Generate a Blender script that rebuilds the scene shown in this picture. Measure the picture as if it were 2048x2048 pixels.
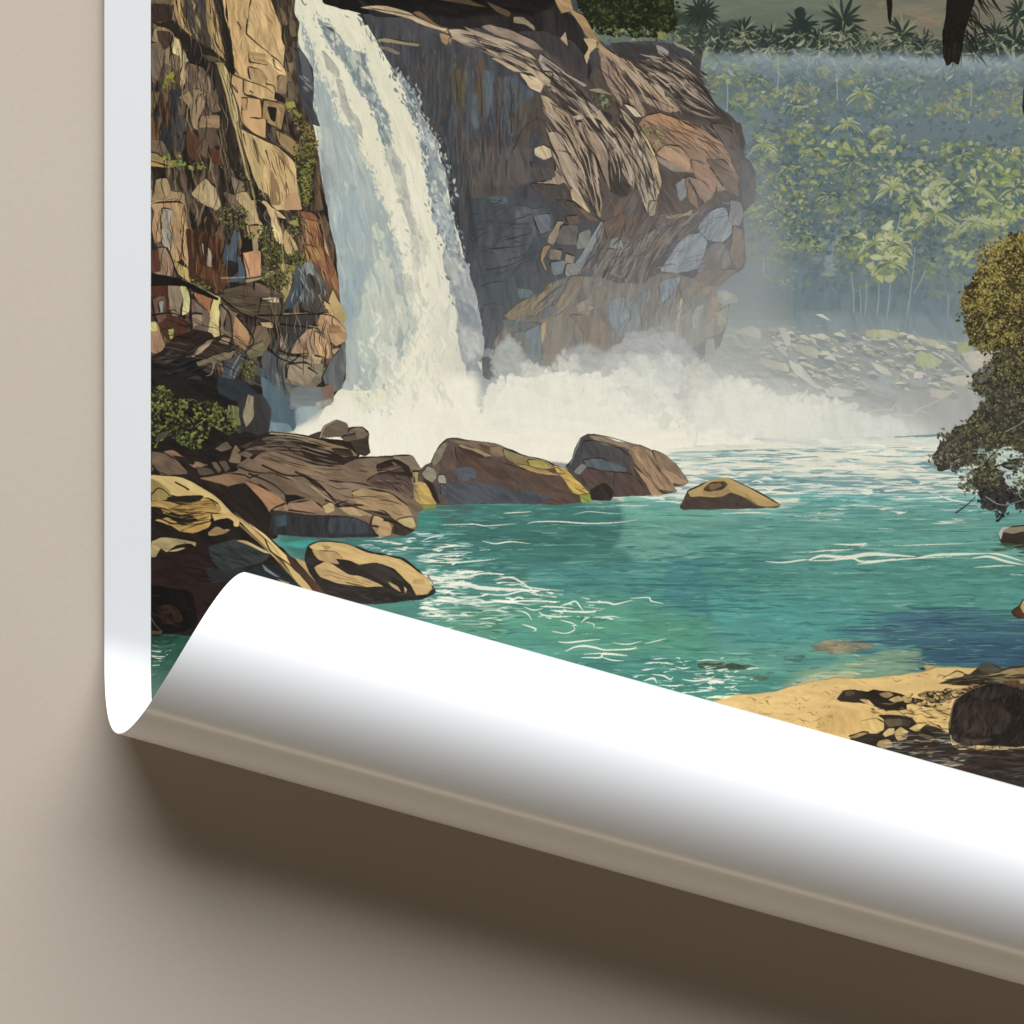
import bpy, math
import numpy as np
from mathutils import Vector

# ---------------------------------------------------------------- scene, camera, light, exposure
for o in list(bpy.data.objects): bpy.data.objects.remove(o)
SC = bpy.context.scene
COL = SC.collection
U = 0.00025                                   # metres per poster unit (the frame is 2048 units = 51 cm wide)

def W3(px, py, pz=0.0):                       # poster units -> metres, centred on the frame
    return ((px - 1024.0) * U, (1024.0 - py) * U, pz * U)

cam_data = bpy.data.cameras.new('camera')
cam = bpy.data.objects.new('camera', cam_data); COL.objects.link(cam)
CAM_D = 12.0
cam.location = (0.0, 0.0, CAM_D)
cam_data.sensor_width = 36.0
cam_data.lens = 36.0 * CAM_D / (2048 * U)
cam_data.clip_start = 0.1; cam_data.clip_end = 100.0
SC.camera = cam

world = bpy.data.worlds.new('World'); SC.world = world; world.use_nodes = True
bg = world.node_tree.nodes['Background']
bg.inputs['Color'].default_value = (1.0, 0.90, 0.72, 1)
bg.inputs['Strength'].default_value = 0.056

def area(name, loc, target, sx, sy, power, color, spread=180):
    d = bpy.data.lights.new(name, 'AREA'); d.shape = 'RECTANGLE'; d.size = sx; d.size_y = sy
    d.energy = power; d.color = color; d.spread = math.radians(spread)
    o = bpy.data.objects.new(name, d); COL.objects.link(o)
    o.location = loc
    o.rotation_euler = (Vector(target) - Vector(loc)).to_track_quat('-Z', 'Y').to_euler()
    return o

area('key_lamp', (0.7, 5.25, 3.0), (0, 0, 0), 8.5, 5.8, 945, (0.97, 0.985, 1.0))       # large soft lamp above the poster
area('fill_lamp', (-0.62, -2.15, 0.26), (0.05, -0.15, 0), 3.6, 0.10, 12.0, (1.0, 0.80, 0.56))   # weak warm fill low below it, added for the roll's underside and stripe
SC.view_settings.view_transform = 'Standard'
SC.view_settings.look = 'None'
SC.view_settings.exposure = 0.0
SC.view_settings.gamma = 1.0
SC.view_settings.use_curve_mapping = False
SC.render.engine = 'CYCLES'
SC.cycles.max_bounces = 8

# ---------------------------------------------------------------- the print: a small vector painter
# Flat-colour shapes, ink strokes, leaves and ripples are rasterised into an array that becomes the
# printed picture.  Coordinates are millimetre-like poster units (x right, y down).
import numpy as np
PX0, PY0, PW, PH = 302, -160, 2000, 1880          # printed area covered by the raster, poster units
CV = np.zeros((PH, PW, 3), np.float32)            # display colours 0..1
RS = np.random.RandomState
TILE = {'A': (290, 0, 3.0), 'B': (847, 0, 3.0), 'C': (1404, 0, 3.0),
        'D': (290, 500, 3.0), 'E': (847, 500, 3.0), 'F': (1404, 500, 3.0),
        'G': (290, 1000, 3.0), 'H': (847, 1000, 3.0), 'I': (1404, 1000, 3.0),
        'J': (290, 0, 4.6), 'K': (290, 400, 4.6), 'L': (290, 800, 3.167), 'M': (600, 0, 4.6), 'T': (0, 0, 1.0)}

def hx(c):
    if not isinstance(c, str): return np.array(c, np.float32)
    c = c.lstrip('#')
    return np.array([int(c[i:i + 2], 16) / 255 for i in (0, 2, 4)], np.float32)

def pt(tile, s):
    x0, y0, k = TILE[tile]
    a = np.array([[float(v) for v in q.split(',')] for q in s.split()]) if isinstance(s, str) else np.array(s, float)
    return a / k + (x0, y0)

def _h(ix, iy, seed):
    n = (ix.astype(np.int64) * 374761393 + iy.astype(np.int64) * 668265263 + seed * 974634541) & 0x7fffffff
    n = ((n ^ (n >> 13)) * 1274126177) & 0x7fffffff
    n = n ^ (n >> 16)
    return (n & 0xffff).astype(np.float32) / 65535.0

def noise(x, y, seed=0):
    ix = np.floor(x); iy = np.floor(y)
    fx = x - ix; fy = y - iy
    fx = fx * fx * (3 - 2 * fx); fy = fy * fy * (3 - 2 * fy)
    a = _h(ix, iy, seed); b = _h(ix + 1, iy, seed); c = _h(ix, iy + 1, seed); d = _h(ix + 1, iy + 1, seed)
    return (a + (b - a) * fx) * (1 - fy) + (c + (d - c) * fx) * fy

def fbm(x, y, seed=0, o=3):
    t = 0; w = 0; a = 1.0
    for i in range(o):
        t = t + a * noise(x * 2 ** i, y * 2 ** i, seed + 17 * i); w += a; a *= .55
    return t / w

def smooth(p, n=4, closed=True, K=.5):
    if len(p) < 3: return p
    if closed: q = np.vstack([p[-1], p, p[:2]])
    else: q = np.vstack([2 * p[0] - p[1], p, 2 * p[-1] - p[-2]])
    t = np.linspace(0, 1, n, endpoint=False)[:, None]
    out = []
    for i in range(1, len(q) - 2):
        a, b, c, d = q[i - 1], q[i], q[i + 1], q[i + 2]
        m0 = (c - a) * K; m1 = (d - b) * K
        out.append(b * (2 * t ** 3 - 3 * t * t + 1) + m0 * (t ** 3 - 2 * t * t + t) + c * (3 * t * t - 2 * t ** 3) + m1 * (t ** 3 - t * t))
    out = np.vstack(out)
    if not closed: out = np.vstack([out, p[-1]])
    return out

def mask(p, sub=3):
    # exact horizontal coverage, sub-sampled scanlines, even-odd rule
    x = p[:, 0] - PX0; y = p[:, 1] - PY0
    r0 = max(0, int(np.floor(y.min()))); r1 = min(PH, int(np.ceil(y.max())) + 1)
    c0 = max(0, int(np.floor(x.min()))); c1 = min(PW, int(np.ceil(x.max())) + 2)
    if r1 <= r0 or c1 <= c0: return None
    R = (r1 - r0) * sub
    ys = r0 + (np.arange(R) + .5) / sub
    xa, ya = x, y; xb, yb = np.roll(x, -1), np.roll(y, -1)
    D = np.zeros((R, c1 - c0 + 3), np.float32)
    cross = np.full((len(x), R), np.inf, np.float32)
    lo = np.minimum(ya, yb); hi = np.maximum(ya, yb)
    for e in range(len(x)):
        if hi[e] == lo[e]: continue
        i0 = int(np.ceil((lo[e] - r0) * sub - .5)); i1 = int(np.ceil((hi[e] - r0) * sub - .5))
        i0 = max(0, i0); i1 = min(R, i1)
        if i1 <= i0: continue
        cross[e, i0:i1] = xa[e] + (ys[i0:i1] - ya[e]) * (xb[e] - xa[e]) / (yb[e] - ya[e])
    cross.sort(axis=0)
    n = int((np.isfinite(cross)).sum(axis=0).max())
    rows = np.arange(R)
    for k in range(n):
        cx = cross[k]; ok = np.isfinite(cx)
        v = np.clip(cx[ok] - c0, 0, c1 - c0 + 1)
        f = np.floor(v).astype(int); fr = v - f
        s = 1.0 if k % 2 == 0 else -1.0
        D[rows[ok], f] += s * (1 - fr)
        D[rows[ok], np.minimum(f + 1, D.shape[1] - 1)] += s * fr
    cov = np.cumsum(D, axis=1)[:, :c1 - c0].reshape(r1 - r0, sub, c1 - c0).mean(axis=1)
    return r0, r1, c0, c1, np.clip(cov, 0, 1)

def grid(r0, r1, c0, c1):
    yy, xx = np.mgrid[r0:r1, c0:c1].astype(np.float32)
    return xx + PX0, yy + PY0

def wob(p, amp, seed, f=.06):
    # uneven hand-painted edge
    q = []
    for i in range(len(p)):
        a, b = p[i], p[(i + 1) % len(p)]
        n = max(1, int(np.hypot(*(b - a)) / 4))
        t = np.arange(n)[:, None] / n
        q.append(a + (b - a) * t)
    q = np.vstack(q)
    dx = fbm(q[:, 0] * f, q[:, 1] * f, seed, 3) - .5
    dy = fbm(q[:, 0] * f + 50, q[:, 1] * f, seed + 5, 3) - .5
    return q + np.stack([dx, dy], 1) * 2 * amp

_sd = [1]
def p(tile, s, col, ln=0, lc='#241d17', sm=True, tx=.08, ang=80, sc=14., st=4., w=1.2, a=1.0, pal=None, soft=0):
    """a painted patch: flat colour with a few posterised tones along the grain, optional ink outline"""
    _sd[0] += 1; sd = _sd[0]
    q = pt(tile, s)
    if sm: q = smooth(q, 4, K=.2)
    if w: q = wob(q, w, sd)
    m = mask(q)
    if m is None: return
    r0, r1, c0, c1, cov = m
    X, Y = grid(r0, r1, c0, c1)
    base = hx(col)
    if tx or pal:
        t = np.radians(ang); u = X * np.cos(t) + Y * np.sin(t); v = -X * np.sin(t) + Y * np.cos(t)
        wv = fbm(u / (sc * 5), v / (sc * 3), sd + 3, 2) * 2.2
        n = fbm(u / (sc * st), v / sc + wv, sd, 3)
        lv = np.clip(np.round((n - .5) * 9), -3, 3) / 3
        if pal:
            P_ = np.stack([hx(c) for c in pal])
            k = np.clip(((n - .28) / .44 * len(pal)).astype(int), 0, len(pal) - 1)
            C = P_[k] * (1 + .05 * (noise(u / (sc * st * .4), v / (sc * .35), sd + 9) - .5))[..., None]
        else:
            C = base * (1 + tx * lv * 1.5 + tx * .6 * (noise(u / (sc * st * .5), v / (sc * .3), sd + 9) - .5))[..., None]
    else:
        C = np.broadcast_to(base, X.shape + (3,))
    cov = cov * a
    if soft:
        cov = blur(cov, soft)
    sl = CV[r0:r1, c0:c1]
    sl += (np.clip(C, 0, 1) - sl) * cov[..., None]
    if ln:
        ink(q, ln, lc, sd)

def grow(tile, s, k):
    q = pt(tile, s); c = q.mean(0); q = c + (q - c) * k
    x0, y0, z = TILE[tile]
    return (q - (x0, y0)) * z

def rim(tile, s, n, r, cols, sd, an=1.25, spread=4., a=.8):
    # broken edge: small dabs scattered along an outline
    q = smooth(pt(tile, s), 8); rs = RS(sd)
    for i in rs.randint(0, len(q), n):
        x, y = q[i] + rs.randn(2) * spread
        leaf(x, y, rs.uniform(*r), an + rs.uniform(-.5, .5), rs.uniform(.2, .5), hx(cols[rs.randint(len(cols))]), a, rs.uniform(-.3, .3))

def blur(a, r):
    for _ in range(2):
        for ax in (0, 1):
            k = 2 * r + 1
            b = np.pad(a, [(r + 1, r) if i == ax else (0, 0) for i in range(a.ndim)], mode='edge').cumsum(axis=ax)
            a = (np.take(b, range(k, b.shape[ax]), axis=ax) - np.take(b, range(0, b.shape[ax] - k), axis=ax)) / k
    return a

def fill(q, col, a=1.0):
    m = mask(q, 2)
    if m is None: return
    r0, r1, c0, c1, cov = m
    sl = CV[r0:r1, c0:c1]
    sl += (hx(col) - sl) * (cov * a)[..., None]

def _area(q):
    return (q[:, 0] * np.roll(q[:, 1], -1) - q[:, 1] * np.roll(q[:, 0], -1)).sum()

def ink(q, wd, col, sd=0, a=.9):
    # closed outline whose pressure comes and goes
    q = np.vstack([q, q[:1]])
    if len(q) > 60: q = q[::2]
    d = np.gradient(q, axis=0); L = np.hypot(d[:, 0], d[:, 1]) + 1e-6
    nrm = np.stack([-d[:, 1], d[:, 0]], 1) / L[:, None]
    pr = np.clip(fbm(q[:, 0] * .04 + 7, q[:, 1] * .04, sd + 2, 2) * 3.4 - 1.2, 0.0, 1.4) * wd / 2
    pr = pr * (.55 + .45 * np.sign((d[:, 0] * .8 - d[:, 1] * .6) * (1 if _area(q) > 0 else -1)))
    seg = np.vstack([q + nrm * pr[:, None], (q - nrm * pr[:, None])[::-1]])
    fill(seg, col, a)

def line(tile, s, col='#241d17', w0=2.5, w1=.5, a=.95, mid=None):
    """a brush stroke that swells and tapers"""
    q = smooth(pt(tile, s), 6, closed=False)
    strokeq(q, col, w0, w1, a, mid)

def strokeq(q, col, w0, w1, a=.95, mid=None):
    if len(q) < 2: return
    d = np.gradient(q, axis=0); L = np.hypot(d[:, 0], d[:, 1]) + 1e-6
    nrm = np.stack([-d[:, 1], d[:, 0]], 1) / L[:, None]
    t = np.linspace(0, 1, len(q))
    if mid is not None: wd = np.where(t < .5, w0 + (mid - w0) * np.sin(t * np.pi), w1 + (mid - w1) * np.sin(t * np.pi))
    else: wd = w0 + (w1 - w0) * t
    fill(np.vstack([q + nrm * wd[:, None] / 2, (q - nrm * wd[:, None] / 2)[::-1]]), col, a)

def inside(q, n, rs):
    b0, b1 = q.min(0), q.max(0); out = []
    while len(out) < n:
        c = b0 + (b1 - b0) * rs.rand(n * 3, 2)
        x, y = c[:, 0], c[:, 1]; ins = np.zeros(len(c), bool)
        for i in range(len(q)):
            (ax, ay), (bx, by) = q[i], q[(i + 1) % len(q)]
            if ay == by: continue
            cr = ((ay > y) != (by > y)) & (x < (bx - ax) * (y - ay) / (by - ay) + ax)
            ins ^= cr
        out += list(c[ins])
        if not ins.any(): break
    return np.array(out[:n])

def leaf(x, y, r, an, asp, col, a=1.0, bend=.25):
    t = np.linspace(0, 1, 7)
    wv = np.sin(np.pi * t ** .8) * r * asp
    c = np.stack([(t - .5) * 2 * r, bend * r * np.sin(np.pi * t)], 1)
    q = np.vstack([c + np.stack([0 * t, wv], 1), (c - np.stack([0 * t, wv], 1))[::-1]])
    ca, sa = np.cos(an), np.sin(an)
    q = q @ np.array([[ca, sa], [-sa, ca]]) + (x, y)
    fill(q, col, a)

def leaves(tile, s, n, r, pal, sd, asp=(.3, .6), an=(0, 6.28), a=1.0, sort=True):
    """leaf-sized touches of the palette scattered inside an outline, dark ones first"""
    rs = RS(sd); q = smooth(pt(tile, s), 3)
    c = inside(q, n, rs)
    k = np.sort((rs.rand(len(c)) * len(pal)).astype(int)) if sort else (rs.rand(len(c)) * len(pal)).astype(int)
    for (x, y), i in zip(c, k):
        leaf(x, y, r[0] + (r[1] - r[0]) * rs.rand() ** 1.5, an[0] + (an[1] - an[0]) * rs.rand(),
             asp[0] + (asp[1] - asp[0]) * rs.rand(), hx(pal[i]) * (1 + .16 * (rs.rand() - .5)), a, rs.uniform(-.4, .4))

def palm(tile, x, y, r, dark, light, sd, n=11, lit=.4, a=.95, wd=.16):
    (x, y), = pt(tile, [[x, y]]); r = r / TILE[tile][2]
    rs = RS(sd)
    for i in range(n):
        t = np.pi * (-.08 + 1.16 * (i + rs.uniform(-.25, .25)) / (n - 1))
        L = r * rs.uniform(.7, 1.1)
        s = np.linspace(0, 1, 8)
        ex, ey = -np.cos(t), -np.sin(t) * .9
        q = np.stack([x + ex * L * s, y + ey * L * s * (1 - .25 * s) + L * (.55 * (1 - abs(np.sin(t))) + .16) * s ** 2], 1)
        strokeq(q, dark if rs.rand() > lit else light, r * wd * .5, .5, a, mid=r * wd * 1.3)
    for i in range(max(2, n // 3)):
        t = rs.uniform(.1, .9) * np.pi; L = r * rs.uniform(.5, .9); s = np.linspace(0, 1, 8)
        q = np.stack([x - np.cos(t) * L * s, y + L * (.75 * s ** 1.6) - L * .12 * s], 1)
        strokeq(q, light if rs.rand() < lit + .25 else dark, r * .06, .4, a, mid=r * wd * .8)

def ripples(tile, s, n, ln, th, pal, sd, a=.85, tilt=.03, wav=1.0):
    """long flat lens-shaped strokes lying on the water"""
    rs = RS(sd); q = smooth(pt(tile, s), 3)
    for x, y in inside(q, n, rs):
        L = ln[0] + (ln[1] - ln[0]) * rs.rand() ** 2; T = th[0] + (th[1] - th[0]) * rs.rand() ** 2
        t = np.linspace(-.5, .5, 9); ph = rs.rand() * 6.28
        c = np.stack([x + t * L, y + rs.uniform(-tilt, tilt) * t * L + np.sin(t * (3 + 4 * rs.rand()) + ph) * T * .35 * wav], 1)
        wd = np.cos(np.pi * t) ** .7 * T / 2 * (1 + .3 * np.sin(t * 7 + ph))
        wd = np.clip(wd, .05, None)
        fill(np.vstack([c + np.stack([0 * t, -wd], 1), (c + np.stack([0 * t, wd], 1))[::-1]]),
             hx(pal[rs.randint(len(pal))]) * (1 + .08 * (rs.rand() - .5)), a)

def inks(tile, s, n, ln, ang, col, sd, w=(1., 2.2), spread=.25, a=.8, curl=.25):
    """loose ink hatching that follows the grain of a rock"""
    rs = RS(sd); q = smooth(pt(tile, s), 3)
    for x, y in inside(q, n, rs):
        t = np.radians(ang) + rs.uniform(-spread, spread); L = ln[0] + (ln[1] - ln[0]) * rs.rand() ** 2
        u = np.linspace(-.5, .5, 8); k = rs.uniform(-curl, curl); k2 = rs.uniform(-curl, curl) * .6
        o = L * (k * (u * u * 2) + k2 * np.sin(u * 7) * .3)
        c = np.stack([x + u * L * np.cos(t) - o * np.sin(t), y + u * L * np.sin(t) + o * np.cos(t)], 1)
        strokeq(c, col if isinstance(col, str) else col[rs.randint(len(col))], .4, .3, a, mid=rs.uniform(*w))

def ribs(tile, s0, s1, n, cols, sd, w=(1.5, 6), part=(.15, .5), a=.9, jit=.02):
    """tapering strokes that follow two guide lines, like strata between two edges of a slab"""
    rs = RS(sd); g0 = pt(tile, s0); g1 = pt(tile, s1)
    def res(g):
        g = smooth(g, 8, closed=False); d = np.r_[0, np.cumsum(np.hypot(*np.diff(g, axis=0).T))]
        t = np.linspace(0, d[-1], 40); return np.stack([np.interp(t, d, g[:, 0]), np.interp(t, d, g[:, 1])], 1)
    a0, a1 = res(g0), res(g1)
    for i in range(n):
        m = rs.rand(); L = rs.uniform(*part); b = rs.uniform(-.05, 1 - L * .8)
        k0 = max(0, int(b * 39)); k1 = min(40, max(k0 + 4, int((b + L) * 39)))
        mm = m + jit * np.sin(np.linspace(0, 3 + 3 * rs.rand(), k1 - k0) + rs.rand() * 6) * rs.uniform(.5, 2)
        q = a0[k0:k1] * (1 - mm[:, None]) + a1[k0:k1] * mm[:, None]
        strokeq(q, hx(cols[rs.randint(len(cols))]) * (1 + .1 * (rs.rand() - .5)), .5, .4, a, mid=rs.uniform(*w) * rs.uniform(.5, 1))


def burst(tile, x, y, r, col, sd, n=17, span=(-1.15, 1.15), w=.13, lit=None, pl=.2):
    """spiky crown of a far palm seen against the light"""
    (x, y), = pt(tile, [[x, y]]); r = r / TILE[tile][2]; rs = RS(sd)
    for i in range(n):
        t = np.pi * (.5 + span[0] + (span[1] - span[0]) * (i + rs.uniform(-.3, .3)) / (n - 1)); Lr = r * rs.uniform(.7, 1.08)
        s = np.linspace(0, 1, 6); sag = rs.uniform(.05, .22) * abs(np.cos(t))
        q = np.stack([x + np.cos(t) * Lr * s, y - np.sin(t) * Lr * s + Lr * sag * s ** 2], 1)
        c = lit if (lit and rs.rand() < pl) else col
        strokeq(q, hx(c) * (1 + .2 * (rs.rand() - .5)), r * w * .4, .4, .95, mid=r * w * rs.uniform(.8, 1.3))

def dabs(tile, s, n, r, sd, low, high, scale=60., a=.6, asp=(.3, .6), an=(-1.2, 1.2), cut=.5):
    """leaf dabs gathered in clumps: high palette on the crests of a noise field, low palette between"""
    rs = RS(sd); q = smooth(pt(tile, s), 3); c = inside(q, n, rs)
    v = fbm(c[:, 0] / scale, c[:, 1] / scale * 1.3, sd + 7, 3); o = np.argsort(v + .05 * rs.rand(len(v)))
    for i in o:
        pal = high if v[i] > cut else low
        k = min(len(pal) - 1, int(abs(v[i] - cut) * 9 * rs.rand() * len(pal)))
        leaf(c[i, 0], c[i, 1], rs.uniform(*r), rs.uniform(*an), rs.uniform(*asp), hx(pal[k]) * (1 + .1 * (rs.rand() - .5)), a, rs.uniform(-.4, .4))
def vgrad(r0y, r1y, stops):
    ys = np.arange(r0y, r1y)
    S = np.array([s[0] for s in stops]); C = np.stack([hx(s[1]) for s in stops])
    return np.stack([np.interp(ys, S, C[:, i]) for i in range(3)], 1)

def paint_far():
    # sky and misty jungle
    CV[:] = vgrad(PY0, PY0 + PH, [(-160, '#5d6a60'), (0, '#66705f'), (70, '#6c7264'), (95, '#5e6d68'), (112, '#76878d'), (150, '#718286'), (260, '#6c7d82'),
                                  (420, '#6c8084'), (560, '#6f8289'), (640, '#7b8989'), (760, '#8f9691'), (860, '#9a9d98')])[:, None, :]
    p('C', '0,-200 2600,-200 2600,310 0,300', '#67705f', tx=.05, ang=0, sc=20, st=5)
    p('C', '960,-200 2600,-200 2600,300 1500,310 1100,300 940,180', '#787460', tx=.05, ang=0, sc=14, st=5, soft=12)
    p('C', '1190,50 1290,60 1420,110 1430,150 1350,170 1280,110 1200,80', '#8b7a60', tx=.08, ang=0, sc=6, w=3, a=.7)
    p('C', '1040,20 1100,10 1080,60', '#84745c', w=2, a=.6)
    p('C', '-100,120 160,150 330,190 520,170 700,200 1000,260 1300,270 1640,250 2600,200 2600,330 -100,330', '#39473f', tx=.14, ang=0, sc=8, w=6, soft=2)
    p('B', '1500,60 1640,110 1800,140 1932,120 1932,330 1500,300', '#3a463c', tx=.12, ang=0, sc=8, w=6, soft=2)
    for q in [(590, 150, 105), (845, 120, 135), (1200, 195, 110), (410, 225, 95), (250, 175, 85), (15, 60, 90), (1870, 280, 160), (1760, 195, 95), (1900, 60, 90), (1050, 285, 70),
              (700, 250, 90), (1330, 260, 85), (1640, 275, 85), (130, 240, 70), (500, 265, 80), (960, 280, 70), (1480, 280, 70), (2150, 150, 130), (2400, 220, 140)]:
        burst('C', q[0], q[1] + 8, q[2] * 1.2, '#28342d', int(q[0]), n=21, lit='#7d8062', pl=.13)
        burst('C', q[0], q[1] + q[2] * .6, q[2], '#2c3830', int(q[0]) + 1, n=13, span=(-1.3, 1.3), lit='#8f9070', pl=.3)
    p('C', '555,60 585,38 615,55 618,110 590,130 560,105', '#28342d', w=2); p('C', '540,130 600,110 660,150 640,220 560,220', '#29352d', w=4)
    burst('B', 1650, 70, 110, '#2b342a', 71, n=23, span=(-1.6, 1.6)); p('B', '1600,60 1650,20 1700,60 1690,110 1620,110', '#2b342a', w=4)
    leaves('C', '-60,190 1932,210 1932,300 -60,290', 260, (3, 9), ['#2d3a32', '#39473c', '#4a5645', '#5e6850', '#8a8f6d'], 11, asp=(.2, .4), an=(-.9, .9))
    dabs('C', '-100,150 500,190 1932,230 2300,240 2300,310 -100,300', 420, (3, 10), 12, ['#303d34', '#28332c'], ['#4b5845', '#6b7256', '#8c8f6c'], 30, .85, asp=(.15, .4))
    # mist over the forest edge, with the sheet's gloss sheen painted into it
    mist_sheen = np.zeros((PH, PW), np.float32)
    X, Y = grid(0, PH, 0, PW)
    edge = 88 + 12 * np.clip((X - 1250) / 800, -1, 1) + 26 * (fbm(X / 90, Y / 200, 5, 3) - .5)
    mist_sheen = np.clip((Y - edge) / 46, 0, 1); mist_sheen = mist_sheen * mist_sheen * (3 - 2 * mist_sheen)
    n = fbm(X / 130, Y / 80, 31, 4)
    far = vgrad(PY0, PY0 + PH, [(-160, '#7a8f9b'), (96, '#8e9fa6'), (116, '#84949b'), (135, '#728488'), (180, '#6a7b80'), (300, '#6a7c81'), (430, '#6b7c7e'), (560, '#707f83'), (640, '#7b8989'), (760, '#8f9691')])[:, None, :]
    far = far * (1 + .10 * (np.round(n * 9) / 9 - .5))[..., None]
    CV[:] += (far - CV) * (mist_sheen * .97)[..., None]
    # banks of trees, painted as separate tone masses
    for s, c in [('0,330 130,340 340,440 350,560 280,620 330,720 250,760 160,650 0,520', '#5f7370'), ('330,560 520,500 700,580 740,760 680,800 500,760 440,700', '#5c7175'),
                 ('430,780 660,790 700,880 860,850 1150,820 1210,960 1400,1000 1420,900 1600,830 1760,900 1932,900 1932,1360 1700,1440 1640,1560 1560,1560 1500,1400 1250,1500 1280,1560 1000,1560 800,1380 700,1380 620,1200 340,1120 300,960', '#5e7275'),
                 ('620,1180 900,1150 1010,1230 960,1370 760,1340', '#6a7b80'), ('330,1120 560,1120 660,1280 720,1400 900,1460 920,1560 700,1500 480,1560 300,1500 270,1280', '#647879'),
                 ('1050,480 1280,500 1300,640 1180,720 1060,650', '#697f80')]:
        p('C', s, c, tx=.07, ang=20, sc=10, st=2, w=7, soft=3, a=.8)
    p('C', '560,1560 1560,1560 1560,1932 560,1932', '#6d8186', tx=.05, soft=10, a=.6, ang=90, sc=8)
    dabs('C', '250,380 1932,400 2500,400 2500,1560 300,1560 330,900', 2600, (2.5, 9), 15, ['#607274', '#586a6c', '#516465', '#6a7b7d'], ['#68796c', '#6f7f66', '#7a8763', '#868f61', '#949b6c'], 55, .7)
    dabs('C', '300,760 760,760 1200,820 1500,860 1932,880 2300,900 2300,1500 1600,1560 1000,1540 300,1400', 3400, (2, 8), 16, ['#546766', '#4a6062', '#56696b'], ['#6f7e5e', '#7b8759', '#8a925a', '#999d64', '#abac7a'], 36, .75, cut=.52)
    dabs('C', '300,1120 640,1180 1000,1300 1932,1380 2300,1400 2300,1700 1500,1640 1000,1640 500,1560 300,1480', 1100, (2, 7), 17, ['#5e7072', '#586b6d', '#66787a'], ['#7a866c', '#868f6b', '#96996f'], 34, .6, cut=.56)
    dabs('C', '0,330 700,340 1300,420 1932,440 1932,700 1200,700 800,700 350,640 100,600', 1500, (2, 8), 18, ['#5f7273', '#586b6b', '#687a7c'], ['#76845f', '#848c5c', '#939965', '#a3a57a', '#9c8f66'], 34, .65, cut=.54)
    dabs('C', '280,1350 700,1480 1100,1500 1600,1500 2300,1500 2300,1800 1560,1800 900,1760 400,1700', 900, (2, 9), 19, ['#65777a', '#5f7274', '#6c7d81'], ['#74826f', '#818c6c', '#8f956f'], 40, .45, cut=.5)
    dabs('C', '-40,300 1932,330 2300,330 2300,480 1200,470 300,450', 700, (2, 9), 20, ['#6b7d82', '#64777b', '#738588'], ['#7f8d7c', '#8d977a', '#9aa08a'], 30, .5, cut=.5)
    g1 = ['#5a6e6c', '#66786a', '#76866a', '#84905f', '#939c64', '#a2a66b']
    g2 = ['#61756f', '#74856d', '#8a9668', '#9aa168', '#a9ab70', '#b9b987']
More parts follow.
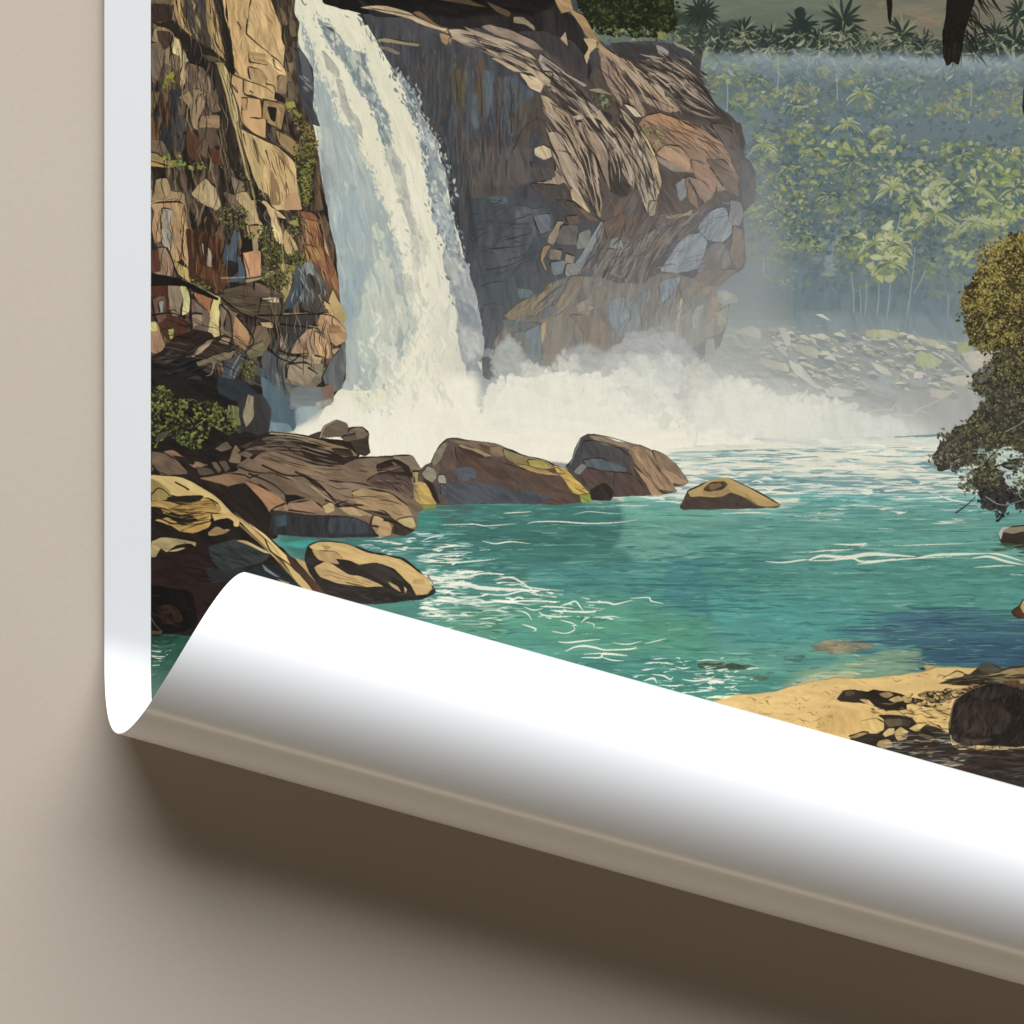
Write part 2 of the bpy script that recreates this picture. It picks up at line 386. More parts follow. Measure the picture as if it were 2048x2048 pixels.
    # foliage in the mist: (outline, count, size, palette)
    for i, (s, n, r, pl, a) in enumerate([
        ('0,330 150,340 340,430 350,560 240,560 100,520 0,480', 46, (3, 9), ['#6b7d66', '#8a9158', '#9a9b55', '#5c706c'], .8),
        ('180,600 300,600 350,740 250,740', 14, (5, 10), ['#8a9660', '#9aa063', '#6e8068'], .85),
        ('250,540 440,540 700,520 740,720 640,780 460,700 330,620', 56, (2, 7), ['#5c7073', '#6f806c', '#8a8f66', '#9a8e63', '#b5b08c'], .8),
        ('1040,440 1240,440 1420,560 1200,720 1040,640', 50, (3, 9), ['#768a83', '#869684', '#7a8d84', '#93a087'], .6),
        ('450,780 680,800 700,960 540,980 440,900', 36, (4, 10), ['#66796e', '#86905f', '#959b5f', '#5c7072'], .85),
        ('680,860 860,850 1030,820 1150,850 1200,960 1000,960 830,980 690,960', 64, (4, 12), ['#6b7d6a', '#8c9560', '#9ca060', '#adb07c', '#5e7270'], .85),
        ('540,960 860,960 1180,960 1150,1080 900,1120 640,1140 500,1060', 76, (4, 11), ['#6c7d70', '#858f66', '#959b69', '#a6a67c', '#60747a'], .8),
        ('330,1020 520,1060 620,1180 640,1280 500,1230 340,1180', 90, (2, 6), ['#6b7a66', '#8d9058', '#a39d58', '#b1a86a', '#5c6f6e'], .9),
        ('270,1170 600,1250 660,1380 480,1400 290,1360', 66, (1.5, 5), ['#66797a', '#7f8a72', '#9a9a76', '#a8ac90'], .8),
        ('430,1410 700,1420 700,1500 520,1500', 30, (3, 8), ['#7d8a70', '#979c6c', '#a8a674', '#67797c'], .8),
        ('700,1330 1000,1360 960,1480 780,1490', 26, (5, 11), ['#7d8b80', '#909b86', '#9ba38a', '#73858a'], .7),
        ('1210,960 1420,980 1460,1100 1300,1200 1180,1120', 46, (4, 11), ['#66796c', '#86926a', '#9aa06c', '#b0b484'], .85),
        ('1440,880 1600,840 1700,900 1620,960 1450,970', 40, (3, 10), ['#5f7365', '#869268', '#a3a66d', '#75855f'], .85),
        ('1480,940 1700,920 1932,900 1932,1100 1700,1100 1520,1060', 80, (4, 11), ['#5a6e66', '#7d8c5e', '#929d60', '#a9ae72', '#667966'], .9),
        ('1540,1060 1760,1050 1932,1060 1932,1300 1720,1230 1560,1220', 80, (5, 13), ['#566b66', '#7b8b5e', '#94a064', '#b0b57b', '#6a7c68'], .9),
        ('1380,1100 1540,1100 1520,1250 1320,1240', 34, (5, 12), ['#61757a', '#8a9670', '#a0a878', '#b7ba92'], .8),
        ('1160,1180 1300,1180 1320,1340 1200,1380', 30, (6, 14), ['#5f7372', '#7f8e6a', '#94a06c', '#a6ac78'], .85),
        ('960,1360 1120,1340 1170,1480 1060,1540 960,1480', 26, (7, 16), ['#6c7f68', '#96a26c', '#a8ae74', '#c3c39a'], .9),
        ('890,1490 990,1500 980,1570 900,1560', 10, (6, 12), ['#8f9a5c', '#a2a760', '#7c8a68'], .9),
        ('1020,1530 1230,1540 1220,1660 1100,1700 1030,1720', 26, (6, 15), ['#7f8d62', '#99a463', '#adb276', '#bcbd8c'], .9),
        ('680,1560 820,1540 820,1640 700,1640', 12, (6, 13), ['#8a9688', '#9aa48a', '#7e8e90'], .75),
        ('1420,1400 1560,1400 1560,1560 1440,1600', 26, (6, 13), ['#6f8170', '#8c9a74', '#a0a87c', '#647879'], .8),
        ('1560,1500 1660,1520 1640,1600 1580,1590', 8, (6, 12), ['#94a06c', '#a6ab74'], .85),
        ('1680,1250 1870,1260 1860,1380 1720,1360', 26, (5, 12), ['#7c8b60', '#98a265', '#aeb37c'], .9),
        ('470,1640 600,1620 600,1740 480,1720', 22, (2, 6), ['#8b9690', '#a09f8c', '#7a8b90'], .8),
        ('1920,900 2900,900 2900,1500 1920,1500', 160, (5, 13), ['#566b66', '#7b8b5e', '#94a064', '#b0b57b', '#6a7c68'], .9),
    ]):
        leaves('C', s, int(n * 1.25), r, pl, 100 + i, a=a, asp=(.3, .7), an=(-1.2, 1.2))
    # misted palms
    for q in [(965, 560, 110, .5), (870, 740, 95, .5), (365, 870, 95, .75), (1140, 1130, 130, .7), (1400, 1290, 130, .65), (1640, 1340, 110, .75), (1030, 1460, 95, .6),
              (1640, 1130, 130, .4), (1080, 770, 80, .4), (1130, 1470, 90, .6), (1190, 1480, 90, .8), (1750, 980, 70, .5), (1860, 930, 80, .5), (1130, 1580, 110, .5), (2150, 1100, 140, .5)]:
        palm('C', q[0], q[1], q[2], '#566a66', '#b3b58d', q[0] + q[1], n=15, lit=q[3], a=.85, wd=.085)
        palm('C', q[0] + 3, q[1] + 4, q[2] * .75, '#74835c', '#98a06b', q[0] + q[1] + 1, n=10, lit=.45, a=.8, wd=.11)
    rs = RS(8)
    for i in range(90):
        x = rs.uniform(-60, 2000); y = rs.uniform(330, 470) + 25 * np.clip(x / 1932, 0, 1)
        leaf(*pt('C', [[x, y]])[0], rs.uniform(3, 12), rs.choice([-1, 1]) * rs.uniform(.4, 1.3), rs.uniform(.12, .3), ['#94a09a', '#a8ac97', '#b9b99c', '#7f9092', '#8a968a'][rs.randint(5)], .75)
    for i in range(60):
        x = rs.uniform(-60, 1000); y = rs.uniform(215, 330)
        leaf(*pt('C', [[x, y]])[0], rs.uniform(4, 13), rs.choice([-1, 1]) * rs.uniform(.3, 1.1), rs.uniform(.1, .25), ['#a9a888', '#b5b295', '#7d8468'][rs.randint(3)], .7)
    for x, y, r in [(330, 470, 70), (560, 640, 80), (660, 900, 80), (200, 620, 60), (520, 1010, 80), (900, 980, 90), (1290, 1010, 90), (1500, 1110, 100), (760, 1180, 80), (450, 1260, 80), (1560, 930, 80), (1880, 1130, 110), (1250, 1200, 90), (900, 1420, 90), (640, 1420, 70)]:
        palm('C', x, y, r, '#4d615f', '#a3a878', x + y, n=13, lit=.35, a=.8, wd=.1)      # crowns in the middle tones
        leaves('C', f'{x-r},{y+r*.3} {x},{y-r*.35} {x+r},{y+r*.3} {x+r*.7},{y+r*.9} {x-r*.7},{y+r*.9}', 26, (2, 6), ['#4e6260', '#56695f', '#748058', '#8f965e'], x + y + 2, a=.75, an=(-1.2, 1.2))
    for x0, y0, x1, y1 in [(895, 1640, 910, 1880), (945, 1720, 948, 1930), (1060, 1700, 1045, 1910), (1280, 1480, 1215, 1990), (1270, 1760, 1340, 1620), (1130, 1650, 1105, 1930), (1480, 1760, 1455, 2040),
                           (985, 1680, 975, 1900), (365, 1540, 365, 1640), (1610, 480, 1612, 640), (800, 440, 810, 600), (455, 340, 450, 560), (150, 480, 145, 700), (1190, 1280, 1160, 1400), (630, 420, 640, 340)]:
        line('C', f'{x0},{y0} {(x0+x1)/2+6},{(y0+y1)/2} {x1},{y1}', '#9aa8a4', 1.6, 2.6, .8)
    sl = CV[:int(640 - PY0), 900:]                       # deeper tones in the wet forest
    sl[:] = sl * .955
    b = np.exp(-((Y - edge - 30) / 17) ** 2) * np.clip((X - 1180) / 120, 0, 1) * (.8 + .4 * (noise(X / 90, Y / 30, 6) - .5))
    CV[:] += (hx('#93a2ab') - CV) * (b * .5)[..., None]  # soft bright band: gloss sheen of the sheet, painted over the mist
    # specks of sun
    for i in range(160):
        x = rs.uniform(250, 1932); y = rs.uniform(430, 1560)
        leaf(*pt('C', [[x, y]])[0], rs.uniform(1, 3.2), rs.rand() * 3, .45, ['#c3c6a8', '#b3b98f', '#a7b3a8'][rs.randint(3)], .7)
    # dark tree upper centre
    p('B', '880,-120 1490,-120 1500,60 1520,130 1480,200 1420,215 1300,230 1160,220 1060,200 1000,170 960,90 900,0', '#1d2414', tx=.2, ang=10, sc=8, w=5)
    leaves('B', '900,-60 1490,-60 1510,180 1400,210 1150,210 1030,180 960,90', 560, (2, 5.5), ['#171c0f', '#1e2511', '#262e15', '#323a1a', '#454a22'], 41)
    dabs('B', '900,-60 1490,-60 1510,180 1400,210 1150,210 1030,180 960,90', 240, (2, 5), 43, ['#171c0f', '#14190d'], ['#3a4019', '#4d5022', '#5f5f2e'], 20, .85)
    leaves('B', '1020,170 1500,190 1440,250 1330,300 1240,320 1120,260', 170, (2, 5.5), ['#4d5a4c', '#5e6a4e', '#7a7f50', '#8f905c', '#5a6a68'], 42, a=.85)
    p('B', '1410,195 1460,200 1450,240 1410,235', '#7d8148', w=2)
    # dark hanging fronds
    p('C', '1485,-200 1640,-200 1640,0 1610,90 1575,200 1560,290 1540,390 1500,370 1470,400 1445,330 1440,210 1460,100', '#15130d', tx=.2, ang=95, sc=5, w=2)
    for i in range(26):
        x = 1470 + rs.rand() * 130; y = rs.uniform(-30, 210)
        line('C', f'{x},{y} {x+40+rs.rand()*70},{y+50+rs.rand()*40} {x+60+rs.rand()*110},{y+140+rs.rand()*70}', '#1b1810', 3.5, .5, .95)
    for i in range(9):
        x = 1640 + rs.rand() * 100; line('C', f'{x},{-40+i*4} {x+40},{20+i*6} {x+60+rs.rand()*60},{60+i*8}', '#1b1810', 3, .5, .95)
    for i in range(10):
        x = 1450 + rs.rand() * 100; line('C', f'{x},{250+rs.rand()*50} {x+5},{330} {x+8*rs.randn()},{390+rs.rand()*30}', '#2a2416', 3, .5, .9)
    p('C', '1103,-60 1142,-60 1140,60 1130,150 1115,110', '#17150e', w=1); line('C', '1120,100 1128,140 1158,158', '#17150e', 3, 1)
    p('C', '1932,480 1960,480 1960,720 1932,690 1922,640', '#20221c', w=2)

def paint_far_bank():
    # scree behind the pool, in the mist
    p('F', '0,480 180,460 420,450 700,480 1000,470 1300,500 1600,560 1900,560 2900,500 2900,1140 0,1140', '#8b908d', tx=.07, ang=15, sc=10, soft=3, w=4)
    p('F', '1180,870 1640,820 1640,1130 1200,1125', '#94948f', tx=.04, w=5, soft=4)
    p('F', '560,370 900,380 1500,400 1560,560 1200,500 900,520 640,480', '#79868a', tx=.05, w=6, soft=6, a=.8)
    sun = ['#b9b3a0', '#c4bca6', '#aeaa95', '#cdc4ab']
    rs = RS(77)
    q = smooth(pt('F', '130,500 420,470 640,500 1000,480 1300,530 1560,580 1650,740 1560,860 1300,860 1050,840 760,890 560,860 330,800 120,820 60,640'), 3)
    pts = inside(q, 330, rs); pts = pts[np.argsort(pts[:, 1])]
    for x, y in pts:
        r = rs.uniform(3, 15); a = rs.uniform(-.1, .75); dark = ['#6f7a7c', '#7b8381', '#828883', '#8d9189'][rs.randint(4)]
        leaf(x, y + r * .3, r * 1.1, a, rs.uniform(.4, .6), dark, .75, .0)
        leaf(x, y - r * .1, r * .95, a, rs.uniform(.16, .34), (sun + ['#98a07a', '#a0a384'])[rs.randint(6)], .85, rs.uniform(-.4, -.1))
    for s, c in [('190,490 290,455 350,480 350,540 240,500', '#bdb7a6'), ('460,470 500,470 530,530 520,580 490,540', '#bdb7a4'), ('640,515 720,500 770,530 740,540', '#c2bba4'),
                 ('990,480 1120,480 1220,515 1100,530 985,520', '#a9ab84'), ('1300,530 1400,540 1440,590 1360,570', '#b9b29b'), ('1280,620 1360,620 1440,670 1380,710 1290,690', '#a2aa7c'),
                 ('1530,560 1600,550 1620,610 1540,610', '#9ba471'), ('1560,620 1700,600 1830,560 1820,590 1690,700 1620,725', '#b5ab99'), ('1010,670 1110,710 1140,755 1060,730', '#c3bca6'),
                 ('560,560 690,590 690,650 560,600', '#aba796'), ('350,650 500,680 520,730 380,700', '#bab29b'), ('520,660 600,700 680,800 700,840 560,740', '#c4c2ae'),
                 ('1280,730 1320,735 1325,770 1270,770', '#cbc3b1'), ('1370,830 1500,850 1440,890 1380,880', '#b6ac9c'), ('740,830 900,840 900,880 760,880', '#bfb9a8'),
                 ('1430,770 1600,750 1630,780 1560,820', '#b9ad98'), ('680,385 720,385 775,425 730,410', '#c8c3b0')]:
        p('F', s, c, tx=.05, w=1.5, a=.9)
    for s in ['1280,960 1360,930 1440,890 1500,860', '980,980 1060,960 1140,960', '1150,985 1260,990 1300,965 1380,990', '1440,610 1530,680 1620,760', '1140,960 1160,930 1190,960', '580,890 680,880 780,900 860,950']:
        line('F', s, '#b9ab9a', 3, 2, .9)
    leaves('F', '150,470 1560,520 1560,820 150,800', 70, (2, 5), ['#c9c2ac', '#d3cbb6', '#9da57f'], 78, asp=(.25, .5), an=(0, .8), a=.85)
def sunny(c): return np.minimum(hx(c) * 1.09 + .016, 1)     # sunlit slabs, a shade paler

def paint_right_cliff():
    S = ('690,-130 1560,-130 1585,50 1660,140 1700,170 1760,165 1900,165 1960,185 1992,240 1990,300 2035,410 2085,465 2125,500')
    body = 'T', ('690,-120 1100,-120 1160,30 1190,75 1215,90 1240,85 1310,82 1365,94 1398,122 1396,150 1430,206 1458,230 1480,252 1490,290 1488,312 1504,328 1512,366 1510,400 1488,424 '
                 '1488,466 1492,520 1484,540 1447,563 1434,578 1436,588 1475,592 1474,604 1458,612 1454,650 1440,690 1400,720 1350,735 1100,760 980,760 960,740 930,560 900,520 850,300 740,120 700,40')
    p(*body, '#46454a', tx=.10, ang=84, sc=12, st=6, w=2)
    p('A', '1040,-320 1320,-320 1400,60 1290,84 1110,38 1048,0', '#181512', tx=.15, w=1)
    # top ledge, painted darker where the sheet's gloss sheen stops
    p('B', '-450,-130 760,-130 800,30 900,100 960,200 980,300 1010,420 990,480 900,440 720,300 560,220 350,170 200,180 80,150 -80,110 -300,95', '#2b2624', tx=.14, ang=80, sc=9, st=5, w=2)
    p('B', '-460,-130 760,-130 800,20 640,90 540,80 380,100 160,110 -100,70 -330,40', '#191613', tx=.2, ang=15, sc=7, w=3, soft=3)
    p('B', '560,200 720,190 800,220 900,250 980,360 980,470 900,440 740,310', '#3d3837', tx=.1, ang=80, sc=6, st=6, w=3)
    # dark face: streaks of slate, rust and blue running down
    for s, c in [('0,190 120,230 170,420 150,620 200,900 260,1180 200,1340 100,920 40,740 -10,560', '#3f4347'), ('150,330 230,360 260,560 200,700 160,560', '#514a3d'),
                 ('180,420 260,440 250,640 200,620', '#5f5138'), ('310,400 350,330 380,420 350,760 320,740', '#5b4a3a'), ('360,430 420,440 410,640 370,720', '#4a6069'),
                 ('270,560 320,560 330,760 290,780', '#4d5f66'), ('480,470 560,470 660,560 640,680 540,820 490,780', '#4e5b62'), ('520,690 640,590 690,560 700,700 620,900 540,850 540,750', '#54483c'),
                 ('430,480 480,470 470,640 440,620', '#594a40'), ('170,800 300,820 330,1010 560,1100 500,1200 300,1190 210,1080', '#574e48'), ('300,900 500,880 640,900 640,1100 400,1110', '#5b524c'),
                 ('180,1180 300,1200 500,1160 620,1200 760,1280 740,1500 560,1660 380,1640 300,1500', '#444b50'), ('380,1180 500,1180 500,1220 420,1220', '#4f6268'),
                 ('130,980 240,1000 300,1240 320,1440 280,1640 220,1480', '#3a4045'), ('560,1240 760,1270 780,1420 660,1420 560,1360', '#535a60'), ('480,1380 640,1330 660,1440 560,1600 400,1580', '#4c5258'),
                 ('280,1640 560,1660 700,1660 640,1760 460,1900 330,1900', '#3f4a4f')]:
        p('B', s, c, tx=.10, ang=84, sc=8, st=6, w=4, soft=2, a=.85)
    rs = RS(5)
    q = pt('B', '0,260 320,300 640,560 700,780 600,900 300,1100 130,1000 60,760')
    for x, y in inside(q, 240, rs):
        L = rs.uniform(10, 70)
        strokeq(np.array([[x, y], [x + rs.uniform(-2, 2), y + L * .5], [x + rs.uniform(-3, 4), y + L]]), ['#3d4f5c', '#5f5040', '#6a4f37', '#39383a', '#55666e', '#2f3438', '#6b5c4a'][rs.randint(7)], 1, .5, .55, mid=rs.uniform(2, 7))
    inks('B', '200,1200 760,1280 720,1640 340,1660', 60, (12, 60), 165, '#2b2e31', 51, spread=.5, a=.7)
    inks('B', '0,260 640,560 620,900 300,1100 130,1000', 50, (15, 90), 88, '#2d2c2c', 52, spread=.1, w=(.8, 1.8), a=.7)
    for s in ['460,920 455,760 470,600 440,480', '530,800 525,680 545,560', '350,700 345,500 310,240', '540,900 600,770 700,700', '500,1440 560,1420 640,1400 640,1360', '370,1620 520,1590 690,1500', '340,1720 430,1690 520,1690', '420,1490 560,1480 640,1460']:
        line('B', s, '#2a2625', 2.4, .8, .8)
    q = pt('A', '1360,130 1700,180 1850,560 1932,900 1932,1500 1860,1200 1700,700 1540,440')
    for x, y in inside(q, 240, rs):
        Ls = rs.uniform(14, 70)
        strokeq(np.array([[x, y], [x + rs.uniform(-2, 2), y + Ls * .5], [x + rs.uniform(-2, 5), y + Ls]]), ['#3d444b', '#4f4842', '#393a3c', '#50555a', '#2f3337', '#544b40'][rs.randint(6)], 1, .5, .6, mid=rs.uniform(2, 8))
    p('A', '1375,240 1440,230 1540,245 1645,262 1635,280 1540,266 1440,254', '#93805f', ln=2, tx=.08, ang=5); p('A', '1400,280 1460,284 1530,318 1512,328 1440,302', '#7d7060', ln=2)
    # ledge slabs catching light: upper rim
    tan = '#93795c'
    RIM = [('-160,70 0,150 60,165 140,180 150,205 120,190 -30,140', '#8d7558'), ('-380,45 -260,30 -120,60 -40,100 60,150 140,170 130,190 20,160 -80,115 -200,85 -300,60', '#a58f6c'), ('100,200 160,215 140,270 110,250', '#8a6c4a'), ('150,180 220,175 290,190 310,240 240,260 170,230', '#9b876d'),
                 ('150,230 175,230 160,268', '#8e7252'), ('350,160 400,150 520,180 640,230 720,300 650,290 520,240 430,210', '#7d6b5a'), ('310,210 420,215 520,250 640,320 700,370 600,330 520,300 410,275 340,260', '#a18c72'),
                 ('340,270 420,300 560,330 680,400 700,420 580,400 420,330', '#97846b'), ('400,345 500,350 640,400 720,440 760,480 750,520 700,500 640,440 540,430 460,380', '#a08b6d'),
                 ('580,440 680,470 720,510 700,555 640,530', '#b09a78'), ('700,320 770,370 860,440 980,510 960,520 880,470 800,440 720,430 690,370', '#8b8074'),
                 ('720,430 800,440 880,500 960,580 1050,660 1000,670 900,570 800,490', '#8a7e70'), ('540,100 600,105 660,150 670,185 610,150 540,135', '#7c6c55'), ('820,230 850,190 865,275', '#94806a'),
                 ('240,155 330,190 420,220 410,235 300,205', '#8b7a66'), ('-90,-40 220,-20 380,45 300,35 100,0', '#4a3624'), ('380,10 520,70 510,100 440,70', '#4d3b28'), ('-60,75 -20,70 60,130 110,165 60,150 -10,110', '#6f5339')]
    # second ledge: branch-like spur coming down from the dark tree
    SPUR = [('770,-60 860,-60 900,60 960,90 1000,160 1050,240 1080,280 1040,290 990,230 940,160 880,70 820,80', '#94774f'), ('960,230 1030,240 1040,280 1000,320 980,390 960,340 985,290', '#a58b66'),
                 ('1040,250 1140,320 1240,370 1300,430 1280,460 1400,500 1440,560 1530,660 1500,670 1380,580 1250,480 1150,400 1060,310', '#9a7f62'), ('1045,300 1100,340 1180,420 1220,500 1280,560 1330,690 1300,700 1220,600 1110,500', '#8a725c'),
                 ('1060,340 1100,400 1130,470 1190,600 1190,640 1110,520 1070,440', '#7b6857'), ('1300,420 1380,480 1440,540 1450,590 1380,530', '#a59078'), ('1340,440 1470,440 1570,490 1640,560 1600,580 1530,500 1430,470', '#8d7a66'),
                 ('1440,500 1520,495 1555,530 1500,560 1460,540', '#8f7d68'), ('1350,345 1430,350 1470,390 1560,430 1620,500 1650,560 1560,480 1450,400', '#8a7c6c'), ('1390,270 1430,280 1470,310 1460,345 1410,320', '#857b72'),
                 ('1490,250 1560,270 1640,320 1600,310 1520,275', '#7f7365'), ('1550,340 1600,370 1640,420 1610,400', '#8d8378'), ('1600,660 1700,670 1790,705 1740,715 1650,695', '#b0a084'),
                 ('1280,560 1400,600 1500,650 1480,680 1380,640 1300,600', '#8b7562'), ('1460,580 1540,600 1610,680 1560,660', '#8f7c66')]
    p('B', '560,330 720,300 1000,480 1060,300 1300,300 1640,380 1740,620 1900,780 1880,1150 1700,1250 1400,1330 1080,1330 860,1180 700,900 700,560', '#51463f', tx=.12, ang=55, sc=6, st=6, w=3, soft=3)
    for s, c in SPUR: p('B', s, sunny(c), ln=2.4, tx=.09, ang=35, sc=6, st=6)
    for s, c in RIM: p('B', s, sunny(c), ln=2.2, tx=.08, ang=25, sc=6, st=5)
    inks('B', '1260,300 1640,370 1720,600 1850,700 1700,690 1500,560 1300,420', 60, (14, 60), 38, '#2c2724', 53, a=.85, w=(1.5, 4.5))
    inks('B', '1260,300 1640,370 1720,600 1600,640 1300,420', 26, (14, 50), 38, '#9a8c7a', 54, a=.8, w=(1, 2.5))
    p('B', '1120,260 1380,270 1400,330 1340,360 1260,370 1180,330', '#3c3a38', tx=.1, ang=30, sc=6, w=3, a=.9)
    p('B', '1480,590 1600,560 1740,620 1850,700 1900,780 1760,740 1640,720', '#3f3733', tx=.12, ang=40, sc=6, w=3, a=.75)
    p('B', '1640,270 1680,320 1650,440 1700,540 1640,500 1600,420', '#403a36', tx=.1, w=3, ang=60, a=.8)
    # long ribbed slabs flowing down to the overhang
    rib = [('700,570 740,580 820,640 900,700 910,740 940,830 1000,960 1040,1050 1060,1290 1030,1270 1010,1100 960,960 900,880 820,760 740,680', '#8f7a61'),
           ('745,520 830,560 900,640 960,700 1060,660 1100,720 1160,800 1120,790 1040,720 960,710 920,720 840,640 760,560', '#9d8a6d'),
           ('740,800 790,790 880,840 920,900 950,980 940,1000 850,910 780,900', '#8d7b67'), ('780,900 880,920 950,990 980,1080 990,1250 960,1200 900,1130 800,1070 790,980', '#8f7d68'),
           ('920,730 1000,740 1040,800 1080,900 1110,1000 1120,1140 1080,1060 1030,930 950,830', '#86725d'), ('880,1140 940,1130 980,1240 1000,1280 900,1220', '#a9916d'),
           ('970,1000 1050,1040 1060,1150 1080,1310 1050,1300 1020,1160', '#92795f'), ('1160,640 1220,680 1290,760 1330,860 1380,1000 1400,1180 1370,1290 1340,1290 1300,1150 1260,960 1220,830', '#94836c'),
           ('1290,770 1340,830 1390,930 1420,1060 1400,1200 1380,1120 1350,960', '#b09a72'), ('1330,860 1390,960 1430,1090 1400,1170', '#a58d67'), ('1110,900 1200,900 1240,1000 1290,1100 1300,1140 1230,1100 1170,1000', '#87745f'),
           ('1200,620 1260,640 1310,700 1270,700', '#a99a80'), ('1130,830 1180,830 1220,900 1200,960 1150,900', '#8a7b66'), ('1070,830 1110,860 1120,980 1100,1110 1070,1000', '#78675a'),
           ('670,890 720,870 760,890 770,940 720,960 670,930', '#a38f72'), ('790,1020 850,1090 800,1110 740,1110 640,1110 690,1090 770,1080', '#8f7c64')]
    for s, c in rib: p('B', s, sunny(c), ln=2.6, tx=.10, ang=62, sc=5, st=7)
    for s in ['770,430 770,480 840,560 940,680 880,700 800,590', '1110,880 1160,1000 1190,1080 1250,1120 1220,1180 1130,1170 1110,1060', '1180,700 1260,790 1240,900 1170,800', '940,880 990,960 1010,1080 970,1000', '960,700 1060,720 1090,780 1040,800 960,760', '1060,660 1130,690 1120,740']:
        p('B', s, '#3a332f', tx=.12, ang=60, sc=5, w=2)
    inks('B', '720,580 940,720 1040,1000 1060,1280 980,1240 900,1000 760,700', 46, (25, 110), 58, '#332b26', 55, spread=.12, w=(1, 3))
    inks('B', '1170,650 1320,800 1420,1100 1360,1280 1280,1050 1200,850', 44, (25, 110), 70, '#332c27', 56, spread=.12, w=(1, 3))
    inks('B', '760,400 960,560 1060,660 900,640 760,480', 18, (25, 90), 45, '#332c27', 57, spread=.12, w=(1.5, 4))
    inks('B', '400,260 700,400 740,520 600,440 420,330', 16, (25, 80), 28, '#2e2722', 58, spread=.1, w=(1.5, 4))
    inks('B', '1060,320 1280,520 1320,680 1180,560 1090,440', 18, (25, 90), 58, '#332c27', 59, spread=.12, w=(1, 3))
    leaves('B', '1010,560 1080,540 1150,600 1130,650 1050,640', 40, (2, 6), ['#3a3d26', '#575a33', '#6f7144', '#7f8560'], 60)
    p('B', '990,540 1060,530 1130,570 1080,560', '#8f8a6c', w=1.5)
    lt = ['#b09a80', '#bfa98c', '#98856f', '#a8937a']; dk = ['#352d28', '#2b2522', '#4a4039', '#3d352f']
    for i, (g0, g1, n, mix, w) in enumerate([('150,180 420,215 640,310 730,420', '200,250 400,345 600,445 710,545', 46, lt + dk, (1, 5)), ('700,330 880,470 1000,620 1080,720', '720,540 860,680 940,740 1040,900', 50, lt + dk, (1.2, 5.5)),
                                       ('700,570 900,720 1010,900 1070,1280', '740,800 800,1000 880,1150 990,1270', 80, lt + dk + lt, (1.2, 6)), ('1050,270 1160,420 1250,560 1330,700', '1250,370 1400,500 1530,660 1560,700', 54, lt + dk, (1, 4.5)),
                                       ('1160,640 1300,780 1400,960 1420,1200', '1130,830 1200,1000 1290,1200 1340,1290', 64, lt + dk, (1.2, 5.5)), ('1260,300 1450,340 1640,460 1760,640', '1290,430 1440,560 1560,680 1750,720', 60, dk + dk + lt, (1.2, 6)),
                                       ('960,720 1060,860 1110,1000 1120,1150', '1130,760 1200,860 1290,1000 1310,1140', 50, dk + lt, (1.5, 6)), ('-380,45 -80,90 140,170', '-300,50 -60,100 140,200', 14, lt[:2] + dk, (1, 3)),
                                       ('1700,740 1850,860 1900,1100', '1640,760 1760,900 1830,1120', 30, dk + ['#75665a', '#8a7868'], (1.2, 5))]):
        ribs('B', g0, g1, n, mix, 500 + i, w=w, part=(.15, .5), a=.85)
    # orange shoulder
    p('B', '1290,740 1340,690 1420,680 1560,720 1700,790 1800,860 1870,960 1890,1060 1880,1120 1760,1150 1750,1000 1600,1040 1500,1000 1400,930 1340,820', '#8f705a', ln=2.5, tx=.09, ang=35, sc=7, st=6)
    for s, c in [('1330,700 1420,680 1540,720 1640,780 1560,800 1440,760 1350,740', '#ab805c'), ('1440,780 1560,800 1700,860 1780,930 1700,900 1560,860', '#a17a5b'), ('1450,870 1540,880 1600,960 1590,1030 1500,980 1400,920', '#aa8767'),
                 ('1600,960 1690,990 1760,1050 1750,1150 1700,1170 1640,1080', '#937058'), ('1700,960 1800,960 1880,1060 1890,1180 1800,1120', '#6e5b50'), ('1720,740 1820,760 1900,880 1880,960 1800,860', '#5a4c44'),
                 ('1590,1060 1680,1090 1740,1160 1700,1240 1640,1160', '#8d705c'), ('1390,930 1500,990 1590,1030 1500,1030 1420,980', '#8f8170')]:
        p('B', s, c, ln=2.2, tx=.09, ang=40, sc=6, st=6)
    inks('B', '1340,700 1560,720 1800,860 1880,1080 1700,1000 1500,960 1380,800', 46, (20, 80), 36, '#4b3423', 61, spread=.2, w=(1, 2.6))
    leaves('B', '1290,760 1420,760 1450,880 1400,900 1350,840', 40, (2, 6), ['#5c5d36', '#747543', '#868a5c', '#5a4a33'], 62)
    p('C', '180,740 230,740 260,860 240,900 200,800', '#4b403a', tx=.1, ang=70, sc=5, w=2); p('C', '230,960 290,980 325,1100 318,1210 250,1240 232,1100', '#565150', tx=.06, ang=80, sc=6, w=2)
    p('C', '60,750 180,790 230,940 220,1060 150,900', '#5c5049', ln=2, tx=.1, ang=55, sc=5)
    # hollow under the overhang
    p('B', '1060,1310 1080,1200 1120,1150 1200,1190 1290,1130 1330,1290 1420,1190 1400,1300 1560,1290 1660,1240 1740,1180 1680,1290 1560,1420 1400,1520 1280,1700 1180,1700 1040,1560', '#574b45', tx=.12, ang=115, sc=7, st=5, w=2)
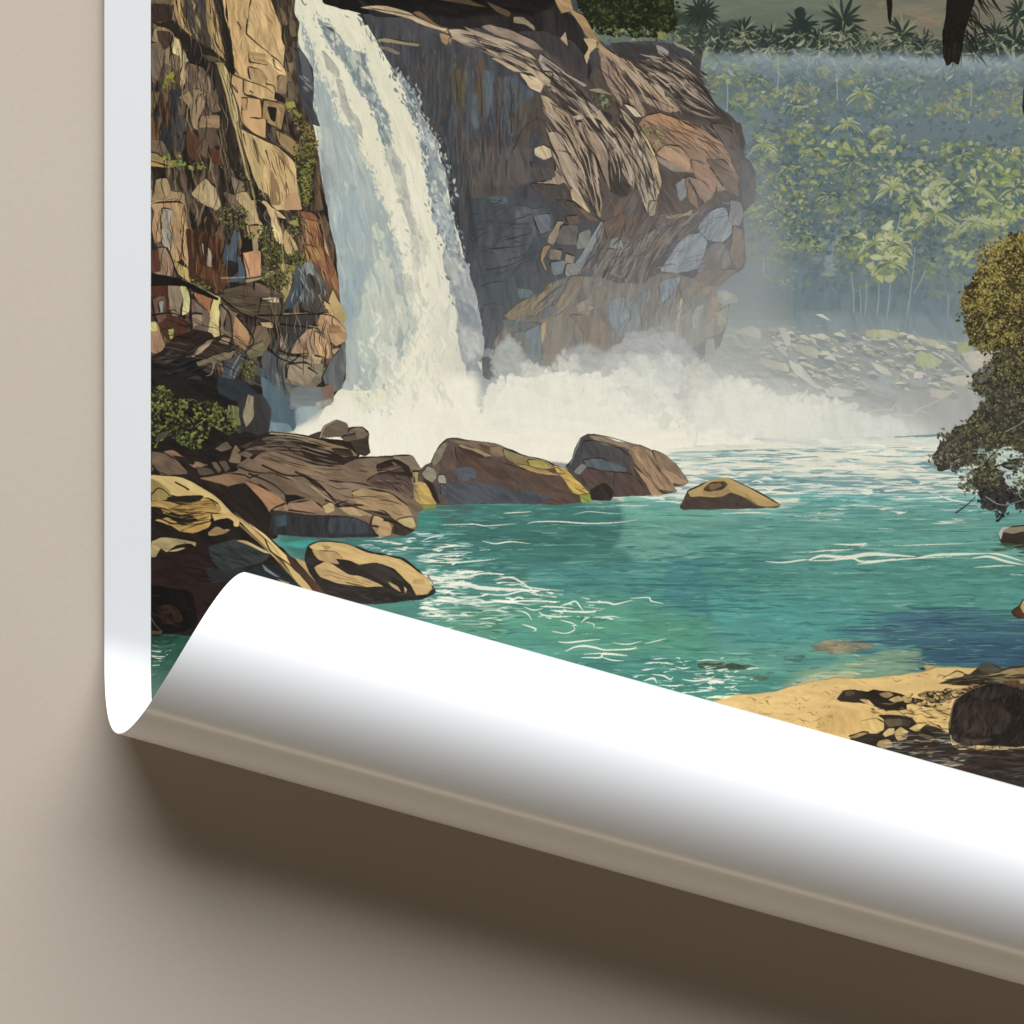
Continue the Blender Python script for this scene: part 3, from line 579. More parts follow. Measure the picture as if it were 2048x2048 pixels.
    for s, c in [('1060,1330 1080,1340 1010,1500 940,1630 900,1680 880,1640 990,1460', '#7a8484'), ('1100,1480 1140,1420 1190,1440 1200,1490', '#828a86'), ('1080,1330 1200,1290 1260,1310 1180,1420 1100,1440', '#5e4a3e'),
                 ('1020,1620 1100,1500 1200,1500 1160,1620 1060,1700', '#6d655e'), ('1190,1620 1280,1470 1400,1370 1420,1400 1300,1560 1220,1700', '#6f645c'), ('1280,1560 1420,1400 1520,1340 1440,1480 1330,1640 1300,1740', '#645a54'),
                 ('1420,1620 1560,1420 1660,1390 1700,1460 1660,1600 1520,1640', '#7f8b92'), ('1650,1370 1720,1270 1810,1250 1860,1380 1780,1460 1700,1440', '#818c94'), ('1510,1100 1590,1060 1580,1180 1540,1210', '#76777a'),
                 ('1840,1200 1900,1220 1920,1300 1880,1400 1830,1310', '#7a7c7e'), ('1640,1620 1720,1470 1800,1460 1860,1560 1820,1620 1700,1640', '#69615e'), ('1860,1360 1910,1380 1920,1560 1880,1620 1840,1540', '#715d4f'),
                 ('1560,1690 1700,1620 1880,1620 1800,1700 1760,1720 1640,1730', '#6b5c52'), ('1450,1300 1560,1280 1610,1250 1600,1290 1480,1320', '#9a8460'), ('1560,1060 1640,1180 1650,1260 1590,1180', '#82654c'),
                 ('1360,1200 1400,1210 1390,1290 1350,1290', '#8e7e69')]:
        p('B', s, c, ln=1.3, tx=.10, ang=115, sc=6, st=5, w=4)
    inks('B', '1040,1520 1260,1320 1420,1300 1340,1600 1160,1720', 44, (25, 110), 122, '#3b332f', 63, spread=.18, w=(1, 3.2))
    inks('B', '1420,1400 1700,1290 1900,1240 1900,1560 1640,1660 1440,1640', 34, (20, 80), 110, '#4a4645', 64, spread=.4, w=(.8, 2))
    ribs('B', '1420,1420 1560,1330 1700,1230 1860,1190', '1420,1640 1600,1620 1760,1560 1920,1420', 46, ['#6d7a82', '#8a959b', '#5d5a58', '#77838a', '#6b5d54'], 524, w=(1, 5), part=(.12, .4), a=.6)
    ribs('B', '1060,1330 1200,1290 1420,1300 1680,1240', '1000,1700 1200,1720 1400,1650 1640,1640', 60, ['#55493f', '#776a5f', '#8a7a6a', '#453d38', '#6a737a'], 525, w=(1, 4.5), part=(.08, .25), a=.6)
    for s in ['1120,1190 1150,1250 1180,1270 1220,1200 1240,1160', '1180,1270 1200,1340 1180,1410', '1240,1410 1270,1330 1260,1300']:
        line('B', s, '#7a4d33', 3, 2, .85)
    ribs('B', '1060,1340 1000,1520 900,1690', '1420,1330 1300,1560 1180,1720', 60, ['#3f3733', '#7a6d62', '#5a4f49', '#2f2927', '#85786b'], 520, w=(1.2, 5), a=.85)
    ribs('B', '1440,1320 1340,1560 1290,1740', '1660,1290 1460,1500 1400,1640', 36, ['#4a423e', '#7d7066', '#8a6a4c', '#39332f'], 521, w=(1.2, 5), a=.85)
    # left of the hollow: bricks and blue facets
    for s, c in [('800,1330 840,1330 780,1470 740,1450 770,1390', '#8b7a5d'), ('830,1350 920,1360 910,1470 800,1460', '#5d5753'), ('930,1400 1000,1380 990,1480 920,1490', '#76766c'), ('700,1560 720,1480 760,1470 720,1560 740,1620 720,1610', '#8f7554'),
                 ('760,1500 830,1500 820,1560 760,1550', '#7d6c57'), ('850,1520 910,1540 890,1600 850,1580', '#8a7a65'), ('760,1570 850,1570 830,1640 780,1650', '#67757c'), ('860,1580 960,1590 900,1660 850,1650', '#7b7b72'),
                 ('660,1300 760,1280 760,1380 700,1400', '#5d676d'), ('640,1100 800,1110 870,1150 860,1200 700,1180', '#4d4541'), ('800,1200 900,1210 1000,1290 1060,1320 980,1330 860,1260', '#4d423c'),
                 ('640,970 700,1000 780,1010 790,1060 680,1090', '#4f4a46'), ('900,1230 1050,1310 1070,1330 1000,1320', '#6b5744'), ('850,1300 920,1290 940,1340 880,1350', '#5e4d40')]:
        p('B', s, c, ln=2.4, tx=.09, ang=60, sc=5, st=4)
    # lower buttress, browns and blues fading into mist
    p('E', '360,420 480,400 700,330 780,200 880,160 1040,160 1180,200 1320,200 1420,140 1560,150 1700,220 1760,230 1830,340 1800,480 1700,540 1500,640 1200,640 900,700 700,720 500,700 400,640', '#6f665c', tx=.11, ang=100, sc=8, st=4, w=3)
    for s, c in [('360,330 480,330 500,420 420,560 400,700 350,740 350,520', '#434b4f'), ('480,390 600,300 680,270 720,310 690,380 560,430', '#7b6c50'), ('560,230 640,240 680,280 580,290', '#55676c'), ('680,280 760,200 780,220 700,330', '#826f52'),
                 ('700,380 760,260 860,160 900,170 800,330 730,420', '#5f6468'), ('880,160 960,160 900,280 830,370 790,340', '#7a6a5a'), ('480,420 700,440 720,480 640,500 500,460', '#56625f'), ('600,500 710,450 720,680 650,690', '#5f7273'),
                 ('730,420 860,380 900,470 860,620 760,700 710,640', '#7a6c5b'), ('920,330 980,290 1000,330 1030,350 930,370', '#8c7f67'), ('880,390 1050,400 1120,470 1090,600 950,640 960,500', '#75614f'), ('1000,230 1100,220 1120,320 1040,350', '#776b5e'),
                 ('1110,300 1260,290 1300,420 1260,520 1180,520 1110,430', '#6b8084'), ('1180,200 1280,200 1300,300 1220,310', '#76685c'), ('1340,180 1420,140 1400,420 1350,480 1330,350', '#6b5f57'), ('1300,260 1350,250 1340,470 1310,480', '#5a646c'),
                 ('1410,200 1540,160 1500,300 1440,350', '#75818a'), ('1430,320 1540,280 1520,520 1420,520', '#766c62'), ('1540,290 1555,300 1530,500 1510,500', '#b0a18b'), ('1620,360 1680,330 1650,470 1610,460', '#8d887b'),
                 ('1730,290 1760,280 1770,420 1720,430', '#9a7359'), ('1750,380 1830,340 1810,450 1760,450', '#8e9070'), ('705,450 735,440 730,520 710,560', '#b08c5c'), ('970,580 1000,560 1010,590 950,640', '#97866d'),
                 ('1580,230 1760,215 1740,260 1600,270', '#7b6c5c'), ('540,500 610,490 620,640 560,600', '#6c6a64'), ('1690,540 1740,530 1750,640 1690,680', '#8d8d84')]:
        p('E', s, c, ln=1.8, tx=.09, ang=98, sc=6, st=5, lc='#3d3732')
    ribs('E', '760,200 620,330 480,420', '1000,170 860,360 720,440', 40, ['#4a423b', '#86775f', '#5d6468', '#94825f', '#39332f'], 522, w=(1.2, 5), a=.8)
    ribs('E', '1180,180 1160,340 1160,540', '1700,230 1640,360 1560,540', 70, ['#57504a', '#8a7a68', '#6b7a80', '#9a8a74', '#474340', '#7d6650'], 523, w=(1.2, 6), a=.65)
    inks('E', '380,380 800,200 1400,160 1700,240 1780,420 1500,520 900,600 500,560', 90, (14, 60), 105, '#453d37', 65, spread=.7, w=(.8, 2.2), a=.65)
    rs = RS(9)
    q = pt('E', '1100,200 1560,170 1700,260 1640,500 1250,520 1100,420')
    for x, y in inside(q, 70, rs):
        L = rs.uniform(15, 55); strokeq(np.array([[x, y], [x + 1, y + L * .5], [x - 2, y + L]]), ['#5f7685', '#8a7358', '#6c7f84', '#57514c', '#8d8272'][rs.randint(5)], 1, .5, .6, mid=rs.uniform(2, 6))
    for s, c in [('1760,240 1820,245 1880,270 1890,310 1850,320 1800,330 1760,300', '#8d928c'), ('1770,255 1830,255 1850,290 1790,310', '#a3a491')]:
        p('E', s, c, ln=1.6, lc='#5e625f', tx=.05)
    leaves('E', '1750,380 1850,380 1830,460 1770,450', 9, (3, 7), ['#8f9465', '#9aa072', '#a89a6c'], 66)

def haze_over(X0, Y0, X1, Y1, col, amax, poly):
    # wash of mist: grows along the line from (X0, Y0) to (X1, Y1)
    m = mask(smooth(pt('T', poly), 4), 1)
    r0, r1, c0, c1, cov = m
    X, Y = grid(r0, r1, c0, c1)
    t = ((X - X0) * (X1 - X0) + (Y - Y0) * (Y1 - Y0)) / ((X1 - X0) ** 2 + (Y1 - Y0) ** 2)
    t = t + .25 * (fbm(X / 70, Y / 50, 71, 3) - .5)
    t = np.round(np.clip(t, 0, 1) * 14) / 14
    a = np.pad(cov * t, 60); a = blur(a, 22)[60:-60, 60:-60] * amax
    CV[r0:r1, c0:c1] += (hx(col) - CV[r0:r1, c0:c1]) * a[..., None]

def paint_fall():
    cream = '#ddd7ba'
    fall = 'T', ('584,-130 640,-130 644,0 660,12 720,27 735,50 757,90 790,147 837,217 853,245 872,285 884,325 894,365 905,430 925,500 934,560 947,633 962,690 965,760 980,830 1000,860 640,860 '
                 '680,760 690,700 688,640 680,600 672,520 660,480 650,440 640,400 634,330 626,250 612,150 600,90 586,30')
    p(*fall, cream, tx=.018, ang=72, sc=8, st=5, w=2.5)
    # warm brighter lower part of the curtain
    p('A', '1500,1000 1680,1020 1760,1300 1800,1500 1860,1800 1890,2100 1932,2500 1500,2500 1540,1900 1480,1400', '#e3dcc2', tx=.012, ang=78, sc=8, w=5, soft=14)
    # left translucent body
    p('A', '920,100 960,170 1000,250 1020,330 1045,420 1058,470 1090,480 1122,560 1140,620 1160,690 1190,745 1260,750 1285,830 1290,905 1330,955 1340,1005 1372,1035 1392,1100 1398,1155 1425,1195 1445,1255 1475,1300 1485,1400 1535,1520 '
           '1535,1600 1562,1660 1582,1760 1600,1880 1640,1980 1560,2100 1500,2250 1400,2330 1180,2330 1170,1800 1120,1520 1080,1380 1070,1240 1050,1080 1048,920 1030,760 1005,600 1005,430 960,230', '#a3afa4', tx=.035, ang=78, sc=10, st=4, w=3)
    for s, c, a in [('1000,440 1060,470 1110,560 1150,700 1160,760 1060,780 1030,700 1005,600', '#94a79f', .9), ('930,120 990,260 1030,400 1050,480 1010,600 1000,430 950,220', '#86989a', .8),
                    ('1050,900 1110,1000 1140,1180 1150,1280 1100,1290 1060,1150', '#8a9796', .95), ('1060,780 1170,760 1260,860 1280,1000 1200,1080 1100,990', '#a9b2a6', .8),
                    ('1120,1100 1220,1080 1310,1200 1350,1330 1260,1600 1140,1520 1100,1300', '#a0b5b0', .8), ('1180,1180 1290,1150 1330,1330 1240,1500 1150,1420', '#93aeaf', .7),
                    ('1140,1520 1260,1540 1350,1600 1280,1780 1300,1900 1180,1900', '#8fa9ab', .85), ('1230,1120 1270,1140 1220,1190', '#7fa3ac', .8), ('1180,1700 1260,1680 1240,1900 1200,2050', '#85a0a3', .8),
                    ('1340,1640 1400,1560 1480,1640 1540,1760 1560,1900 1480,2050 1380,1990 1310,1860', '#c3c5b2', .95), ('1370,1330 1400,1320 1430,1440 1400,1500 1480,1560 1460,1640 1410,1540', '#cfcdb8', .9),
                    ('1290,1900 1360,1830 1440,1960 1480,2100 1380,2200 1280,2130', '#b9c0b0', .9), ('1400,2030 1500,2080 1540,2200 1480,2330 1400,2330', '#d3d0bb', .9), ('1440,1250 1480,1330 1520,1460 1540,1600 1480,1560 1450,1400', '#b3b6a8', .9),
                    ('1200,1060 1240,1130 1210,1120', '#c9c9b4', .8), ('1280,860 1330,950 1330,1010 1290,930', '#d7d2b8', .9)]:
        p('A', s, c, tx=.05, ang=80, sc=7, st=5, w=12, a=a * .85, soft=1)
    ribs('A', '960,250 1010,500 1040,760 1070,1100 1120,1500 1180,1900', '1080,480 1160,700 1290,900 1390,1120 1480,1400 1590,1850', 150, ['#b5bdb0', '#94a5a2', '#a9b8b0', '#c3c5b4', '#8ba3a6', '#9fb0ab'], 530, w=(2, 10), part=(.06, .2), a=.5)
    tb = ('920,100 960,170 1000,250 1020,330 1045,420 1058,470 1090,480 1122,560 1140,620 1160,690 1190,745 1260,750 1285,830 1290,905 1330,955 1340,1005 1372,1035 1392,1100 1398,1155 1425,1195 1445,1255 1475,1300 1485,1400 1535,1520 '
                   '1535,1600 1562,1660 1582,1760 1600,1880 1640,1980 1560,2100 1500,2250 1400,2330 1180,2330 1170,1800 1120,1520 1080,1380 1070,1240 1050,1080 1048,920 1030,760 1005,600 1005,430 960,230')
    rim('A', tb, 420, (2, 8), ['#ddd7ba', '#d3cfb6', '#a9b2a6', '#b9bdae', '#e0dabf'], 540)
    # grey inner strands
    st = '#8b9a97'
    p('A', '1032,100 1060,130 1110,140 1160,205 1200,270 1245,300 1285,312 1310,315 1330,370 1350,450 1385,535 1402,600 1420,640 1462,690 1466,760 1480,830 1478,890 1500,930 1470,950 1440,930 1440,890 1420,850 1400,770 1378,700 1368,640 1330,590 1290,570 1255,500 1230,430 1190,380 1150,335 1100,260 1058,185', st, tx=.09, ang=62, sc=6, st=4, w=4)
    rim('A', '1032,100 1110,140 1200,270 1310,315 1350,450 1420,640 1466,760 1500,930 1440,930 1400,770 1330,590 1255,500 1150,335 1058,185', 260, (1.5, 6), ['#ddd7ba', '#8b9a97', '#d3cfb6', '#7a8a8c', '#a9ada0'], 541, an=1.0)
    rim('A', '1462,880 1560,1050 1600,1260 1682,1440 1662,1560 1600,1420 1530,1180 1450,950', 160, (1.5, 6), ['#ddd7ba', '#b7b6a6', '#cdc9b2'], 542)
    for s, c in [('1080,150 1130,170 1165,220 1120,190', '#4a4f4e'), ('1060,180 1100,210 1130,270 1090,240', '#718589'), ('1230,310 1290,330 1300,420 1260,400 1220,350', '#b0b3a3'), ('1290,320 1325,330 1330,390 1310,400', '#6f8289'),
                 ('1240,430 1310,420 1350,520 1330,560 1270,520', '#7a8c90'), ('1285,420 1315,430 1320,520 1300,520', '#b9b9a5'), ('1390,620 1450,680 1460,760 1420,780 1390,700', '#849594'),
                 ('1060,305 1110,350 1165,420 1170,470 1140,460 1090,400', '#aba997'), ('1150,470 1190,490 1200,560 1225,640 1275,700 1305,760 1310,840 1280,800 1230,740 1200,690 1180,640 1170,570', '#aeac9b'),
                 ('1462,880 1540,960 1560,1050 1590,1150 1600,1260 1640,1400 1682,1440 1690,1520 1662,1560 1640,1500 1600,1420 1560,1290 1530,1180 1500,1080 1450,950', '#b7b6a6'), ('1480,930 1530,980 1545,1060 1500,1040', '#a5a89f'),
                 ('1590,1400 1640,1420 1690,1490 1680,1560 1640,1640 1660,1760 1700,1820 1680,1850 1620,1720 1600,1560', '#cac6b2'), ('1540,1640 1600,1660 1620,1760 1640,1900 1660,1980 1600,1900 1560,1760', '#c6c4b1')]:
        p('A', s, c, tx=.05, ang=72, sc=5, st=4, w=4)
    ribs('A', '1100,150 1300,500 1480,900 1620,1400 1700,1900', '1330,160 1500,500 1640,850 1720,1250 1830,1800', 70, ['#d3ccb0', '#e0dabf', '#cfc9ae', '#d9d2b6'], 531, w=(2, 9), part=(.05, .16), a=.6)
    # right fringe
    p('A', '1495,440 1560,480 1605,540 1645,620 1655,690 1695,745 1745,850 1765,950 1805,1010 1820,1100 1805,1160 1845,1280 1865,1400 1895,1500 1910,1620 1932,1700 1990,1900 1980,2100 2010,2250 1990,2400 1960,2330 1940,2200 1900,1990 1870,1800 1830,1690 '
           '1790,1550 1792,1480 1770,1410 1730,1330 1712,1250 1722,1150 1690,1080 1680,1000 1650,880 1650,800 1640,740 1600,700 1570,640 1572,590 1560,540 1525,490', '#8c9998', tx=.07, ang=70, sc=6, st=3, w=5)
    for s, c in [('1540,480 1600,540 1640,620 1640,660 1590,600', '#66777f'), ('1570,620 1620,640 1650,720 1620,740', '#6d7f87'), ('1680,760 1740,860 1745,920 1700,860', '#a6ada6'), ('1650,850 1700,900 1720,1000 1680,980', '#6f8186'),
                 ('1750,1000 1800,1030 1810,1120 1770,1100', '#b5b7aa'), ('1690,1090 1740,1130 1720,1200', '#798b90'), ('1720,1200 1800,1220 1840,1330 1790,1440 1740,1330', '#9fabab'), ('1800,1480 1880,1520 1900,1660 1850,1680 1800,1580', '#b3b8ad'),
                 ('1840,1700 1920,1740 1940,1900 1900,1960 1870,1840', '#8f9b9c'), ('1780,1150 1820,1200 1800,1260', '#c3c4b4')]:
        p('A', s, c, tx=.06, ang=70, sc=5, w=5)
    rim('A', '1495,440 1605,540 1655,690 1745,850 1805,1010 1845,1280 1895,1500 1990,1900 1960,2330 1900,1990 1830,1690 1790,1480 1712,1250 1680,1000 1640,740 1570,640', 480, (1.5, 7), ['#ddd7ba', '#8c9998', '#c9c9b8', '#5f7077', '#a3aca6', '#4d585e'], 543, spread=5)
    for s, c in [('120,110 160,180 150,260 190,300 195,420 210,560 245,700 262,790 292,880 312,930 360,985 380,900 330,800 300,690 350,640 360,540 340,380 300,240 250,60 200,0 120,0', '#9aa2a0'), ('130,20 200,60 210,200 180,220', '#adb0a6'),
                 ('190,300 280,330 340,420 330,480 220,440', '#858f92'), ('210,460 330,500 350,600 260,680', '#b3b5aa'), ('290,760 330,700 370,780 380,860 360,980 310,900', '#7f8a8a')]:
        p('E', s, c, tx=.08, ang=75, sc=5, st=3, w=5)
    rs = RS(21)
    for s, n, cs in [('1500,470 1660,640 1780,960 1850,1280 1930,1640 1880,1700 1760,1400 1700,1100 1620,760', 150, ['#d5d2ba', '#a9b1aa', '#66787e', '#c6c7b5', '#7d8e92']), ('1040,120 1250,300 1390,560 1470,760 1440,900 1380,700 1240,480 1100,280', 60, ['#d6d1b6', '#5f747b', '#74878c', '#b9b9a4']),
                     ('1050,300 1200,500 1300,800 1390,1050 1330,1000 1200,760 1100,480', 36, ['#cfcbb4', '#a09e90', '#bcb9a5']), ('1380,1200 1600,1500 1700,1900 1500,2300 1380,1900', 60, ['#d9d4bd', '#b9b8a6', '#c9c5b0']),
                     ('1460,900 1640,1300 1720,1700 1680,1900 1560,1400', 44, ['#a9a899', '#d4cfb8', '#bdbaa8'])]:
        for x, y in inside(pt('A', s), n, rs): leaf(x, y, rs.uniform(2, 9), 1.2 + rs.uniform(-.5, .5), rs.uniform(.2, .5), cs[rs.randint(len(cs))], .75)
    inks('A', '1460,900 1640,1200 1700,1700 1760,2200 1560,2200 1480,1400', 40, (6, 26), 75, '#a9a797', 22, w=(.6, 1.2), spread=.6, curl=.8, a=.8)
    inks('D', '1420,560 1800,500 1800,880 1460,800', 44, (5, 22), 80, '#b9b5a4', 23, w=(.6, 1.1), spread=.7, curl=.9, a=.8)
    line('A', '940,0 950,20 965,32 968,18', '#4b4b44', 2.5, 1); p('A', '1195,90 1215,100 1230,108 1215,105', '#3f4040', w=.5); p('A', '1270,85 1310,90 1335,150 1320,150 1300,110', '#2e2f30', w=1)
    inks('A', '1260,90 1400,240 1500,430 1460,400 1340,220', 26, (8, 26), 62, ['#4b5154', '#8d9590'], 24, w=(1, 2.4), spread=.4)
    for s in ['1060,305 1110,350 1160,410', '940,180 985,240 1010,340 1008,480', '1010,480 1015,620 1040,740']: line('A', s, '#6f7f80', 1.6, .8, .8)
    # wet slate slab left of the curtain
    p('A', '910,280 960,330 1010,420 1012,560 1010,640 1050,760 1010,750 960,720 900,620 910,520 890,420', '#3d3f44', tx=.1, ang=70, sc=6, w=2)
    p('A', '920,290 985,370 1005,470 1000,540 940,450', '#55575a', tx=.08, ln=1.5); inks('A', '930,460 1005,470 1005,600 950,540', 8, (15, 35), 40, '#83858a', 25, w=(1.5, 3), spread=.2)

def paint_spray():
    haze_over(1150, 330, 1400, 760, '#999b97', .56, '950,250 1500,150 1560,420 1530,600 1480,780 900,780')
    haze_over(1250, 420, 1560, 700, '#a3a49d', .35, '1100,300 1520,300 1540,780 1100,780')
    haze_over(1600, 600, 1560, 860, '#b6b8ae', .6, '1380,600 2300,560 2300,900 1380,900')
    # spray cloud: grey puffs first, then cream
    p('E', '340,900 420,760 420,620 520,540 600,600 640,700 760,700 840,600 980,560 1100,620 1200,560 1290,500 1500,500 1580,560 1640,640 1700,760 1932,700 1932,1000 400,1000', '#a8a9a3', tx=.05, ang=20, sc=12, st=2, w=7, a=.8, soft=4)
    puff = [('410,660 430,600 500,540 550,560 580,640 600,740 560,770 440,780', '#a3a49e'), ('600,740 640,690 740,720 760,760 800,660 880,640 920,720 900,770 640,790', '#c6c5b6'), ('900,760 1020,740 1100,660 1200,640 1290,640 1380,680 1300,740 1260,780 1120,810', '#b0b0a8'),
            ('1170,600 1230,520 1330,500 1480,500 1560,560 1590,640 1500,660 1470,600 1400,700 1300,640 1200,640', '#a8a8a4'), ('1200,740 1230,660 1300,640 1400,690 1440,660 1490,630 1540,700 1560,800 1480,860 1400,830 1280,760', '#c2c4b9'),
            ('1400,700 1470,610 1530,680 1560,780 1450,800', '#b6b9b3'), ('1590,740 1650,680 1740,740 1760,860 1640,870', '#b8b8ac'), ('1060,800 1180,740 1260,740 1380,800 1480,880 1560,930 1400,960 1100,900', '#d6d5c4'),
            ('1780,880 1830,800 1932,820 1932,960 1800,960', '#d0cfbf'), ('1540,900 1700,880 1760,960 1650,1000', '#bcc0b6'), ('1300,960 1500,950 1700,1020 1560,1060 1400,1030', '#cccfc0')]
    for k, (s, c) in enumerate(puff):
        p('E', s, c, tx=.05, ang=30, sc=8, st=2, w=22, a=.8, soft=1)
        q = smooth(pt('E', s), 3); rs = RS(700 + k)
        for j in range(0, len(q), 1):                       # small billows along the rim
            leaf(q[j, 0] + rs.randn() * 4, q[j, 1] + rs.randn() * 4, rs.uniform(4, 13), rs.rand() * 3, rs.uniform(.45, .8), hx(c) * rs.uniform(.96, 1.05), .55)
    p('E', '-100,800 300,900 360,985 400,900 470,800 560,780 640,800 740,760 900,770 1040,760 1110,800 1080,880 1180,860 1250,960 1400,1000 1500,960 1560,1050 1700,1080 1932,1100 1932,1250 -100,1300', '#e7e0ca', tx=.012, w=20, ang=0)
    q = pt('E', '370,960 400,880 470,800 560,775 640,795 740,760 900,770 1040,755 1110,800 1090,880 1180,870 1250,955 1400,1000 1500,965 1560,1050 1700,1075 1900,1100'); q = smooth(q, 7, closed=False); rs = RS(720)
    for x, y in q:
        for j in range(3): leaf(x + rs.randn() * 5, y + rs.randn() * 5 + 2, rs.uniform(3, 12), rs.rand() * 3, rs.uniform(.5, .85), ['#e7e0ca', '#ddd9c5', '#e2dcc7', '#d3d2c2'][rs.randint(4)], .75)
    for s, c in [('1040,780 1110,800 1090,870 1040,850', '#dcd9c6'), ('640,790 760,830 740,880 680,870', '#d6d3c1'), ('380,850 450,800 440,900 380,960', '#d9d5c3'), ('1390,1020 1440,970 1500,1000 1450,1080 1400,1060', '#cfd0bf'), ('800,880 900,900 860,940', '#e0dbc6')]:
        p('E', s, c, tx=.03, w=6, a=.8)
    # spray to the right, in front of the scree
    p('F', '-20,900 60,880 110,860 160,800 260,800 330,850 420,880 520,900 680,880 800,930 920,980 1000,1060 1040,1120 1200,1120 1250,1130 1260,1210 -20,1240', '#cfd0c0', tx=.035, ang=10, sc=8, st=2, w=20, a=.93, soft=1)
    q = smooth(pt('F', '0,880 60,870 110,850 160,800 260,800 330,850 420,880 520,900 680,885 800,930 920,980 1000,1060 1060,1110'), 7, closed=False); rs = RS(721)
    for x, y in q:
        for j in range(3): leaf(x + rs.randn() * 6, y + rs.randn() * 5, rs.uniform(3, 12), rs.rand() * 3, rs.uniform(.45, .85), ['#cfd0c0', '#c3c8bb', '#d7d8c7', '#b9beb4'][rs.randint(4)], .6)
    for s, c, a in [('120,860 170,800 270,810 340,860 300,960 180,960', '#d9dac9', .9), ('0,960 160,960 360,980 560,920 760,960 800,1060 640,1120 300,1130 0,1100', '#dcdac8', .9), ('850,1000 930,960 1020,1010 1120,1000 1200,1060 1240,1120 1000,1130 880,1100', '#c9ccc2', .8),
                    ('1120,1000 1200,1040 1230,1120 1160,1120', '#bbbfb5', .7), ('360,1080 500,1020 640,1060 700,1130 420,1140', '#d9d8c5', .9), ('-20,1090 160,1080 300,1140 700,1150 720,1200 -20,1240', '#ebe5d2', 1), ('680,1050 760,1020 840,1080 780,1130 700,1110', '#c2c7b8', .7)]:
        p('F', s, c, tx=.03, ang=10, sc=8, st=2, w=18, a=a * .85, soft=2)
    p('F', '560,960 1000,1000 1300,1060 1460,1130 700,1160 400,1100', '#cdcfc3', tx=.03, w=20, soft=14, a=.75)
    inks('F', '160,800 560,860 900,960 1100,1060 700,1080 300,980', 60, (5, 24), 10, ['#b3b8ac', '#bcbfae', '#a7ada4'], 26, w=(.7, 1.6), spread=1.4, curl=.9, a=.7)
    p('E', '380,840 560,760 800,720 1000,720 1200,690 1360,700 1500,640 1640,720 1800,800 2300,880 2300,1040 380,1040', '#dbd7c8', tx=.02, w=24, soft=30, a=.5)
    p('F', '-40,860 200,780 420,840 700,880 1000,960 1300,1060 1480,1130 1400,1160 -40,1160', '#dad7c8', tx=.02, w=24, soft=34, a=.55)
    inks('E', '380,780 1100,700 1500,560 1560,900 1100,860 500,840', 60, (5, 20), 10, ['#b3b8b0', '#9aa09e', '#c6c6b6'], 27, w=(.7, 1.6), spread=1.5, curl=.9, a=.65)
    p('D', '890,1095 930,1050 1000,1005 1080,970 1130,960 1140,900 1180,880 1240,910 1290,960 1360,960 1460,900 1560,860 1700,800 1900,760 2000,760 2000,1300 900,1300', '#e7e0ca', tx=.012, w=12, soft=9)
    ribs('D', '1330,300 1340,600 1330,980', '1860,300 1880,600 1900,960', 120, ['#e3dcc4', '#d9d4be', '#cdccb8', '#e7e0ca', '#c3c6b6'], 544, w=(3, 12), part=(.08, .25), a=.5)
    rim('D', '1330,560 1480,700 1500,880 1400,960 1300,900', 120, (2, 8), ['#e7e0ca', '#d3d0bc', '#c3c6b6'], 545, spread=8)
    for s, c, a in [] and [('1290,540 1360,620 1370,800 1470,850 1480,900 1420,950 1330,940 1300,840', '#d7d4c0', .9), ('1180,640 1260,560 1300,700 1300,860 1210,820 1180,760', '#9da09a', .85), ('1190,880 1210,800 1260,840 1300,880 1280,1000 1210,1000', '#c9c4ab', .9),
                    ('1290,520 1380,460 1480,540 1520,640 1400,660 1300,640', '#b9c0b1', .9), ('1360,420 1470,440 1500,560 1400,560', '#c6c8b6', .9), ('1480,360 1560,420 1600,560 1560,640 1500,560', '#dfd9c4', .9)]:
        p('D', s, c, tx=.035, ang=80, sc=7, st=2, w=14, a=a * .9, soft=1)
def warm(c):
    v = hx(c); return np.minimum(v * (1.10 if v[0] > .52 else 1.04), 1)     # sunlit faces of the near cliff

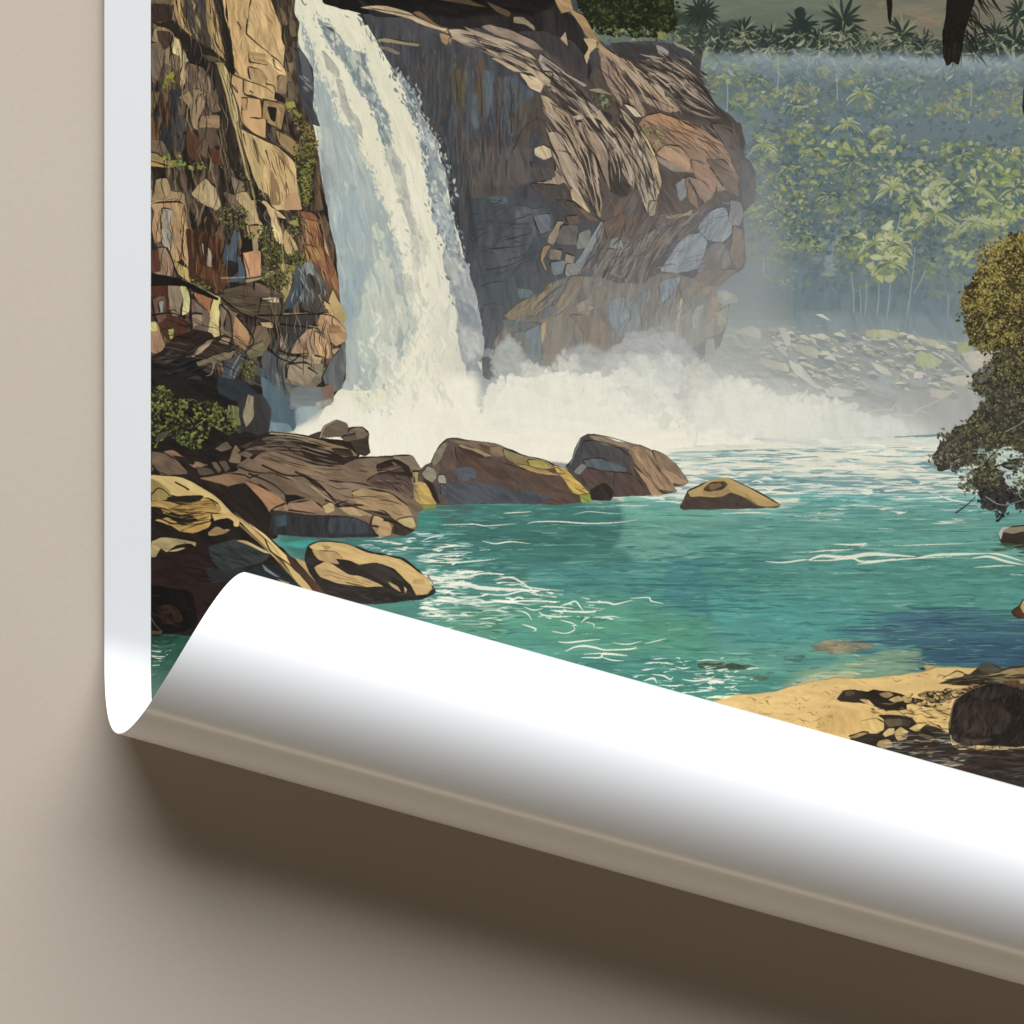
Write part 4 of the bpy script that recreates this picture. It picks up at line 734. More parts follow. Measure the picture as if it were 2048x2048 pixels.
def paint_left_cliff():
    ln = 3.0; K_ = '#1f1a14'
    p('T', '290,-160 584,-160 588,40 590,110 596,170 606,212 628,255 638,330 652,400 662,460 672,500 680,600 690,690 690,760 660,800 560,850 480,880 380,900 290,920', '#332a21', ang=84, sc=8, st=5, pal=['#262019', '#342a20', '#443629', '#554435', '#675340'], w=2)
    ribs('T', '305,-20 310,300 318,600 330,800', '470,-20 490,300 500,600 520,800', 260, ['#1f1a15', '#5f4b36', '#4a3a2b', '#7a6346', '#2a221b', '#8a7150'], 240, w=(2, 9), part=(.04, .14), a=.8)
    ribs('T', '500,400 520,560 540,800', '640,400 665,560 660,780', 150, ['#1f1a15', '#5f4b36', '#4a3a2b', '#7a6346', '#2d3338', '#8a7150'], 241, w=(2, 8), part=(.06, .2), a=.8)
    # ---- upper part
    for s, c, ang in [('-20,-420 1150,-420 1150,0 700,0 -20,20', '#a4885a', 84), ('700,-60 1150,-60 1200,110 1250,250 1250,360 1290,450 1270,560 1305,650 1300,700 1220,690 1205,800 1200,910 1280,960 1060,910 920,870 900,760 800,680 825,600 800,480 770,330 730,180', '#b39261', 80),
                      ('750,0 900,0 960,300 980,600 900,700 830,600 800,420', '#ae8c5b', 80), ('1000,0 1140,0 1230,240 1280,450 1260,560 1160,510 1080,420 950,320', '#b89765', 75),
                      ('930,320 1110,450 1170,520 1280,600 1300,690 1220,660 1130,560 1040,560', '#c0a06c', 60), ('960,480 1100,500 1110,560 980,580', '#a08254', 10), ('960,620 1080,660 1120,730 1060,770 970,720', '#94784f', 60),
                      ('620,-60 700,-60 740,180 790,350 812,540 822,640 790,680 760,560 700,400 690,280 640,110', '#272119', 80), ('550,-60 620,0 650,130 690,300 720,470 740,560 700,540 640,460 600,440 580,330 565,150', '#93774a', 80),
                      ('600,20 640,110 690,300 712,470 660,400 620,240', '#a88a58', 80), ('350,-60 540,-60 560,180 580,330 600,440 430,320 380,260 350,120', '#463d33', 80), ('440,0 500,0 520,240 470,280', '#544a3e', 82),
                      ('265,-60 345,-60 360,130 390,250 430,320 370,280 300,230 275,100', '#8e7149', 78), ('290,10 330,20 345,180 380,270 330,230', '#a58550', 78), ('60,-60 240,-60 245,40 200,60 60,20', '#6d5940', 20),
                      ('60,40 230,60 235,180 60,190', '#3b2a20', 60), ('60,190 160,230 270,205 420,340 600,450 700,540 720,580 560,500 380,460 330,420 260,320 130,240', '#282118', 30),
                      ('360,460 520,500 640,530 720,580 700,600 560,540 430,490', '#53462f', 25), ('130,260 230,290 300,350 330,450 330,600 300,640 250,610 180,560 170,480 110,400 70,420 90,300', '#86704d', 75),
                      ('110,300 230,300 250,400 170,450', '#4a3525', 60), ('265,330 310,370 330,450 333,600 300,600 250,480 245,420', '#b7a26e', 80), ('60,420 140,420 182,500 180,580 140,650 110,790 70,730', '#6a5b48', 75),
                      ('240,500 320,540 325,620 300,650 230,600', '#7d674a', 60), ('355,480 400,580 400,680 370,780 330,890 328,700 345,560', '#a28c60', 80), ('380,480 520,500 545,620 430,590', '#211e1b', 10),
                      ('400,600 440,605 540,650 600,780 650,900 680,1000 620,1010 560,950 500,830 400,900 340,900 385,780', '#6a5543', 75), ('330,900 400,860 470,830 560,880 570,960 520,1000 490,1100 510,1190 440,1150 400,980 350,920', '#86704f', 75),
                      ('480,920 540,870 555,960 510,1050 480,1030', '#8f785a', 80), ('60,1060 130,1080 150,1280 60,1250', '#6d4424', 80), ('60,850 130,860 100,1000 60,1040', '#6d5132', 80), ('140,960 240,960 250,1130 190,1160 150,1080', '#3b261e', 80),
                      ('240,840 310,850 290,1050 240,1120', '#2a333a', 85), ('150,1150 240,1180 245,1370 160,1340', '#2b2c2e', 85), ('255,1230 360,1250 355,1380 290,1385', '#323d43', 85), ('250,1060 360,1080 370,1200 280,1260', '#45403a', 80),
                      ('520,1080 670,1065 675,1170 510,1195', '#8a6f4e', 10), ('385,1180 500,1300 490,1480 400,1420', '#573723', 80), ('500,1190 640,1180 690,1330 600,1330 520,1260', '#5b4635', 75), ('600,1370 680,1390 690,1510 620,1490', '#59311f', 80),
                      ('540,1300 580,1310 570,1450 530,1420', '#6b5238', 82), ('70,1300 160,1310 220,1440 60,1410', '#6b5a43', 20), ('60,1410 120,1420 240,1500 260,1530 160,1500 60,1470', '#8f7a4c', 25), ('60,1490 140,1510 240,1540 60,1530', '#a07b3c', 15)]:
        p('J', grow('J', s, 1.1), warm(c), w=2, ln=ln if c[1] in '6789ab' else 0, lc=K_, tx=.10, ang=ang, sc=6, st=6)
    # bright ridge and its shadow
    p('J', '640,590 700,690 740,900 790,1100 850,1220 872,1230 815,1300 845,1420 905,1590 740,1540 690,1300 700,1000 650,800', '#332b22', tx=.2, ang=78, sc=5, st=6)
    p('J', '650,570 720,580 780,700 835,820 885,960 905,1060 885,1160 862,1250 905,1340 945,1500 970,1640 1010,1780 1030,1930 940,1640 900,1500 850,1340 835,1200 780,1060 720,800 680,680', '#95804f', ln=2.5, tx=.12, ang=78, sc=5, st=8)
    p('J', '725,600 765,660 835,890 872,1090 830,1120 795,960 750,760', '#c3ab72', tx=.05, ang=76, sc=5, st=8)
    p('J', '800,690 910,740 920,870 1060,910 1080,1090 960,1090 905,1165 872,1060 835,900 800,800', warm('#b39062'), ln=3, tx=.06, ang=80)
    p('J', '900,900 1075,920 1072,1090 970,1080 1110,1100 1115,1270 1000,1230 910,1150 890,1040', warm('#b68e5e'), tx=.04, ang=80, sc=8, ln=2)
    p('J', '880,900 930,905 945,1010 900,1010', '#a9875a', ln=3, tx=.04); p('J', '1090,920 1290,960 1250,1200 1150,1140 1080,1080', '#9a7c50', ln=3, tx=.1, ang=70, sc=5)
    p('J', '1125,985 1210,995 1200,1120 1160,1100', '#28231a', tx=.1); p('J', '1115,1240 1160,1215 1235,1350 1180,1330', '#4d4639', ln=2, tx=.1)
    p('J', '1200,1200 1330,1260 1420,1330 1380,1440 1300,1380 1240,1330', '#94774e', ln=3, ang=60)
    p('J', '860,1180 1000,1240 1100,1290 1230,1350 1330,1430 1390,1530 1395,1650 1440,1900 1440,1930 1180,1930 1140,1800 1050,1740 1000,1640 945,1480 890,1330', warm('#b99966'), ln=3, tx=.07, ang=76, sc=6, st=8)
    p('J', '1290,1790 1400,1780 1440,1930 1280,1920', '#b68d63', tx=.05, ang=80); p('J', '1150,1560 1230,1700 1250,1880 1160,1880', '#94774f', tx=.06, ang=78, w=2); p('J', '940,1260 1060,1300 1100,1500 1060,1740 980,1560', '#c0a56c', tx=.06, ang=76)
    ribs('J', '880,1180 960,1480 1040,1740 1080,1900', '1200,1340 1340,1460 1400,1640 1430,1900', 44, ['#5e4a2c', '#8c7046', '#46371f', '#cdb37c', '#9c8050'], 201, w=(1, 3.4), part=(.15, .5))
    ribs('J', '740,0 790,330 830,640', '1150,0 1240,250 1280,520', 50, ['#94764a', '#a98a58', '#c2a26e', '#8a6f47', '#bb9a68'], 202, w=(1, 5), part=(.12, .4), a=.7)
    ribs('J', '650,570 740,860 840,1220 930,1560', '760,690 870,1000 900,1300 1010,1780', 36, ['#4b3d25', '#6f5d38', '#c2ab74', '#3b3020', '#d0b982'], 203, w=(1, 3.4), part=(.2, .5))
    ribs('J', '360,480 350,700 340,900', '640,640 660,900 670,1160', 44, ['#4a3c2e', '#8a7558', '#332a20', '#9c8868', '#5d4b3a'], 204, w=(1.5, 5), part=(.15, .45))
    ribs('J', '70,700 70,1000 80,1300', '330,650 320,1000 360,1400', 40, ['#30261d', '#59402a', '#6f4a2b', '#2b3237', '#211b16', '#413227'], 205, w=(2, 8), part=(.15, .4))
    ribs('J', '280,0 320,150 420,330', '680,0 720,300 780,640', 40, ['#2e261c', '#6b583c', '#3a3026', '#a98c5a', '#524534'], 206, w=(1.5, 6), part=(.2, .5))
    for s in ['930,310 1030,400 1120,470 1160,510', '1160,510 1230,560 1300,650', '800,680 920,735 1100,800 1180,860', '905,735 920,870 1070,910', '1065,910 1075,1080 970,1085', '890,900 940,910 930,1000', '1080,910 1200,940 1290,965', '905,1150 1000,1230 1110,1280 1230,1350 1320,1410',
              '1120,1100 1110,1270', '1150,1150 1230,1190 1240,1280', '800,780 840,840 855,850 830,790', '850,200 885,260 870,275', '960,840 990,850 985,880', '1110,770 1190,800 1200,910', '1230,1190 1320,1230 1420,1320', '1110,1380 1160,1540', '1000,1290 1050,1500', '905,1230 930,1340', '1180,540 1200,620 1260,660', '960,570 1130,600']:
        line('J', s, '#3a2e1c', 3.2, 1.0, .9)
    # dark stone beside the water
    p('J', '1150,-60 1330,-60 1345,0 1380,130 1420,220 1400,400 1412,560 1280,575 1292,450 1255,350 1252,240 1195,110', '#3d3327', tx=.2, ang=85, sc=5, st=6)
    p('J', '1320,180 1380,190 1390,330 1340,330', '#5c4a32', tx=.15, ang=85, w=3); p('J', '1240,60 1290,120 1310,230 1270,230', '#6a563a', ang=80, w=2); p('J', '1290,440 1400,440 1405,560 1285,565', '#4d4032', tx=.1, ang=85)
    for s, c in [('1280,570 1390,570 1370,650 1345,700 1385,800 1375,920 1290,965 1300,700', '#6d5b43'), ('1225,700 1310,700 1300,860 1215,850', '#8a7252'), ('1310,580 1360,580 1355,650 1320,660', '#7d684f'), ('1310,760 1370,760 1375,900 1310,900', '#695a42'),
                 ('1205,850 1275,900 1280,955 1200,910', '#2a241c')]:
        p('J', s, c, ln=2.5, ang=85, sc=5)
    inks('J', '1180,0 1340,0 1400,400 1400,560 1290,560 1250,240', 26, (12, 50), 82, ['#1e1913', '#7a6242'], 207, w=(1, 3))
    # ---- middle (tile K)
    for s, c, ang in [('60,-80 330,-60 360,40 300,50 60,60', '#8a7250', 70), ('100,-180 200,-190 230,-60 80,-30', '#8f7853', 80), ('440,-60 560,-180 640,-100 680,20 610,60 520,20', '#94805a', 70), ('560,-180 650,-100 690,40 640,80 540,-20', '#a08c66', 80),
                      ('60,20 290,0 350,60 280,65 90,60', '#a88c62', 8), ('80,60 290,45 340,70 362,160 392,340 412,480 402,640 330,520 260,560 160,380 100,390 82,250 100,150', '#a07d55', 82), ('160,100 250,110 240,300 236,450 160,380', '#8c8474', 85),
                      ('320,70 400,340 412,480 402,640 350,480', '#b58f59', 80), ('60,460 200,450 245,560 240,680 60,650', '#8a6e55', 80), ('60,470 120,460 140,640 60,650', '#59301f', 80), ('260,560 360,620 405,640 412,745 310,680', '#a38a4e', 60),
                      ('400,300 560,330 700,400 720,620 700,810 570,770 430,725 412,480', '#482b1c', 80), ('570,600 750,600 765,720 700,830 600,730', '#5c351f', 20), ('470,560 560,620 570,725 480,680', '#6d3f1d', 80), ('520,400 600,470 608,600 560,580', '#877865', 80),
                      ('815,310 862,320 850,500 880,560 945,725 770,730 850,650 760,600 780,480', '#3d5466', 80), ('720,420 785,430 760,600 720,560', '#39464d', 80), ('760,560 850,590 850,660 770,700 740,640', '#2a2420', 30), ('900,460 1050,480 1055,700 950,740 920,600', '#ac7e58', 82),
                      ('920,330 1000,360 990,465 890,475', '#211b16', 10), ('990,350 1040,350 1035,480 1000,470', '#94805a', 80), ('930,60 1000,20 1040,180 1080,230 1040,330 960,330 930,200', '#a48c62', 75), ('960,240 1040,230 1040,310 980,330', '#93764f', 40),
                      ('740,-60 930,-20 960,80 880,130 800,60', '#6a5844', 70), ('800,-200 900,-160 920,-40 830,-60', '#7a6850', 70), ('840,-40 940,-60 1000,60 940,120', '#a38a5e', 60),
                      ('1030,10 1100,50 1165,200 1185,330 1272,405 1240,240 1200,140 1285,165 1240,120 1170,70 1120,20', '#b79c6c', 70), ('1170,80 1240,120 1290,165 1200,150', '#c4a878', 30), ('1160,180 1200,160 1245,300 1270,400 1190,320', '#c0a774', 78),
                      ('1290,280 1380,400 1402,470 1330,510 1285,450', '#a78a5c', 70), ('1420,150 1540,150 1620,230 1660,380 1692,520 1745,650 1765,850 1700,890 1640,720 1560,590 1480,570 1465,460 1450,420 1460,300', '#84573a', 76),
                      ('1480,200 1580,220 1630,380 1640,500 1540,450 1480,400', '#8f603b', 78), ('1460,420 1560,440 1600,540 1500,560', '#99713f', 60), ('1620,240 1660,380 1690,520 1650,440', '#a98a62', 76),
                      ('1425,590 1550,600 1622,700 1602,880 1500,890 1458,760', '#7b867f', 80), ('1370,600 1432,600 1465,900 1300,985 1335,800', '#3b4b54', 82), ('1560,600 1640,680 1752,840 1785,960 1720,1010 1640,920 1598,880', '#664936', 78),
                      ('1500,700 1620,760 1700,990 1560,1020 1440,980 1480,880', '#4a4039', 80), ('1240,600 1330,620 1350,760 1280,950 1250,880', '#9a864f', 80),
                      ('690,880 800,870 920,900 1200,895 1250,930 1232,1140 1080,1100 900,1050 700,945', '#524430', 8), ('760,830 1020,750 1160,800 1245,860 1250,905 920,880 790,880', '#5a4735', 5), ('1020,760 1140,790 1240,860 1180,870 1020,830', '#6a5543', 20),
                      ('1080,905 1210,900 1225,945 1120,930', '#a08b70', 10), ('930,730 1060,700 1180,640 1240,660 1080,720 960,760', '#8f7a58', 165),
                      ('60,800 130,790 220,800 225,920 240,1050 380,1100 360,1200 240,1290 120,1150 60,1120', '#4f2b1e', 80), ('70,920 180,900 190,1080 120,1120', '#6b4a38', 75), ('130,940 170,930 160,1030 140,1020', '#7f8378', 80), ('215,800 310,790 350,860 332,1040 245,1045', '#81715a', 80),
                      ('325,790 400,840 405,1020 332,1045 350,920', '#b6aa70', 82), ('440,860 550,880 640,900 600,1040 520,960', '#8c5a3b', 60), ('630,900 690,930 695,1220 630,1315 575,1230 600,1040', '#b3a368', 82), ('430,930 520,960 590,1080 560,1230 450,1180', '#6a5746', 78),
                      ('440,1050 520,1050 520,1130 450,1150', '#8a7560', 20), ('700,980 840,1060 855,1220 780,1265 705,1240', '#7a674e', 80), ('760,1010 800,1080 800,1220 740,1180', '#594938', 80), ('840,1080 920,1150 975,1300 920,1370 815,1270', '#98734f', 70),
                      ('1060,1120 1160,1130 1170,1175 1080,1160', '#a98d66', 10), ('60,1140 110,1140 150,1240 190,1400 60,1380', '#8a6a50', 75), ('60,1130 100,1130 110,1200 60,1200', '#a5a458', 60), ('210,1200 265,1190 260,1285 230,1280', '#8f9046', 80),
                      ('260,1280 440,1210 580,1235 622,1315 480,1400 400,1460 200,1480 60,1500 60,1450 180,1380', '#2d201a', 150), ('420,1460 600,1300 720,1250 800,1290 780,1365 600,1440 500,1500', '#382c22', 150), ('405,1450 560,1300 620,1290 520,1400 440,1475', '#8a755a', 145),
                      ('720,1260 780,1275 760,1330 690,1300', '#8f7857', 30), ('495,1490 660,1425 805,1395 770,1465 650,1500 600,1625 520,1600 475,1530', '#77664c', 150), ('480,1540 600,1500 640,1560 580,1620', '#3f372d', 150),
                      ('60,1500 400,1450 500,1560 640,1640 690,1720 560,1800 300,1760 60,1720', '#1c1a18', 20), ('60,1495 200,1440 260,1380 120,1470', '#2c414c', 150), ('95,1640 190,1605 170,1660 120,1665', '#35646a', 160), ('200,1660 480,1620 540,1700 400,1700', '#383430', 5),
                      ('60,1580 300,1560 460,1600 260,1680', '#231f1b', 10), ('760,1500 920,1395 905,1480 800,1690 690,1695 740,1560', '#384a57', 110), ('690,1700 830,1640 920,1700 900,1810 690,1790', '#29343c', 30), ('1060,1570 1230,1580 1245,1760 1330,1960 1060,1960 1045,1740', '#3b5463', 85),
                      ('930,1480 1040,1500 1060,1700 960,1700', '#4c4a3c', 80), ('1250,1430 1600,1500 1645,1620 1500,1735 1250,1665 1195,1500', '#7a6d5a', 30), ('1320,1520 1500,1510 1560,1600 1480,1700 1320,1640', '#86775f', 60), ('1000,1180 1100,1180 1145,1300 1080,1410 945,1445 960,1320', '#6c5844', 120),
                      ('940,1380 1080,1300 1090,1420 960,1450', '#6e6749', 150), ('1100,1400 1200,1440 1240,1570 1120,1600 1080,1500', '#4d4f52', 100), ('1410,1240 1560,1195 1685,1300 1692,1445 1480,1420 1355,1390', '#93745a', 84), ('1560,1220 1665,1290 1695,1440 1590,1400', '#b08b5e', 84),
                      ('1245,1210 1310,1230 1310,1360 1245,1350', '#93735c', 84), ('1620,1060 1740,1060 1835,1180 1835,1285 1750,1330 1680,1265 1600,1160', '#a37f58', 40), ('1700,1150 1790,1170 1800,1220 1710,1220', '#8a6a4a', 10), ('1730,840 1795,960 1845,1080 1800,1135 1690,1010', '#ac935f', 70),
                      ('1640,920 1700,960 1720,1010 1660,1000', '#a88b5c', 60), ('1270,1060 1545,1060 1525,1150 1430,1240 1320,1355 1255,1200', '#3a3531', 60), ('1640,1620 1720,1480 1835,1330 1840,1560 1805,1720 1700,1750', '#595e5c', 85),
                      ('1520,1420 1620,1440 1600,1500 1500,1490', '#a08a62', 20), ('1720,1380 1790,1360 1740,1420', '#a38a6a', 150), ('1365,1740 1700,1755 1710,1860 1560,1940 1330,1930', '#6b6f6a', 10), ('1620,1740 1700,1700 1720,1820 1640,1840', '#7b604c', 80),
                      ('940,1790 1000,1770 1010,1960 930,1960', '#8f8566', 84), ('1010,1640 1060,1650 1060,1940 1000,1850', '#3a342c', 84), ('760,1800 930,1790 920,1940 800,1940', '#3f4d55', 84), ('1230,1680 1420,1720 1360,1860 1240,1860', '#4f5a5c', 30)]:
        p('K', grow('K', s, 1.12), warm(c), w=2, ln=ln if c[1] in '56789ab' else 0, lc=K_, tx=.10, ang=ang, sc=6, st=6)
    ribs('K', '90,70 110,250 180,400', '330,70 390,300 400,620', 26, ['#6f573a', '#7c7465', '#bb966a', '#5c4730', '#8d6c48'], 210, w=(1, 4))
    ribs('K', '410,100 420,400 440,720', '760,200 720,500 720,820', 40, ['#2b1d15', '#6b4022', '#3a2419', '#7a5234', '#1f1813'], 211, w=(2, 7))
    ribs('K', '1430,160 1470,420 1600,700', '1600,200 1690,520 1760,850', 36, ['#5a3826', '#9c7046', '#704a30', '#b08a5c', '#4a3022'], 212, w=(1, 4.5))
    ribs('K', '1320,620 1340,780 1300,980', '1560,600 1640,740 1700,980', 40, ['#31404a', '#8e978e', '#4f4a44', '#6c7676', '#25282b'], 213, w=(1.5, 6))
    ribs('K', '700,890 900,920 1200,910', '720,960 950,1060 1220,1130', 22, ['#3a2e22', '#6b5a40', '#2b231a'], 214, w=(1, 3.5))
    ribs('K', '70,1460 300,1420 600,1260', '60,1720 300,1700 640,1560', 34, ['#15120f', '#3c2e26', '#2a221c', '#4d4136', '#24323a'], 215, w=(2, 8))
    ribs('K', '1100,1150 1120,1500 1080,1900', '1500,1150 1300,1500 1400,1900', 34, ['#45505a', '#5d564b', '#38444b', '#786a58', '#2e3336'], 216, w=(2, 8), a=.7)
    ribs('K', '1380,1260 1440,1400', '1660,1260 1690,1440', 16, ['#5d4838', '#b79066', '#7a5f48'], 217, w=(1, 4), part=(.4, .9))
    p('K', '60,680 200,700 320,720 440,770 560,840 670,900 660,925 480,855 390,800 200,785 60,795', '#1b1711', tx=.1, ang=15)
    for s in ['200,440 240,520 300,680 410,760', '60,1060 240,1040 380,1090', '390,800 420,900 430,1200', '440,860 480,940 580,1020', '700,960 780,1060 800,1230', '840,1060 1000,1280 920,1420', '1020,1060 1010,1180 960,1330', '1040,1060 1240,1060 1500,1050 1700,1060 1800,1130', '1240,1140 1500,1170 1600,1150',
              '1130,1360 1230,1450 1350,1500 1450,1560', '1230,1380 1340,1420 1500,1410', '1340,1500 1440,1420', '880,500 920,640', '1250,900 1260,1000 1220,1140', '1100,640 1240,660 1300,740', '700,900 900,1050 1080,1100 1220,1140', '1560,1430 1660,1450', '1300,1640 1310,1560 1330,1520', '1500,1540 1590,1600', '620,1310 760,1400 860,1340',
              '930,1440 900,1560 840,1690', '1070,900 1060,960 1040,1050']:
        line('K', s, '#1d1812', 4, 1.2, .92)
    for s in ['660,890 480,790 340,730', '1270,1050 1500,1040', '1510,1160 1640,1190 1660,1290', '640,1500 610,1600 560,1620', '880,1420 800,1560 790,1660', '800,1690 850,1560 900,1500', '1290,860 1320,720 1360,620', '1600,870 1660,1010', '700,720 1040,700 1200,640']:
        line('K', s, '#a48c62', 3, 1, .85)
    ribs('T', '305,0 312,300 318,620', '455,0 470,250 510,620', 210, ['#1b1611', '#241d16', '#3a2d21', '#a58b62'], 242, w=(.8, 2.6), part=(.04, .16), a=.85)
    ribs('T', '500,420 530,560 560,780', '640,420 670,560 660,760', 120, ['#1b1611', '#241d16', '#a58b62', '#3b3a3a'], 243, w=(.8, 2.6), part=(.05, .2), a=.85)
    ribs('T', '330,600 420,640 520,700', '310,720 420,740 540,800', 60, ['#15110e', '#2c241d', '#6f5b43'], 244, w=(1, 3), part=(.1, .35), a=.85)
    # plants on the ledges
    gr = ['#24241a', '#33341a', '#4b4a1e', '#6a6628', '#7f7b34']
    gy = ['#2b2a17', '#46431b', '#6b6023', '#8a7a30', '#94883c']
    for i, (s, n, r, pl) in enumerate([('1280,950 1370,950 1430,1040 1520,1170 1590,1300 1590,1380 1540,1500 1500,1500 1450,1340 1430,1230 1380,1130', 120, (2, 5.5), gy), ('1390,1300 1560,1330 1560,1500 1540,1640 1530,1860 1440,1880 1400,1600 1370,1440', 190, (2, 5), gr),
                                       ('1440,1530 1520,1530 1520,1820 1450,1820', 60, (2, 5), ['#5c6026', '#7c7d34', '#8a8a40'])]):
        leaves('J', s, n * 3, (1.2, 3.8), pl, 220 + i)
    p('J', '1550,1340 1600,1440 1615,1600 1612,1760 1645,1930 1560,1930 1560,1700 1580,1500', '#5c4630', tx=.15, ang=80, sc=5, ln=2)
    p('J', '1290,950 1370,930 1380,990 1310,1000', '#8f8c3c', w=2); p('J', '1370,1000 1430,1060 1410,1080 1370,1040', '#7d8438', w=2)
    for x, y, r in [(240, 690, 9), (200, 760, 7), (260, 740, 6), (210, 710, 5), (170, 800, 5)]: leaf(*pt('J', [[x, y]])[0], r, x * .1, .6, ['#8a8a2c', '#94902f', '#757a2a'][x % 3])
    leaves('J', '180,1440 330,1430 360,1500 560,1490 540,1560 420,1560 360,1520 300,1560 200,1520', 46, (2.5, 8), ['#2f3319', '#55581f', '#7f7c30', '#6f8a38', '#9a8e3c'], 224)
    leaves('J', '700,1520 750,1480 960,1600 1040,1740 1100,1860 980,1900 900,1700 760,1620', 30, (2, 5), ['#262519', '#3f3d20', '#5d5828'], 225)
    for i, (s, n, r) in enumerate([('660,130 800,30 930,80 965,180 900,290 760,260 680,200', 95, (2, 6)), ('1080,420 1200,390 1295,450 1290,570 1150,610 1095,560', 95, (1.8, 5)), ('1330,500 1420,460 1485,520 1440,600 1340,580', 55, (1.8, 5)), ('1300,190 1430,140 1480,260 1400,340 1310,300', 45, (2, 6)),
                                   ('1080,640 1250,660 1300,740 1240,840 1100,790', 70, (2, 5)), ('1040,220 1170,260 1200,420 1090,440 1050,340', 60, (2, 5)), ('880,1490 1000,1470 1015,1600 925,1630', 40, (2, 6)), ('420,700 520,740 600,800 560,840 440,770', 22, (2, 5)), ('1240,740 1330,600 1380,660 1300,800', 30, (2, 5)), ('940,300 1010,310 1000,360 920,350', 14, (2, 5))]):
        leaves('K', s, n * 3, (1.2, 3.8), ['#1f1f14', '#26271a', '#3a3b1c', '#505122', '#6b692e', '#7f7b36'], 230 + i)
    p('K', '1320,200 1400,180 1420,240 1360,230', '#8a8a45', w=1.5, ln=2); p('K', '1340,600 1390,610 1380,650 1340,640', '#8d8330', w=1.5)
    line('K', '1080,610 1150,660 1180,800', '#7a7040', 2, 1); line('K', '1260,400 1280,600 1310,720', '#8d8050', 3, 1.5)

